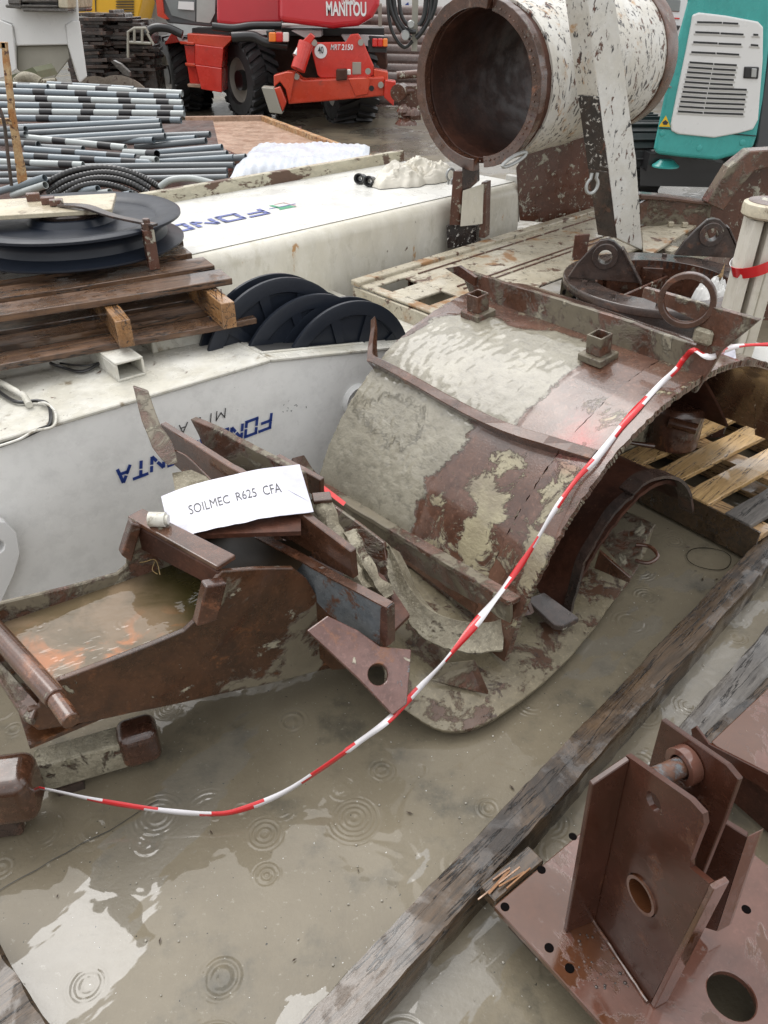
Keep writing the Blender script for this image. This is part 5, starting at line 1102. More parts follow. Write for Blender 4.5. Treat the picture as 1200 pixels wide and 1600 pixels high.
# rusty stub on the pallet
rs = root('rusty_stub', 'stubby rusty steel piece with a round peg standing on the new pallet', 'steel part', P(1045, 700, z=NZ))
c_ = P(1048, 690, z=NZ); m = MB(); m.lathe(c_, Z, [(.0, 0), (.10, 0), (.10, .15), (.085, .17), (0, .17)], 40, a0=0, a1=360); m.build('stub_body', m_rust, rs, smooth=True, bevel=.003)
m = MB(); m.tube([c_ + Vector((-.06, -.085, .13)), c_ + Vector((.03, -.135, .125))], .021, 20); m.build('peg', m_rust2, rs, smooth=True, bevel=.002)
m = MB(); pl = VP(P(968, 720, z=.1), P(1015, 700, z=.1)); m.ext(jag([pl.hit(u, v) for u, v in [(958, 700), (985, 655), (1035, 640), (1028, 690), (1004, 735), (975, 745)]], .03, .002), Vector((.02, .03, 0))); m.build('muddy_web', m_mud, rs)
m = MB(); m.tube([P(975, 690, z=.22), P(1000, 694, z=.21), P(1022, 697, z=.205)], [.006, .009, .011], 12); m.build('rod', m_rust2, rs, smooth=True)
# white drum and post at right edge
dr = root('white_drum', 'chipped white drum behind the new pallet at the right edge', 'drum', P(1180, 670, z=0))
m = MB(); dc = P(1188, 640, z=.12); dc = Vector((dc.x, dc.y + .12, 0)); m.lathe(dc + Z * .10, Z, [(0, .0), (.15, .0), (.19, .03), (.20, .07), (.20, .20), (0, .20)], 48); m.build('drum_shell', m_masttop, dr, smooth=True)
m = MB(); m.lathe(dc, Z, [(0, 0), (.14, 0), (.14, .1), (0, .1)], 32); m.build('drum_foot', m_dark, dr, smooth=True)
wp = root('capped_post', 'cream post with a round rust stained cap and tape round it, at the right edge', 'post', P(1170, 640, Y=3.05))
wc = P(1208, 320, Y=2.86); wc = Vector((wc.x, wc.y, 0)); ztop = P(1193, 320, Y=2.86).z
m = MB(); 
for k in range(3): m.box(Vector((wc.x + (-.055, .0, .045)[k], wc.y + (0, .0, .02)[k], (ztop - .03) / 2 + .1)), Vector(((.018, .014, .02)[k], 0, 0)), Vector((0, .05, 0)), Z * ((ztop - .06) / 2 - .1))
m.build('post_strip', m_mast, wp, bevel=.004)
m = MB(); m.box(Vector((wc.x - .0, wc.y + .03, ztop / 2)), Vector((.055, 0, 0)), Vector((0, .03, 0)), Z * (ztop / 2 - .05)); m.build('post_core', m_rustplate, wp)
m = MB(); m.lathe(Vector((wc.x, wc.y, ztop)), Z, [(0, .012), (.085, .012), (.098, .006), (.10, -.002), (.10, -.03), (.092, -.038), (0, -.038)], 48); m.build('cap', [m_cream], wp, smooth=True)
m = MB(); m.lathe(Vector((wc.x, wc.y, ztop)), Z, [(0, .0135), (.084, .0135), (.084, .0125), (0, .0125)], 48); m.build('cap_plate', m_rustplate, wp)
m = MB(); m.lathe(Vector((wc.x - .01, wc.y, ztop - .20)), Vector((-.45, 0, 1)), [(.082, -.02), (.084, -.02), (.084, .02), (.082, .02)], 24, closed=True, a0=0, a1=120, ref=(-1, 0, 0)); m.lathe(Vector((wc.x - .01, wc.y, ztop - .20)), Vector((-.45, 0, 1)), [(.082, -.02), (.084, -.02), (.084, .02), (.082, .02)], 24, closed=True, a0=-100, a1=0, ref=(-1, 0, 0), mi=1); m.build('tape_loop', [m_tred, m_twht], wp, smooth=True)

# ------------------------------------------------------------ flanged ring with two lugs, sack inside
RZ = .60; rcn = P(1034, 436, z=RZ); rcn = Vector((rcn.x, rcn.y, 0)); RR = .405
rg = root('flanged_ring', 'dark flanged ring with two bored lugs standing behind the rear plate of the muddy shell', 'flange', (rcn.x, rcn.y, .1))
m = MB(); m.lathe(rcn + Z * RZ, Z, [(.285, 0), (RR, 0), (RR + .004, -.006), (RR + .004, -.032), (RR, -.036), (.285, -.036)], 72, closed=True); m.build('flange', m_dark, rg, smooth=True, bevel=.002)
m = MB(); m.lathe(rcn, Z, [(.285, RZ - .002), (.285, .10), (.31, .10), (.31, RZ - .034)], 64); m.build('ring_wall', m_rust, rg, smooth=True)
m = MB(); m.lathe(rcn, Z, [(.30, .12), (.34, .12), (.34, .50), (.32, .565)], 64); m.build('outer_wall', m_dark, rg, smooth=True)
m = MB()
for k in range(9):
    th = 2 * pi * k / 9; d_ = Vector((cos(th), sin(th), 0)); m.box(rcn + d_ * .272 + Z * .47, d_ * .010, Z.cross(d_) * .045, Z * .10)
m.build('inner_block', m_rust, rg, bevel=.002)
m = MB()
for k in range(12):
    th = 2 * pi * k / 12 + .2; d_ = Vector((cos(th), sin(th), 0)); m.lathe(rcn + d_ * .35 + Z * RZ, Z, [(0, .014), (.012, .014), (.012, 0)], 6)
m.build('bolt', m_dark, rg)
def lug(u, v, ang, side, mat):
    c = P(u, v, z=RZ + .105); nrm = Vector((cos(ang), sin(ang), 0)); tdir = Z.cross(nrm)
    base = [c + tdir * .155 - Z * .10, c + tdir * .06 + Z * .035, c + Z * .062 + tdir * .025, c + Z * .068, c + Z * .062 - tdir * .03, c + tdir * -.066 + Z * .02, c - tdir * .11 - Z * .04, c - tdir * .14 - Z * .10]
    hl = circ(c, tdir, Z, .030, 28); m = MB(); a_ = (base[1] - base[0]).cross(base[2] - base[1]); b_ = (hl[1] - hl[0]).cross(hl[2] - hl[1])
    if a_.dot(b_) < 0: hl = hl[::-1]
    m.ring_ext(base, hl, nrm * .022); m.build('lug', mat, rg, bevel=.003)
    m = MB(); m.lathe(c, nrm, [(.028, -.018), (.050, -.018), (.052, -.014), (.052, .036), (.028, .036)], 36, closed=True); m.build('lug_bush', m_dark, rg, smooth=True, bevel=.002)
    m = MB(); e_ = base[0]; m.ext([base[0] - nrm * .02, base[1] - nrm * .02, base[1] + nrm * .042, base[0] + nrm * .042], tdir * .008); m.build('lug_rib', m_dark, rg, bevel=.001)
lug(946, 398, R(-105), 1, m_dark); lug(1110, 364, R(-100), 1, m_dark)
m = MB(); q = P(905, 402, z=RZ + .02); m.box(q + Z * .045, Vector((.035, .01, 0)), Vector((0, .006, 0)), Z * .055); m.build('tab_plate', m_rustplate, rg, bevel=.002)
m = MB(); 
for (u, v) in ((988, 495), (900, 470)):
    c_ = P(u, v, z=.42); c_ = c_ ; m.lathe(c_ + Vector((0, -.02, 0)), Vector((-.1, -1, 0)), [(.022, 0), (.036, 0), (.036, .02), (.022, .02)], 24, closed=True)
m.build('port_boss', m_black, rg, smooth=True)
m = MB()
for i in range(5): m.lathe(P(882, 455 + i * 9, z=.47 - .02 * i) + Vector((0, 0, 0)), Vector((-.3, -1, 0)), [(0, .03), (.009, .03), (.009, 0)], 6)
m.build('bolt', m_black, rg)
tag(crumple('sack', P(1066, 500, z=.46), .12, .10, .09, m_bagb, 6.0, 40, .4, .7, 6).build('black_sack', m_bagb, smooth=True), 'shiny black plastic sack stuffed inside the flanged ring', 'sack')
tag(crumple('sack', P(1110, 474, z=.53), .085, .07, .10, m_bagw, 9.0, 40, 1.0, .8, 6).build('white_sack', m_bagw, smooth=True), 'crumpled white printed sack sticking out of the flanged ring behind the small lifting ring', 'sack')
m = MB(); c_ = P(1120, 440, z=.62); m.ext([c_ + Vector((-.035, 0, -.01)), c_ + Vector((.03, .02, 0)), c_ + Vector((.015, 0, .075)), c_ + Vector((.005, 0, .03))], Vector((.003, .006, 0))); tag(m.build('torn_cardboard', m_pal), 'torn brown cardboard flap on the white printed sack', 'cardboard')

# bent brown frame behind the ring
bf = root('bent_steelwork', 'bent brown steel frame with thick flame cut edge behind the capped post', 'steel frame', P(1100, 340, Y=4.6))
def yext(pix, Y, vec, name, mat, parent, bev=.003, jg=0):
    pts = [P(u, v, Y=Y) for u, v in pix]; pts = jag(pts, .05, jg) if jg else pts; m = MB(); m.ext(pts, Vector(vec)); return m.build(name, mat, parent, bevel=bev)
yext([(1000, 318), (1020, 309), (1060, 314), (1112, 322), (1108, 350), (1100, 375), (1000, 350)], 4.35, (0, .03, 0), 'low_web', m_rustmud, bf)
yext([(1000, 303), (1040, 306), (1110, 316), (1112, 323), (1060, 316), (1000, 312)], 4.33, (0, .07, 0), 'top_edge', m_rust2, bf, .006)
yext([(1110, 322), (1145, 268), (1175, 238), (1230, 234), (1260, 500), (1150, 520), (1120, 400), (1100, 350)], 4.40, (0, .03, 0), 'web', m_rustplate, bf)
yext([(1105, 318), (1140, 262), (1172, 236), (1240, 232), (1240, 252), (1178, 268), (1160, 290), (1130, 330)], 4.28, (0, .10, 0), 'thick_edge', m_rustmud, bf, .006)
m = MB(); w0_, w1_ = P(1008, 382, z=.56), P(1080, 352, z=.56); m.ext([P(1003, 360, z=.56), P(1050, 348, z=.56), P(1088, 352, z=.56), P(1020, 395, z=.56), P(1005, 392, z=.56)], -Z * .014); m.box(P(1048, 350, z=.575), Vector((.014, 0, 0)), Vector((0, .012, 0)), Z * .012); m.box(P(1070, 351, z=.575), Vector((.014, 0, 0)), Vector((0, .012, 0)), Z * .012)
m.build('white_shelf', m_table, bf, bevel=.002)

# ------------------------------------------------------------ teal and white machine on the right (leans with the lens)
EY = 6.8
ex_m = root('excavator', 'teal and white tracked machine seen from behind with louvred white cowl', 'excavator', P(1110, 300, Y=EY + .4))
body_px = [(1074, -60), (1074, 3), (1048, 100), (1021, 232), (1024, 241), (1062, 246), (1119, 251), (1150, 243), (1176, 232), (1182, 214), (1192, 156), (1203, 60), (1206, 20), (1206, -60)]
m = MB(); m.ext([P(u, v, Y=EY) for u, v in body_px], (.45, 1.25, 0)); m.build('body_shell', m_teal, ex_m, bevel=.03, seg=3)
m = fy([(1183, 222), (1190, 160), (1204, 60), (1300, 60), (1300, 235), (1180, 232)], EY + .04, 1.1); m.build('side_cover', plain('dark_grey_cover', (.07, .075, .08), .5), ex_m, bevel=.01)
m = fy([(1016, 240), (1140, 256), (1300, 236), (1300, 262), (1010, 268)], EY + .25, .9); m.ext([P(u, v, Y=EY + .32) for u, v in [(1000, 262), (1240, 262), (1240, 296), (1000, 290)]], (.3, .8, 0)); m.build('chassis', m_black, ex_m)  # second block: black filling added for the dark shade beneath the machine
def cv(x, y): return (860 + x / 3.2, y / 3.2)
cw = [cv(x, y) for x, y in [(712, 75), (745, 62), (880, 78), (1040, 108), (1066, 135), (1064, 300), (1040, 600), (1015, 648), (940, 668), (820, 690), (640, 672), (606, 655), (604, 620), (640, 440), (680, 250), (705, 120)]]
m = MB(); m.ext([P(u, v, Y=EY - .018) for u, v in cw], (0, .05, 0)); m.build('cowl', m_cowl, ex_m, bevel=.012, seg=3)
slots = [(735, 110, 858, 113), (864, 114, 940, 118), (726, 160, 846, 165), (852, 166, 966, 172), (1016, 172, 1040, 174), (716, 210, 836, 216), (842, 217, 955, 222), (1004, 224, 1040, 227), (706, 260, 826, 266), (832, 266, 944, 273)]
for k in range(11):
    y0 = 311 + k * 24.5 + (0 if k < 5 else 0); xl = 697 - k * 5.8; xm = 814 - k * 5.2
    xr = (932 - k * 5) if k < 5 else 982 - (k - 5) * 3.5
    slots += [(xl, y0, xm, y0 + 8), (xm + 6, y0 + 9 + (0 if k < 5 else -1), xr, y0 + 15)]
for (x0, y0, x1, y1) in slots:
    a_, b_ = cv(x0, y0), cv(x1, y1); m = MB(); m.ext([P(a_[0], a_[1] - 1.3, Y=EY - .024), P(b_[0], b_[1] - 1.3, Y=EY - .024), P(b_[0], b_[1] + 1.5, Y=EY - .024), P(a_[0], a_[1] + 1.5, Y=EY - .024)], (0, .008, 0)); m.build('vent_slot', m_black, ex_m)
    m = MB(); m.ext([P(a_[0] - 2, a_[1] + 2.0, Y=EY - .028), P(b_[0] + 2, b_[1] + 2.0, Y=EY - .028), P(b_[0] + 2, b_[1] + 5.0, Y=EY - .020), P(a_[0] - 2, a_[1] + 5, Y=EY - .020)], (0, .015, 0)); m.build('louvre', m_cowl, ex_m)
hx = [cv(x, y) for x, y in [(972, 333), (1046, 335), (1040, 395), (966, 392)]]; m = MB(); m.ext([P(u, v, Y=EY - .03) for u, v in hx], (0, .02, 0)); hd_ = m.build('latch_plate', m_black, ex_m, bevel=.008, seg=2)
hx = [cv(x, y) for x, y in [(1008, 342), (1034, 343), (1030, 388), (1004, 386)]]; m = MB(); m.ext([P(u, v, Y=EY - .04) for u, v in hx], (0, .012, 0)); m.build('latch_handle', m_galv, ex_m, bevel=.004)
hx = [cv(x, y) for x, y in [(578, 578), (600, 635), (543, 633)]]; m = MB(); m.ext([P(u, v, Y=EY - .006) for u, v in hx], (0, .004, 0)); m.build('warning_sign', m_sign, ex_m)
hx = [cv(x, y) for x, y in [(560, 612), (575, 600), (590, 612), (582, 624), (566, 624)]]; m = MB(); m.ext([P(u, v, Y=EY - .008) for u, v in hx], (0, .002, 0)); m.build('warning_symbol', m_ink, ex_m)
m = MB(); a_ = [cv(540, 640), cv(820, 662), cv(1030, 680)]
m.tube([P(u, v, Y=EY - .004) for u, v in a_], .004, 6); m.build('seam', m_black, ex_m)
for (x, y) in ((560, 666), (745, 740), (960, 712)): m = MB(); m.lathe(P(*cv(x, y), Y=EY - .0), -Yv, [(0, .006), (.012, .006), (.022, .004), (.024, 0)], 16); m.build('bolt_cap', m_teal, ex_m, smooth=True)
m = MB(); 
for i in range(9): m.lathe(P(1040, 258, Y=EY + .2) + Z * (-.012 * 0), Z, [(0, .04), (.06, .04), (.08, .02), (.11, .0), (.11, -.012), (0, -.012)], 28) if i == 0 else None
m.build('fan_guard', m_teal, ex_m, smooth=True)
m = MB(); c_ = P(1045, 135, Y=EY - .05); m.tube([c_ + Vector((-.02, 0, .06)), c_, c_ + Vector((.03, .04, -.01))], .008, 8); m.build('hinge', m_galv, ex_m, smooth=True)
m = MB(); m.tube(spline([P(1055, 50, Y=EY - .03), P(1042, 90, Y=EY - .04), P(1038, 130, Y=EY - .04), P(1030, 160, Y=EY - .03)], 6), .006, 8); m.build('strap', m_black, ex_m, smooth=True)
m = fy([(1126, -8), (1146, -8), (1150, 3), (1122, 3)], EY + .3, .1); m.build('beacon', m_lo, ex_m, bevel=.006)
# tracks of pads
def track(cx, cy, cz, length, hgt, wdt, rootobj, npad=34, axx=Vector((0, 1, 0))):
    m = MB(); r_ = hgt / 2; per = 2 * length + 2 * pi * r_; wv = Vector((1, 0, 0)) * wdt / 2
    for i in range(npad):
        s_ = per * i / npad
        if s_ < length: p_, nn = (s_ - length / 2, r_), (0, 1)
        elif s_ < length + pi * r_: a__ = (s_ - length) / r_; p_, nn = (length / 2 + sin(a__) * r_, cos(a__) * r_), (sin(a__), cos(a__))
        elif s_ < 2 * length + pi * r_: p_, nn = (length / 2 - (s_ - length - pi * r_), -r_), (0, -1)
        else: a__ = (s_ - 2 * length - pi * r_) / r_; p_, nn = (-length / 2 - sin(a__) * r_, -cos(a__) * r_), (-sin(a__), -cos(a__))
        c = Vector((cx, cy, cz)) + axx * p_[0] + Z * p_[1]; n_ = axx * nn[0] + Z * nn[1]; t_ = Vector((1, 0, 0)).cross(n_)
        m.box(c, wv, t_ * per / npad * .46, n_ * .012); m.box(c + n_ * .02, wv, t_ * .008, n_ * .018)
    m.build('track_pads', m_rubber, rootobj, bevel=.003)
    m = MB(); m.box(Vector((cx, cy, cz)), wv * .8, axx * length / 2, Z * r_ * .7); m.build('track_frame', m_black, rootobj)
tx = P(995, 230, Y=7.6); track(tx.x - .02, 8.3, .36, 1.5, .62, .38, ex_m); track(tx.x + 1.75, 8.3, .36, 1.5, .62, .38, ex_m)

# ------------------------------------------------------------ red telehandler seen from behind
TY = 12.6
tr = root('telehandler', 'red rotating telehandler with big lugged tyres, seen from behind', 'telehandler', (-1.3, TY + 1.2, 0))
def wheel_(u, v, Y, Rw, wdt, nrm, name='wheel'):
    c = P(u, v, Y=Y); c.z = max(Rw, min(c.z, Rw + .05)); nrm = Vector(nrm).normalized()
    wl = bpy.data.objects.new(name, None); sc.collection.objects.link(wl); wl.parent = tr; wl.location = c - tr.location
    h_ = wdt / 2; m = MB(); m.lathe(c, nrm, [(Rw * .56, h_ * .8), (Rw * .62, h_), (Rw * .90, h_ * .95), (Rw * .97, h_ * .7), (Rw * .97, -h_ * .7), (Rw * .90, -h_ * .95), (Rw * .56, -h_)], 48)
    e_ = Z; g_ = nrm.cross(e_).normalized()
    for k in range(22):
        for sd_ in (1, -1):
            th = 2 * pi * (k + (.5 if sd_ > 0 else 0)) / 22; d_ = e_ * cos(th) + g_ * sin(th); th2 = th + .22; d2_ = e_ * cos(th2) + g_ * sin(th2); q_ = nrm.cross(d_) * .035
            a_ = c + d_ * Rw * .93 + nrm * h_ * .98 * sd_; b_ = c + d2_ * Rw * .96 + nrm * h_ * .02 * sd_
            m.add([a_ - q_, a_ + q_, b_ + q_, b_ - q_, a_ - q_ + d_ * .055, a_ + q_ + d_ * .055, b_ + q_ + d2_ * .05, b_ - q_ + d2_ * .05], [(0, 1, 2, 3), (4, 7, 6, 5), (0, 4, 5, 1), (1, 5, 6, 2), (2, 6, 7, 3), (3, 7, 4, 0)])
    m.build('tyre', m_rubber, wl, smooth=True)
    m = MB(); m.lathe(c, nrm, [(Rw * .58, h_ * .82), (Rw * .55, h_ * .86), (Rw * .50, h_ * .55), (Rw * .40, h_ * .45), (Rw * .30, h_ * .5), (0, h_ * .5)], 40); m.build('rim', m_rim, wl, smooth=True)
    m = MB(); m.lathe(c, nrm, [(Rw * .27, h_ * .5), (Rw * .26, h_ * .85), (0, h_ * .88)], 28); m.build('hub', m_black, wl, smooth=True)
wn_ = (-.80, -.60, 0)
wheel_(392, 137, 13.35, .52, .46, wn_); wheel_(280, 122, 14.3, .52, .46, (-.86, -.5, 0)); wheel_(546, 172, 12.95, .50, .62, (-.30, .95, .0) if False else (-.93, -.36, 0)); wheel_(308, 150, 14.9, .50, .40, (-.9, -.4, 0))
# chassis and side step box
m = fy([(340, 55), (600, 55), (606, 100), (590, 150), (470, 158), (440, 150), (350, 135), (290, 100), (280, 62)], 14.1, 2.0); m.build('chassis', m_darkrust, tr, bevel=.02)
def crop(x, y): return (220 + x / 5.4545, y / 5.4545)
def tq(pts, Y, d, mat, name, bev=.008, seg=1): m = MB(); m.ext([P(*crop(x, y), Y=Y) for x, y in pts], (0, d, 0)); return m.build(name, mat, tr, bevel=bev, seg=seg)
tq([(395, 285), (770, 310), (770, 345), (705, 410), (455, 375), (400, 370)], 13.0, .9, m_redd, 'step_box_top')
tq([(460, 378), (705, 408), (690, 580), (462, 550)], 12.96, .8, m_red, 'step_box_front')
tq([(462, 552), (690, 582), (690, 790), (515, 760)], 12.94, .7, m_red, 'step_box_front')
tq([(325, 350), (455, 362), (455, 385), (335, 375)], 12.99, .5, m_redd, 'step'); tq([(375, 535), (465, 545), (465, 570), (380, 560)], 12.99, .5, m_redd, 'step'); tq([(395, 715), (510, 720), (510, 750), (400, 742)], 12.99, .5, m_tray, 'step')
tq([(370, 385), (460, 390), (465, 560), (512, 745), (420, 720)], 13.1, .4, m_red, 'side_skirt')
tq([(260, 285), (300, 300), (330, 360), (230, 375), (200, 380)], 13.8, .5, m_red, 'front_fender')
# turret, cab, counterweight
m = fy([(338, -160), (338, 38), (370, 41), (410, 38), (440, 38), (440, -160)], 13.0, 1.6); m.build('engine_cover', m_red_pink, tr, bevel=.05, seg=3)
m = MB(); pw = [(436, -120), (436, 34), (470, 39), (520, 45), (560, 41), (582, 28), (593, 8), (594, -30), (590, -120)]
m.ext([P(u, v, Y=12.25) for u, v in pw], (0, 1.3, 0)); m.build('counterweight', m_red_pink, tr, bevel=.07, seg=4)
m = fy([(250, -120), (240, 0), (262, 36), (330, 42), (342, 0), (345, -120)], 13.25, 1.3); m.build('cab_frame', plain('cab_grey', (.08, .085, .09), .4), tr, bevel=.02, seg=2)
m = fy([(258, -110), (258, 0), (268, 24), (305, 34), (306, -110)], 13.23, .02); m.build('cab_window', m_glass, tr)
m = fy([(308, -110), (307, 34), (328, 36), (336, 20), (338, -110)], 13.23, .02); m.build('cab_window', m_frost, tr)
m = fy([(279, 2), (303, 3), (303, 16), (278, 14)], 13.20, .01); m.build('window_sticker', m_cowl, tr)
put_text('NOLEGGI', P(281, 10, Y=13.19), P(301, 11, Y=13.19), Z, .05, lift=.003).build('lettering', m_ink, tr) if False else None
m = fy([(248, -60), (256, 20), (264, 30), (258, 30), (246, 25), (238, -60)], 13.2, .4); m.build('cab_pillar', m_redd, tr)
def bar(pts, Y, r_, mat=m_black, name='guard_rail'):
    m = MB(); m.tube(spline([P(u, v, Y=Y) for u, v in pts], 5), r_, 12); m.build(name, mat, tr, smooth=True)
bar([(230, 53), (240, 44), (262, 44), (285, 54)], 13.0, .055); bar([(332, 41), (365, 44), (395, 40), (440, 40)], 12.6, .05); bar([(363, 58), (395, 57), (415, 66), (450, 71)], 12.5, .065)
m = fy([(300, 44), (358, 44), (358, 56), (362, 60), (300, 56)], 13.3, .5); m.build('turntable', m_black, tr)
m = fy([(440, 44), (600, 44), (600, 56), (440, 56)], 13.4, .8); m.build('turntable', m_black, tr)
# rear outrigger assembly
def c2v(x, y): return (400 + x / 4, y / 4)
def rq(pts, Y, d, mat, name, bev=.01, seg=1): m = MB(); m.ext([P(*c2v(x, y), Y=Y) for x, y in pts], (0, d, 0)); return m.build(name, mat, tr, bevel=bev, seg=seg)
rq([(330, 250), (350, 235), (385, 265), (560, 262), (590, 215), (640, 210), (670, 260), (735, 410), (735, 470), (700, 485), (405, 488), (385, 470)], 12.2, .06, m_red, 'rear_plate', .012, 2)
rq([(205, 500), (240, 455), (290, 500), (800, 480), (805, 600), (420, 635), (200, 652)], 12.05, .35, m_redd, 'outrigger_beam', .02, 2)
rq([(110, 470), (195, 448), (245, 455), (215, 620), (205, 650), (185, 560), (150, 510), (112, 545)], 12.0, .3, m_redd, 'outrigger_bracket')
rq([(735, 430), (825, 450), (825, 510), (735, 480)], 12.1, .3, m_redd, 'outrigger_bracket')
rq([(805, 500), (875, 510), (860, 665), (800, 610)], 12.0, .25, m_red, 'outrigger_leg')
rq([(32, 545), (110, 550), (165, 715), (85, 705)], 11.9, .25, m_hoppergrey, 'outrigger_pad'); rq([(110, 555), (150, 540), (190, 640), (165, 700)], 11.95, .2, m_redd, 'outrigger_leg')
rq([(575, 490), (715, 485), (700, 590), (620, 605)], 12.03, .02, m_redd, 'reinforcing_plate')
m = MB(); m.tube([P(*c2v(262, 435), Y=11.95), P(*c2v(312, 270), Y=12.05)], .10, 16); m.build('ram_cylinder', m_red, tr, smooth=True)
m = MB(); m.tube([P(*c2v(245, 350), Y=11.95), P(*c2v(285, 280), Y=12.05)], .04, 12); m.build('ram_rod', m_galv, tr, smooth=True)
rq([(290, 255), (340, 205), (370, 230), (345, 270), (320, 300)], 12.15, .15, m_red, 'ram_bracket')
rq([(500, 435), (565, 432), (570, 500), (500, 505)], 12.0, .15, m_darkrust, 'tow_hitch'); rq([(568, 433), (592, 433), (592, 470), (568, 470)], 12.05, .05, m_lw, 'reflector')
rq([(602, 388), (657, 388), (657, 465), (602, 467)], 12.19, .01, m_hoppergrey, 'data_plate')
def disc(x, y, r_, Y, mat, name, d=.02):
    m = MB(); m.lathe(P(*c2v(x, y), Y=Y), -Yv, [(0, d), (r_, d), (r_, 0)], 32); m.build(name, mat, tr)
disc(405, 320, .085, 12.19, m_wlet, 'speed_sign', .01)
tv = put_text('40', P(*c2v(388, 335), Y=12.165), P(*c2v(423, 335), Y=12.165), Z, .085, .02, lift=.002); tv.build('lettering', m_ink, tr)
put_text('MRT', P(*c2v(466, 312), Y=12.19), P(*c2v(524, 312), Y=12.19), Z, .065, .01, lift=.004, shear=.2).build('lettering', m_twht, tr)
put_text('2150', P(*c2v(535, 313), Y=12.19), P(*c2v(606, 313), Y=12.19), Z, .068, .025, lift=.004, shear=.1).build('lettering', m_wlet, tr)
put_text('MANITOU', P(*c2v(440, 99), Y=12.235), P(*c2v(690, 103), Y=12.235), Z, .165, .03, lift=.004).build('lettering', m_wlet, tr)
put_text('LONGHIN', P(*c2v(537, 28), Y=12.235), P(*c2v(620, 28), Y=12.235), Z, .07, .03, lift=.004).build('lettering', m_wlet, tr)
for (x, y) in ((255, 478), (365, 267), (655, 265), (700, 445), (780, 530)): disc(x, y, .038, 12.04 if y > 400 else 12.19, m_rim, 'pin_head', .03)
disc(722, 552, .035, 12.05, m_black, 'pin_hole', .004)
for (x0, x1, flip) in ((80, 205, 0), (727, 822, 1)):
    rq([(x0 - 20, 190) if not flip else (x0 - 25, 225), (x0 + 20, 190) if not flip else (x1 + 5, 228), (x1, 265) if not flip else (x1, 300), (x0, 270) if not flip else (x0, 300)], 12.3, .15, m_black, 'lamp_housing')
    y0, y1 = (202, 262) if not flip else (240, 292); w_ = (x1 - x0)
    xs_ = [(x0, x0 + w_ * .35, m_lo if not flip else m_lr), (x0 + w_ * .35, x0 + w_ * .7, m_lr), (x0 + w_ * .7, x1, m_lw if not flip else m_lo)]
    for (a_, b_, mt) in xs_: rq([(a_, y0), (b_, y0), (b_, y1), (a_, y1)], 12.26, .05, mt, 'tail_light')
rq([(700, 250), (735, 255), (820, 300), (815, 335), (700, 330)], 12.35, .2, m_black, 'mudguard')
m = fy([(195, 83), (208, 83), (208, 95), (195, 95)], 13.4, .1); m.build('side_light', m_lr, tr)
m = fy([(220, 94), (240, 96), (243, 132), (226, 132)], 13.6, .2); m.build('outrigger_pad', m_hoppergrey, tr)
m = fy([(455, 48), (502, 48), (502, 57), (478, 60)], 12.6, .4); m.build('tool_tray', m_cowl, tr)
m = fy([(533, 55), (600, 57), (575, 72), (540, 66)], 12.7, .4); m.build('tool_tray', m_cowl, tr)
# ------------------------------------------------------------ brown casing pipes stacked behind
random.seed(2); k = 0
rows_ = [(17, 16.2), (32, 16.0), (49, 15.8), (62, 15.7), (77, 15.6), (92, 15.5), (107, 15.4), (121, 15.2), (137, 15.1), (155, 15.0), (172, 14.9)]
for i, (v, Y) in enumerate(rows_):
    a_, b_ = P(430, v - 2, Y=Y), P(700, v + 5, Y=Y); m = MB(); m.tube([a_, b_], .115, 20); 
    tag(m.build('brown_pipe', m_pipebrown, smooth=True), ['topmost', 'second', 'third', 'fourth', 'fifth', 'sixth', 'seventh', 'eighth', 'ninth', 'tenth', 'lowest'][i] + ' brown pipe of the stack behind the telehandler', 'pipe', 'brown pipes stacked behind the telehandler')
m = MB(); m.box(P(594, 105, Y=15.0), Vector((.03, 0, 0)), Vector((0, .02, 0)), Z * .9); tag(m.build('stack_post', m_hoppergrey), 'pale strap post holding the stack of brown pipes', 'post')
hr_ = root('hose_mast', 'grey upright with black hydraulic hoses looped on it beside the casing mouth', 'hose rack', P(645, 100, Y=9.5))
m = fy([(645, -60), (655, -60), (652, 80), (643, 80)], 9.5, .08); m.build('upright', m_hoppergrey, hr_)
for (pts, r_) in (([(606, -40), (610, 10), (625, 45), (642, 60)], .028), ([(612, -40), (618, 20), (632, 45), (650, 50)], .026), ([(622, -40), (626, 20), (640, 42)], .022), ([(604, -40), (608, 30), (618, 60), (632, 74), (645, 64)], .02), ([(668, -40), (664, 20), (655, 40)], .028), ([(675, -40), (672, 20), (662, 45), (650, 60)], .028), ([(682, -40), (680, 5), (672, 30)], .03)):
    m = MB(); m.tube(spline([P(u, v, Y=9.45) for u, v in pts], 6), r_ * .9, 10); m.build('hose', m_black, hr_, smooth=True)
m = MB(); m.lathe(P(642, 38, Y=9.42), -Yv, [(0, .05), (.03, .05), (.04, 0)], 14); m.lathe(P(633, 55, Y=9.42), -Yv, [(0, .08), (.04, .08), (.05, 0)], 14); m.build('coupling', m_galv, hr_, smooth=True)
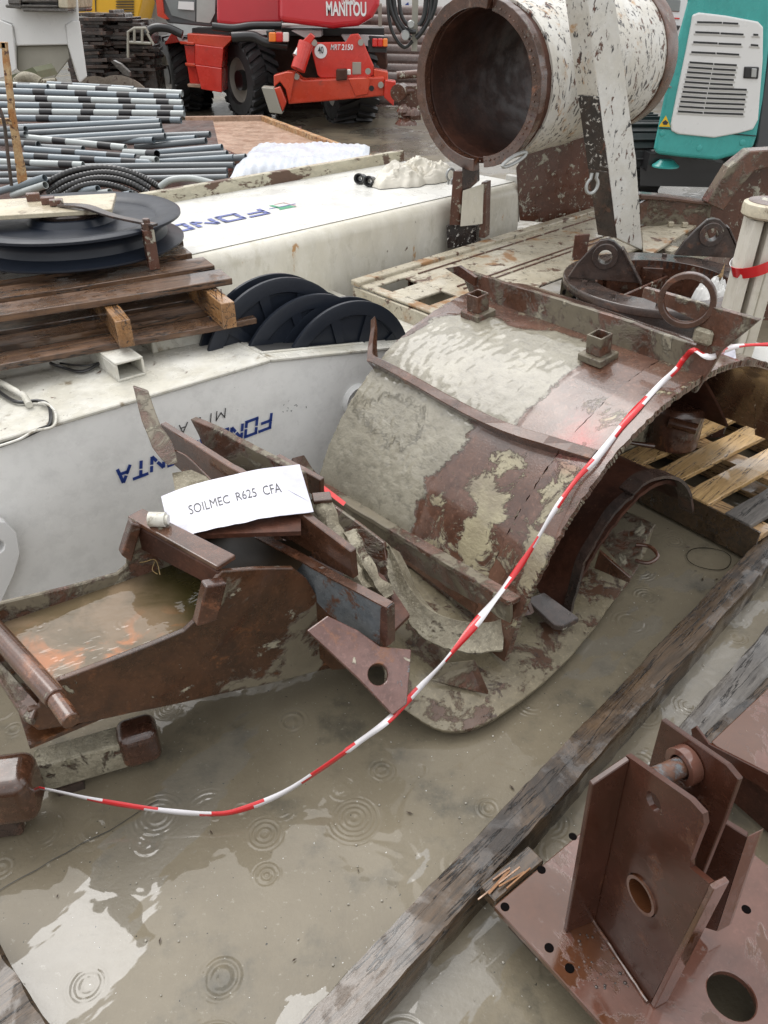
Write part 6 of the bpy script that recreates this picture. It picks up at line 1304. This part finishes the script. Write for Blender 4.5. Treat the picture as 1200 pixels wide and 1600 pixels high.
# scrap gearbox parts right of the telehandler
gx = root('scrap_parts', 'heap of pale corroded machine castings beside the telehandler outrigger', 'scrap parts', P(640, 190, Y=11.2))
for (u, v, rx, h_, s_) in ((635, 195, .16, .12, 3), (645, 180, .12, .12, 7), (630, 175, .10, .10, 12)): crumple('c', P(u, v, Y=11.3), rx, rx * .8, h_, None, s_, 14, s_, .6, 9).build('casting', m_rustplate, gx, smooth=True)
m = MB(); c_ = P(622, 145, Y=11.4); m.lathe(c_, Vector((-.3, -1, 0)), [(0, .02), (.10, .02), (.10, -.2), (0, -.2)], 24); m.tube([c_ + Vector((.05, .1, 0)), c_ + Vector((.4, .2, .02))], .05, 12); m.tube([P(620, 118, Y=11.5), P(660, 115, Y=11.5)], .05, 10); m.box(P(640, 160, Y=11.6), Vector((.15, 0, 0)), Vector((0, .1, 0)), Z * .2); m.build('shaft_part', m_rustplate, gx, smooth=True)

# ------------------------------------------------------------ hopper, steel stacks, yellow machine at the upper left
HY = 9.6
hp_ = root('hopper', 'white hopper frame with grey tapered bin at the upper left', 'hopper', P(60, 130, Y=HY))
def hq(pts, Y, d, mat, name, bev=.01): m = MB(); m.ext([P(x / 5, y / 5, Y=Y) for x, y in pts], (-.42 * d, d, 0)); return m.build(name, mat, hp_, bevel=bev)
hq([(-400, -200), (600, -200), (612, 40), (618, 160), (515, 195), (535, 350), (130, 358), (100, 190), (0, 155), (-400, 160)], HY, 1.2, m_cowl, 'upper_body')
hq([(515, 192), (560, 160), (622, 158), (682, 600), (625, 650), (530, 350)], HY - .03, .25, m_cowl, 'front_leg')
hq([(-100, 160), (0, 155), (98, 195), (132, 540), (60, 600), (-100, 640)], HY - .03, .25, m_cowl, 'front_leg')
hq([(132, 360), (530, 352), (548, 455), (425, 615), (300, 640), (135, 545)], HY + .08, .9, m_hoppergrey, 'tapered_bin')
dk = root('pallet', 'grey weathered pallet frame on top of the white hopper', 'pallet', P(60, 10, Y=HY - .2))
for (pts, mt) in (([(40, 30), (165, 35), (165, 70), (40, 60)], m_greywood), ([(165, 35), (450, 38), (450, 60), (165, 60)], m_greywood), ([(165, 62), (530, 66), (530, 98), (175, 90)], m_greywood), ([(450, -60), (530, -60), (530, 66), (455, 62)], m_cream), ([(60, -60), (160, -60), (160, 34), (60, 32)], m_greywood), ([(165, -30), (450, -30), (450, 20), (165, 18)], m_greywood)):
    m = MB(); m.ext([P(x / 5, y / 5, Y=HY - .25) for x, y in pts], (0, .8, 0)); m.build('board', mt, dk, bevel=.01)
gb = MB(); gb.ext([P(x / 5, y / 5, Y=8.6) for x, y in [(80, 590), (255, 525), (285, 560), (310, 615), (95, 645)]], (0, .5, .0)); tag(gb.build('green_plate', plain('mossy_green_steel', (.13, .14, .08), .5)), 'tilted mossy green plate lying at the foot of the hopper', 'steel plate')
m = MB(); m.tube(spline([P(28, 130, Y=8.4), P(38, 122, Y=8.4), P(52, 124, Y=8.4), P(62, 130, Y=8.4)], 5), .055, 10); m.tube([P(60, 130, Y=8.4), P(88, 127, Y=8.4)], .03, 10); tag(m.build('muddy_coupling', m_mud, smooth=True), 'muddy pipe coupling on the ground in front of the hopper', 'coupling')
# stacks of dark track shoes
random.seed(31)
proto = None
labels_ = 'dark rusty steel plate in the tall stacks between the hopper and the telehandler'
for col_, (u0, u1) in enumerate(((128, 160), (152, 190), (182, 232))):
    v = 150
    while v > (22 if col_ == 1 else 26):
        uc = random.uniform(u0, u1); Y = 13.2 + col_ * .15 + random.uniform(-.15, .15); c_ = P(uc, v, Y=Y); wd_ = random.uniform(.14, .34)
        m = MB(); ang = random.uniform(-.15, .15); ex1 = Vector((cos(ang), sin(ang), random.uniform(-.04, .04))); m.box(c_, ex1 * wd_, Vector((-sin(ang), cos(ang), 0)) * .3, Z * .022)
        if random.random() < .5: m.box(c_ + ex1 * wd_ * .5 + Z * .03, ex1 * .03, Yv * .28, Z * .03)
        tag(m.build('steel_shoe', m_dark, bevel=.004), 'dark rusty steel plate in the ' + ('stack beside the white hopper', 'middle one of the three tall stacks', 'tall stack nearest the telehandler')[col_], 'steel plate', 'dark steel plates in the tall stacks'); v -= random.uniform(4.5, 7)
m = MB()
for (uc, w_) in ((140, .26), (172, .32), (210, .36)): m.box(P(uc, 90, Y=13.7), Vector((w_, 0, 0)), Vector((0, .25, 0)), Z * .50)
tag(m.build('stack_core', m_dark), 'dense dark inner mass of the stacked steel plates', 'steel stack')
for (u, v, w2, lb) in ((155, 128, .36, 'left one of two half buried drums at the foot of the steel stacks'), (190, 135, .42, 'right one of two half buried drums at the foot of the steel stacks')):
    c_ = P(u, v + 42, Y=10.8); m = MB(); m.lathe(c_, Vector((.1, -1, .15)), [(0, .02), (w2 * .8, .02), (w2, .0), (w2, -.15), (0, -.15)], 40); tag(m.build('half_drum', layered('stony_rust', (.16, .13, .10), (.24, .20, .16), 9, [((.07, .04, .03), 9, .55, .65, .5, -.5)], (.4, .7)), smooth=True), lb, 'drum')
m = MB(); m.ext([P(x / 5, y / 5, Y=10.2) for x, y in [(865, 480), (885, 472), (940, 500), (1010, 565), (1012, 600), (960, 580)]], (0, .08, 0)); tag(m.build('pale_plank', m_greywood), 'pale pointed plank leaning against the steel stacks', 'plank')
cg_ = root('steel_cage', 'small steel cage of rods beside the telehandler cab', 'cage', P(215, 80, Y=12.6))
for pts in ([(200, 90), (200, 50), (210, 44), (228, 44), (232, 52)], [(202, 66), (236, 68)], [(210, 44), (210, 66)], [(222, 44), (222, 66)], [(230, 52), (240, 70)]):
    m = MB(); m.tube([P(u, v, Y=12.6) for u, v in pts], .018, 8); m.build('rod', m_hoppergrey, cg_, smooth=True)
ym = root('yellow_machine', 'yellow machine body behind the stacks of dark steel', 'machine', P(175, 60, Y=17))
m = fy([(118, -80), (123, 24), (160, 21), (203, 32), (215, 33), (227, -20), (227, -80)], 17, 1.5); m.build('body', m_yel, ym, bevel=.02)
m = fy([(128, -20), (138, -20), (139, 13), (131, 17)], 16.98, .03); m.build('window', m_black, ym)
for k in range(7): m = fy([(181, -2 + k * 4), (209, -2 + k * 4), (209, -0.6 + k * 4), (181, -.6 + k * 4)], 16.97, .03); m.build('vent_slot', m_black, ym)
m = fy([(147, -40), (149, 20), (150, 20), (149, -40)], 16.98, .02); m.build('seam', m_black, ym)
# background: site cabins, van
m = fy([(215, -60), (262, -60), (262, 60), (212, 60)], 18, .5); tag(m.build('grey_cladding', plain('grey_panel', (.30, .31, .32), .5)), 'grey cladding panel between the yellow machine and the telehandler cab', 'panel')
cab_ = root('site_cabin', 'pale site cabin behind the stack of brown pipes', 'cabin', (.5, 20, 0))
m = MB(); m.box((.5, 21.3, 1.3), (3.2, 0, 0), (0, 1.2, 0), (0, 0, 1.3)); m.build('wall', m_cowl, cab_, bevel=.03)
m = fy([(626, 14), (638, 3), (640, 14)], 20.05, .03); m.build('blue_sign', m_blue, cab_)
m = MB(); m.box((-.6, 20.08, 1.6), (.45, 0, 0), (0, .02, 0), (0, 0, .4)); m.build('window', m_glass, cab_)
vn = root('white_van', 'white van with a dark window and red stripe behind the casing pipe', 'van', P(1040, 60, Y=15))
m = fy([(990, -120), (990, 60), (1010, 75), (1070, 72), (1130, 72), (1130, -120)], 15, 2.0); m.build('body', m_van, vn, bevel=.06, seg=3)
m = fy([(1012, -8), (1036, -6), (1036, 18), (1013, 16)], 14.98, .03); m.build('window', m_glass, vn, bevel=.01); m = fy([(1040, -5), (1064, 0), (1062, 19), (1040, 17)], 14.98, .03); m.build('window', m_glass, vn, bevel=.01)
m = fy([(1034, 26), (1062, 28), (1062, 30), (1034, 28)], 14.98, .02); m.build('stripe', m_lr, vn)
m = fy([(1020, 38), (1064, 40), (1060, 48), (1022, 47)], 14.95, .06); m.build('bumper', m_black, vn, bevel=.01)
for u in (1010, 1090):
    m = MB(); m.lathe(P(u, 78, Y=15) + Vector((0, .05, 0)), Vector((0, -1, 0)), [(0, .05), (.2, .05), (.33, .04), (.36, 0), (.36, -.2), (0, -.2)], 32); m.build('wheel', m_rubber, vn, smooth=True)
# blank far walls closing the yard
for (x0_, x1_, y_, h_, lb) in ((-30, -6, 30, 5, 'long pale warehouse wall at the far left of the yard'), (4, 34, 28, 5, 'long pale warehouse wall at the far right of the yard')):
    wr = root('warehouse', lb, 'building', ((x0_ + x1_) / 2, y_, 0)); m = MB(); m.box(((x0_ + x1_) / 2, y_ + 5, h_ / 2), ((x1_ - x0_) / 2, 0, 0), (0, 5, 0), (0, 0, h_ / 2)); m.build('wall', plain('pale_cladding', (.42, .43, .43), .5), wr)
    for k in range(5): m = MB(); m.box((x0_ + (x1_ - x0_) * (k + .5) / 5, y_ - .02, 3.2), (1.2, 0, 0), (0, .05, 0), (0, 0, .5)); m.build('window', m_glass, wr)

# ------------------------------------------------------------ rusty tray, wrapped goods, conduit heap
tz = .30; tray = root('rusty_tray', 'flat rusty sheet metal tray with an orange rim, rain wet, behind the grey pipes', 'steel tray', P(430, 230, z=0))
m = MB(); m.ext([P(u, v, z=tz) for u, v in [(290, 188), (412, 186), (582, 250), (420, 262), (372, 250), (268, 204)]], -Z * .02); m.build('sheet', m_tray, tray)
def edge(a_, b_, mt, nm): 
    p_, q_ = P(*a_, z=tz + .02), P(*b_, z=tz + .02); d_ = (q_ - p_).normalized(); m = MB(); m.box((p_ + q_) / 2, (q_ - p_) / 2, Z.cross(d_) * .03, Z * .035); m.build(nm, mt, tray, bevel=.004)
edge((412, 186), (582, 250), m_orange, 'rim'); edge((266, 200), (372, 250), m_rustplate, 'rim'); edge((290, 187), (412, 185), m_tray, 'rim'); edge((350, 208), (470, 206), m_tray, 'rib') if False else None
m = MB(); m.box(P(420, 225, z=.14), (.35, 0, 0), (0, .5, 0), (0, 0, .12)); m.build('support', m_darkrust, tray)
wr_ = MB(); rows = []
c0w, c1w = P(357, 284, Y=5.45), P(575, 262, Y=5.9)
for i in range(20):
    r_ = []
    for k in range(60):
        s_, t_ = k / 59, i / 19; p = Vector((c0w.x + (c1w.x - c0w.x) * s_, c0w.y + (c1w.y - c0w.y) * s_ + t_ * .9, 0)); z_ = c0w.z + .015 + .085 * min(1, s_ * 9, (1 - s_) * 1.2) ** .5 * min(1, t_ * 5) ** .5
        z_ += .004 * math.sin(s_ * 120 + noise.noise(Vector((s_ * 4, t_ * 3, 0))) * 5) + .012 * noise.noise(Vector((s_ * 8, t_ * 5, 2))); p.z = max(.2, z_ - (.0 if t_ < .95 else .1)); r_.append(p)
    rows.append(r_)
rows.insert(0, [p - Z * .16 for p in rows[0]]); wr_.patch(rows, .004); tag(wr_.build('wrapped_bundle', m_film, smooth=True), 'long bundle wrapped in white plastic film behind the white mast', 'wrapped bundle')
def Yof(v): return 7.75 - (v - 130) * .0145
def conduit(u0, v0, u1, v1, dpx, mat, bands=(), label='', group='grey plastic pipes heaped behind the mast', bmat=None):
    vm = (v0 + v1) / 2; a_, b_ = P(u0, v0, Y=Yof(vm) + .1), P(u1, v1, Y=Yof(vm) - .1); t_ = (a_ - O).dot(Vector((0, cp_, -sp_))); r_ = dpx / 2 / 1200 * t_; d_ = (b_ - a_); L_ = d_.length; d_.normalize()
    rt = root('grey_pipe', label, 'pipe', a_, group)
    m = MB(); m.tube([a_, b_], r_, 14, caps=False); m.tube([b_, a_ ], r_ * .86, 14, caps=False); m.lathe(b_, d_, [(r_ * .86, 0), (r_, 0)], 14); m.build('pipe_wall', mat, rt, smooth=True)
    for (ub) in bands:
        s_ = (ub - u0) / (u1 - u0); c_ = a_.lerp(b_, s_); m = MB(); m.tube([c_ - d_ * .055, c_ + d_ * .055], r_ * 1.05, 14, caps=False); m.lathe(c_ - d_ * .055, d_, [(r_, 0), (r_ * 1.05, 0)], 14); m.lathe(c_ + d_ * .055, d_, [(r_, 0), (r_ * 1.05, 0)], 14); m.build('band', m_band, rt, smooth=True)
ordn = ['first (topmost)', 'second', 'third', 'fourth', 'fifth', 'sixth', 'seventh']
for i, (u0, v0, u1, v1, mt, bs) in enumerate(((-30, 131, 285, 146, m_pvcl, (40, 100, 162, 226)), (-30, 141, 281, 152, m_pvc, (64, 130, 195, 252)), (-30, 152, 285, 161, m_pvcl, (68, 136, 198, 256)), (-30, 163, 287, 170, m_pvc, (-10, 75, 143, 205, 263)), (-30, 174, 288, 178, m_pvcl, (-8, 75, 140, 199, 258)), (-30, 184, 283, 188, m_pvc, (-5, 70, 135, 196, 257)))):
    conduit(u0, v0, u1, v1, 9.8, mt, bs, ordn[i] + ' full length black banded pipe of the upper bundle, counted from the top')
conduit(75, 131, 210, 139, 8, m_pvc, (107, 167), 'short black banded pipe lying on top of the upper bundle')
conduit(-30, 133, 75, 136, 8, m_pvc, (20,), 'short pipe stub at the left end of the upper bundle')
rnd = [(30, 199, 250, 190), (32, 209, 252, 197), (45, 218, 255, 206), (60, 224, 258, 213), (150, 221, 240, 219), (205, 214, 328, 210), (200, 222, 306, 216), (212, 230, 322, 220), (228, 240, 347, 230), (235, 247, 355, 240), (250, 253, 365, 246), (265, 257, 384, 245), (0, 262, 365, 258), (0, 273, 355, 267), (0, 283, 355, 277), (-30, 204, 40, 202), (-30, 213, 40, 210), (40, 229, 130, 233)]
wd2 = ['upper', 'second', 'third', 'fourth', 'short stub', 'short upper right', 'short second right', 'longer right', 'thick right', 'fifth right', 'sixth right', 'lowest right', 'long upper front', 'long middle front', 'long lowest front', 'far left upper', 'far left lower', 'hidden middle']
for i, q_ in enumerate(rnd): conduit(*q_, 9.5, [m_pvc, m_pvcd][i % 2 if i < 12 else 1], (), wd2[i] + ' plain grey pipe in the loose heap behind the mast')
for i, (u0, v0, u1, v1, mt, bs, lb) in enumerate(((30, 214, 196, 231, m_pvcl, (95, 165), 'black banded pipe crossing the heap with its open end in the middle'), (-30, 221, 60, 226, m_pvcd, (50,), 'dark banded pipe end at the left of the heap'), (40, 233, 212, 246, m_pvc, (110, 180), 'second black banded pipe of the loose heap'), (-30, 240, 240, 255, m_pvc, (68, 140, 203), 'long black banded pipe low in the loose heap'), (-30, 252, 130, 258, m_pvcl, (40, 105), 'pale black banded pipe at the lower left of the heap'), (195, 238, 233, 240, m_pvcl, (238,), 'pale jointed pipe at the right of the heap'), (200, 248, 245, 250, m_pvcl, (215,), 'short pale pipe end under the thick right pipe'))):
    conduit(u0, v0, u1, v1, 10.5, mt, bs[:3], lb)
for i, (u0, v0, u1, v1) in enumerate(((-20, 305, 70, 278), (20, 305, 71, 289), (90, 305, 153, 295), (118, 309, 172, 300), (140, 316, 205, 303))): conduit(u0, v0, u1, v1, 10.5, [m_pvc, m_pvcl][i % 2 if i != 3 else 1], (), ['slanting grey pipe end furthest left in front of the hoses', 'shorter slanting pipe end under the furthest left one', 'slanting pipe end just left of the hose ends', 'slanting pale pipe end in the middle of the front three', 'slanting pipe end nearest the mast rail'][i])
hz = [([(60, 300), (85, 280), (120, 266), (165, 262), (205, 270), (232, 282), (250, 294)], 'outermost'), ([(75, 302), (100, 284), (135, 273), (170, 270), (205, 278), (235, 294)], 'second'), ([(82, 306), (105, 292), (140, 280), (175, 279), (205, 287), (232, 302)], 'third'), ([(100, 306), (125, 292), (155, 287), (185, 292), (215, 305)], 'innermost')]
for i, (pts, nm) in enumerate(hz):
    m = MB(); pth = spline([P(u, v, Y=5.35 - .03 * i) for u, v in pts], 22); m.tube(pth, [.0215 + .0018 * math.sin(k * 1.8) for k in range(len(pth))], 12); tag(m.build('corrugated_hose', m_hose, smooth=True), nm + ' of the black corrugated hoses arching over the heap', 'hose', 'black corrugated hoses')
m = MB(); m.tube(spline([P(u, v, Y=5.2) for u, v in [(250, 292), (268, 281), (300, 279), (338, 288)]], 8), .020, 12); tag(m.build('bent_conduit', m_pvcl, smooth=True), 'bent pale grey conduit between the black hoses and the wrapped bundle', 'conduit')
m = MB(); m.add([Vector((x, y, z)) for x, y, z in [(-4.5, 5.2, .28), (-.95, 5.2, .28), (-1.6, 8.0, .62), (-4.9, 8.0, .62), (-4.5, 5.2, .2), (-.95, 5.2, .2), (-1.6, 8.0, .54), (-4.9, 8.0, .54)]], [(0, 1, 2, 3), (7, 6, 5, 4), (0, 4, 5, 1), (1, 5, 6, 2), (2, 6, 7, 3), (3, 7, 4, 0)]); 
for (x, y, h_) in ((-4.3, 5.4, .25), (-1.1, 5.4, .25), (-1.8, 7.8, .55), (-4.6, 7.8, .55)): m.box((x, y, h_ / 2), (.05, 0, 0), (0, .05, 0), (0, 0, h_ / 2))
tag(m.build('pipe_rack', m_darkrust), 'low dark steel rack carrying the heap of grey pipes', 'rack')
m = MB(); m.box(P(262, 213, Y=6.9), (.06, 0, 0), (0, .05, 0), (0, 0, .03)); 
tag(crumple('c', P(258, 222, Y=6.6), .12, .08, .07, None, 4, 14, 0, .6, 9).build('dead_leaves', layered('dead_leaves', (.36, .27, .17), (.50, .42, .30), 20, [], (.5, .8)), smooth=True), 'pale clump of debris between the ends of the grey pipes', 'debris')
# rusty frame at the left edge
rf = root('rusty_stand', 'orange rusty angle frame standing at the left edge in front of the grey pipes', 'steel frame', P(30, 290, Y=4.6))
for pix in ([(1, 66), (9, 66), (22, 180), (40, 282), (28, 288), (14, 190)], [(-30, 64), (8, 66), (9, 76), (-30, 76)], [(-30, 184), (18, 186), (20, 195), (-30, 195)]):
    m = MB(); m.ext(jag([P(u, v, Y=4.6) for u, v in pix], .03, .002), (0, .03, 0)); m.build('angle_bar', m_orange, rf, bevel=.002)
m = MB(); m.tube(spline([P(u, v, Y=4.55) for u, v in [(-5, 160), (6, 190), (12, 240), (18, 290)]], 6), .010, 8); m.build('strap', m_dark, rf, smooth=True)

# ------------------------------------------------------------ caution tape
tp_pts = [(1215, 538, 'z', .74), (1150, 541, 'z', .745), (1125, 552, 'r', .04), (1098, 542, 'r', .04), (1080, 556, 'r', .035), (1056, 578, 'c', .035), (1030, 602, 'c', .010), (985, 650, 'c', .010), (935, 712, 'c', .020), (900, 750, 'c', .022), (865, 800, 'c', .035), (832, 855, 'c', .05)]
pth = []
for (u, v, md, q_) in tp_pts:
    if md == 'r': pth.append(rp.hit(u, v) - thick.normalized() * q_)
    elif md == 'z': pth.append(P(u, v, z=q_))
    else:
        h_ = cylhit(u, v, SR + q_); pth.append(h_[2] if h_ else P(u, v, z=.6))
tA_ = pth[-1]; tipz = tri3.hit(612, 1120)
pth += [P(790, 915, z=tA_.z * .80 + .0), P(745, 972, z=tA_.z * .66), P(695, 1033, z=tA_.z * .54), P(650, 1080, z=tA_.z * .45), P(608, 1124, z=tipz.z - .01)]
z0_ = tipz.z - .01
pth += [P(560, 1160, z=z0_ * .72), P(500, 1203, z=z0_ * .45), P(440, 1240, z=z0_ * .28), P(380, 1264, z=z0_ * .2), P(335, 1272, z=z0_ * .18), P(260, 1267, z=z0_ * .22), P(160, 1252, z=z0_ * .35), P(85, 1236, z=z0_ * .5), P(30, 1226, z=z0_ * .55)]
cl_ = spline(pth, 14); m = MB(); vs = []; dist = 0; per = .125; mi = []; wt = .0115
dl = [0]
for i in range(1, len(cl_)): dl.append(dl[-1] + (cl_[i] - cl_[i - 1]).length)
for i, p in enumerate(cl_):
    d_ = (cl_[min(i + 1, len(cl_) - 1)] - cl_[max(i - 1, 0)]).normalized(); vw = (O - p).normalized(); n_ = (Z * .6 + Vector((0, -.8, 0))).normalized(); tw = 1.3 * noise.noise(Vector((dl[i] * 4.6, 2, 7))) + (.5 if dl[i] > 2.0 else 0)
    s_ = d_.cross(n_).normalized(); n2_ = s_.cross(d_); s_ = s_ * cos(tw) + n2_ * sin(tw); ww = wt * (.68 + .45 * noise.noise(Vector((dl[i] * 7, 9, 1))))
    vs += [p - s_ * ww, p + n2_ * .0015, p + s_ * ww]
f = []; 
for i in range(len(cl_) - 1):
    a_ = 3 * i
    for k_ in range(2):
        f.append((a_ + k_, a_ + k_ + 1, a_ + 4 + k_, a_ + 3 + k_)); mi.append(int((dl[i] + k_ * .03) / per) % 2)
m.v = vs; m.f = f; m.m = mi
tape = m.build('caution_tape', [m_tred, m_twht], smooth=True); tag(tape, 'red and white striped caution tape strung over the shell down to the ground block', 'caution tape')
so_ = tape.modifiers.new('solid', 'SOLIDIFY'); so_.thickness = .0008
kn = root('tape_knot', 'folded tape end and white paper tag hanging at the top corner of the rear plate', 'tape tag', P(1100, 550, z=.73))
m = MB(); m.patch([[P(u, v, z=.735) for u, v in r_] for r_ in ([(1088, 540), (1098, 537), (1110, 548), (1123, 553)], [(1092, 548), (1100, 548), (1112, 557), (1122, 562)])], .001); m.build('tape_fold', m_tred, kn)
m = MB(); m.patch([[P(u, v, z=.728) for u, v in r_] for r_ in ([(1118, 552), (1135, 540), (1148, 541)], [(1112, 571), (1130, 566), (1150, 560)])], .001); m.build('paper_tag', m_paper, kn)
print('tris', sum(len(o.data.polygons) for o in sc.objects if o.type == 'MESH'))
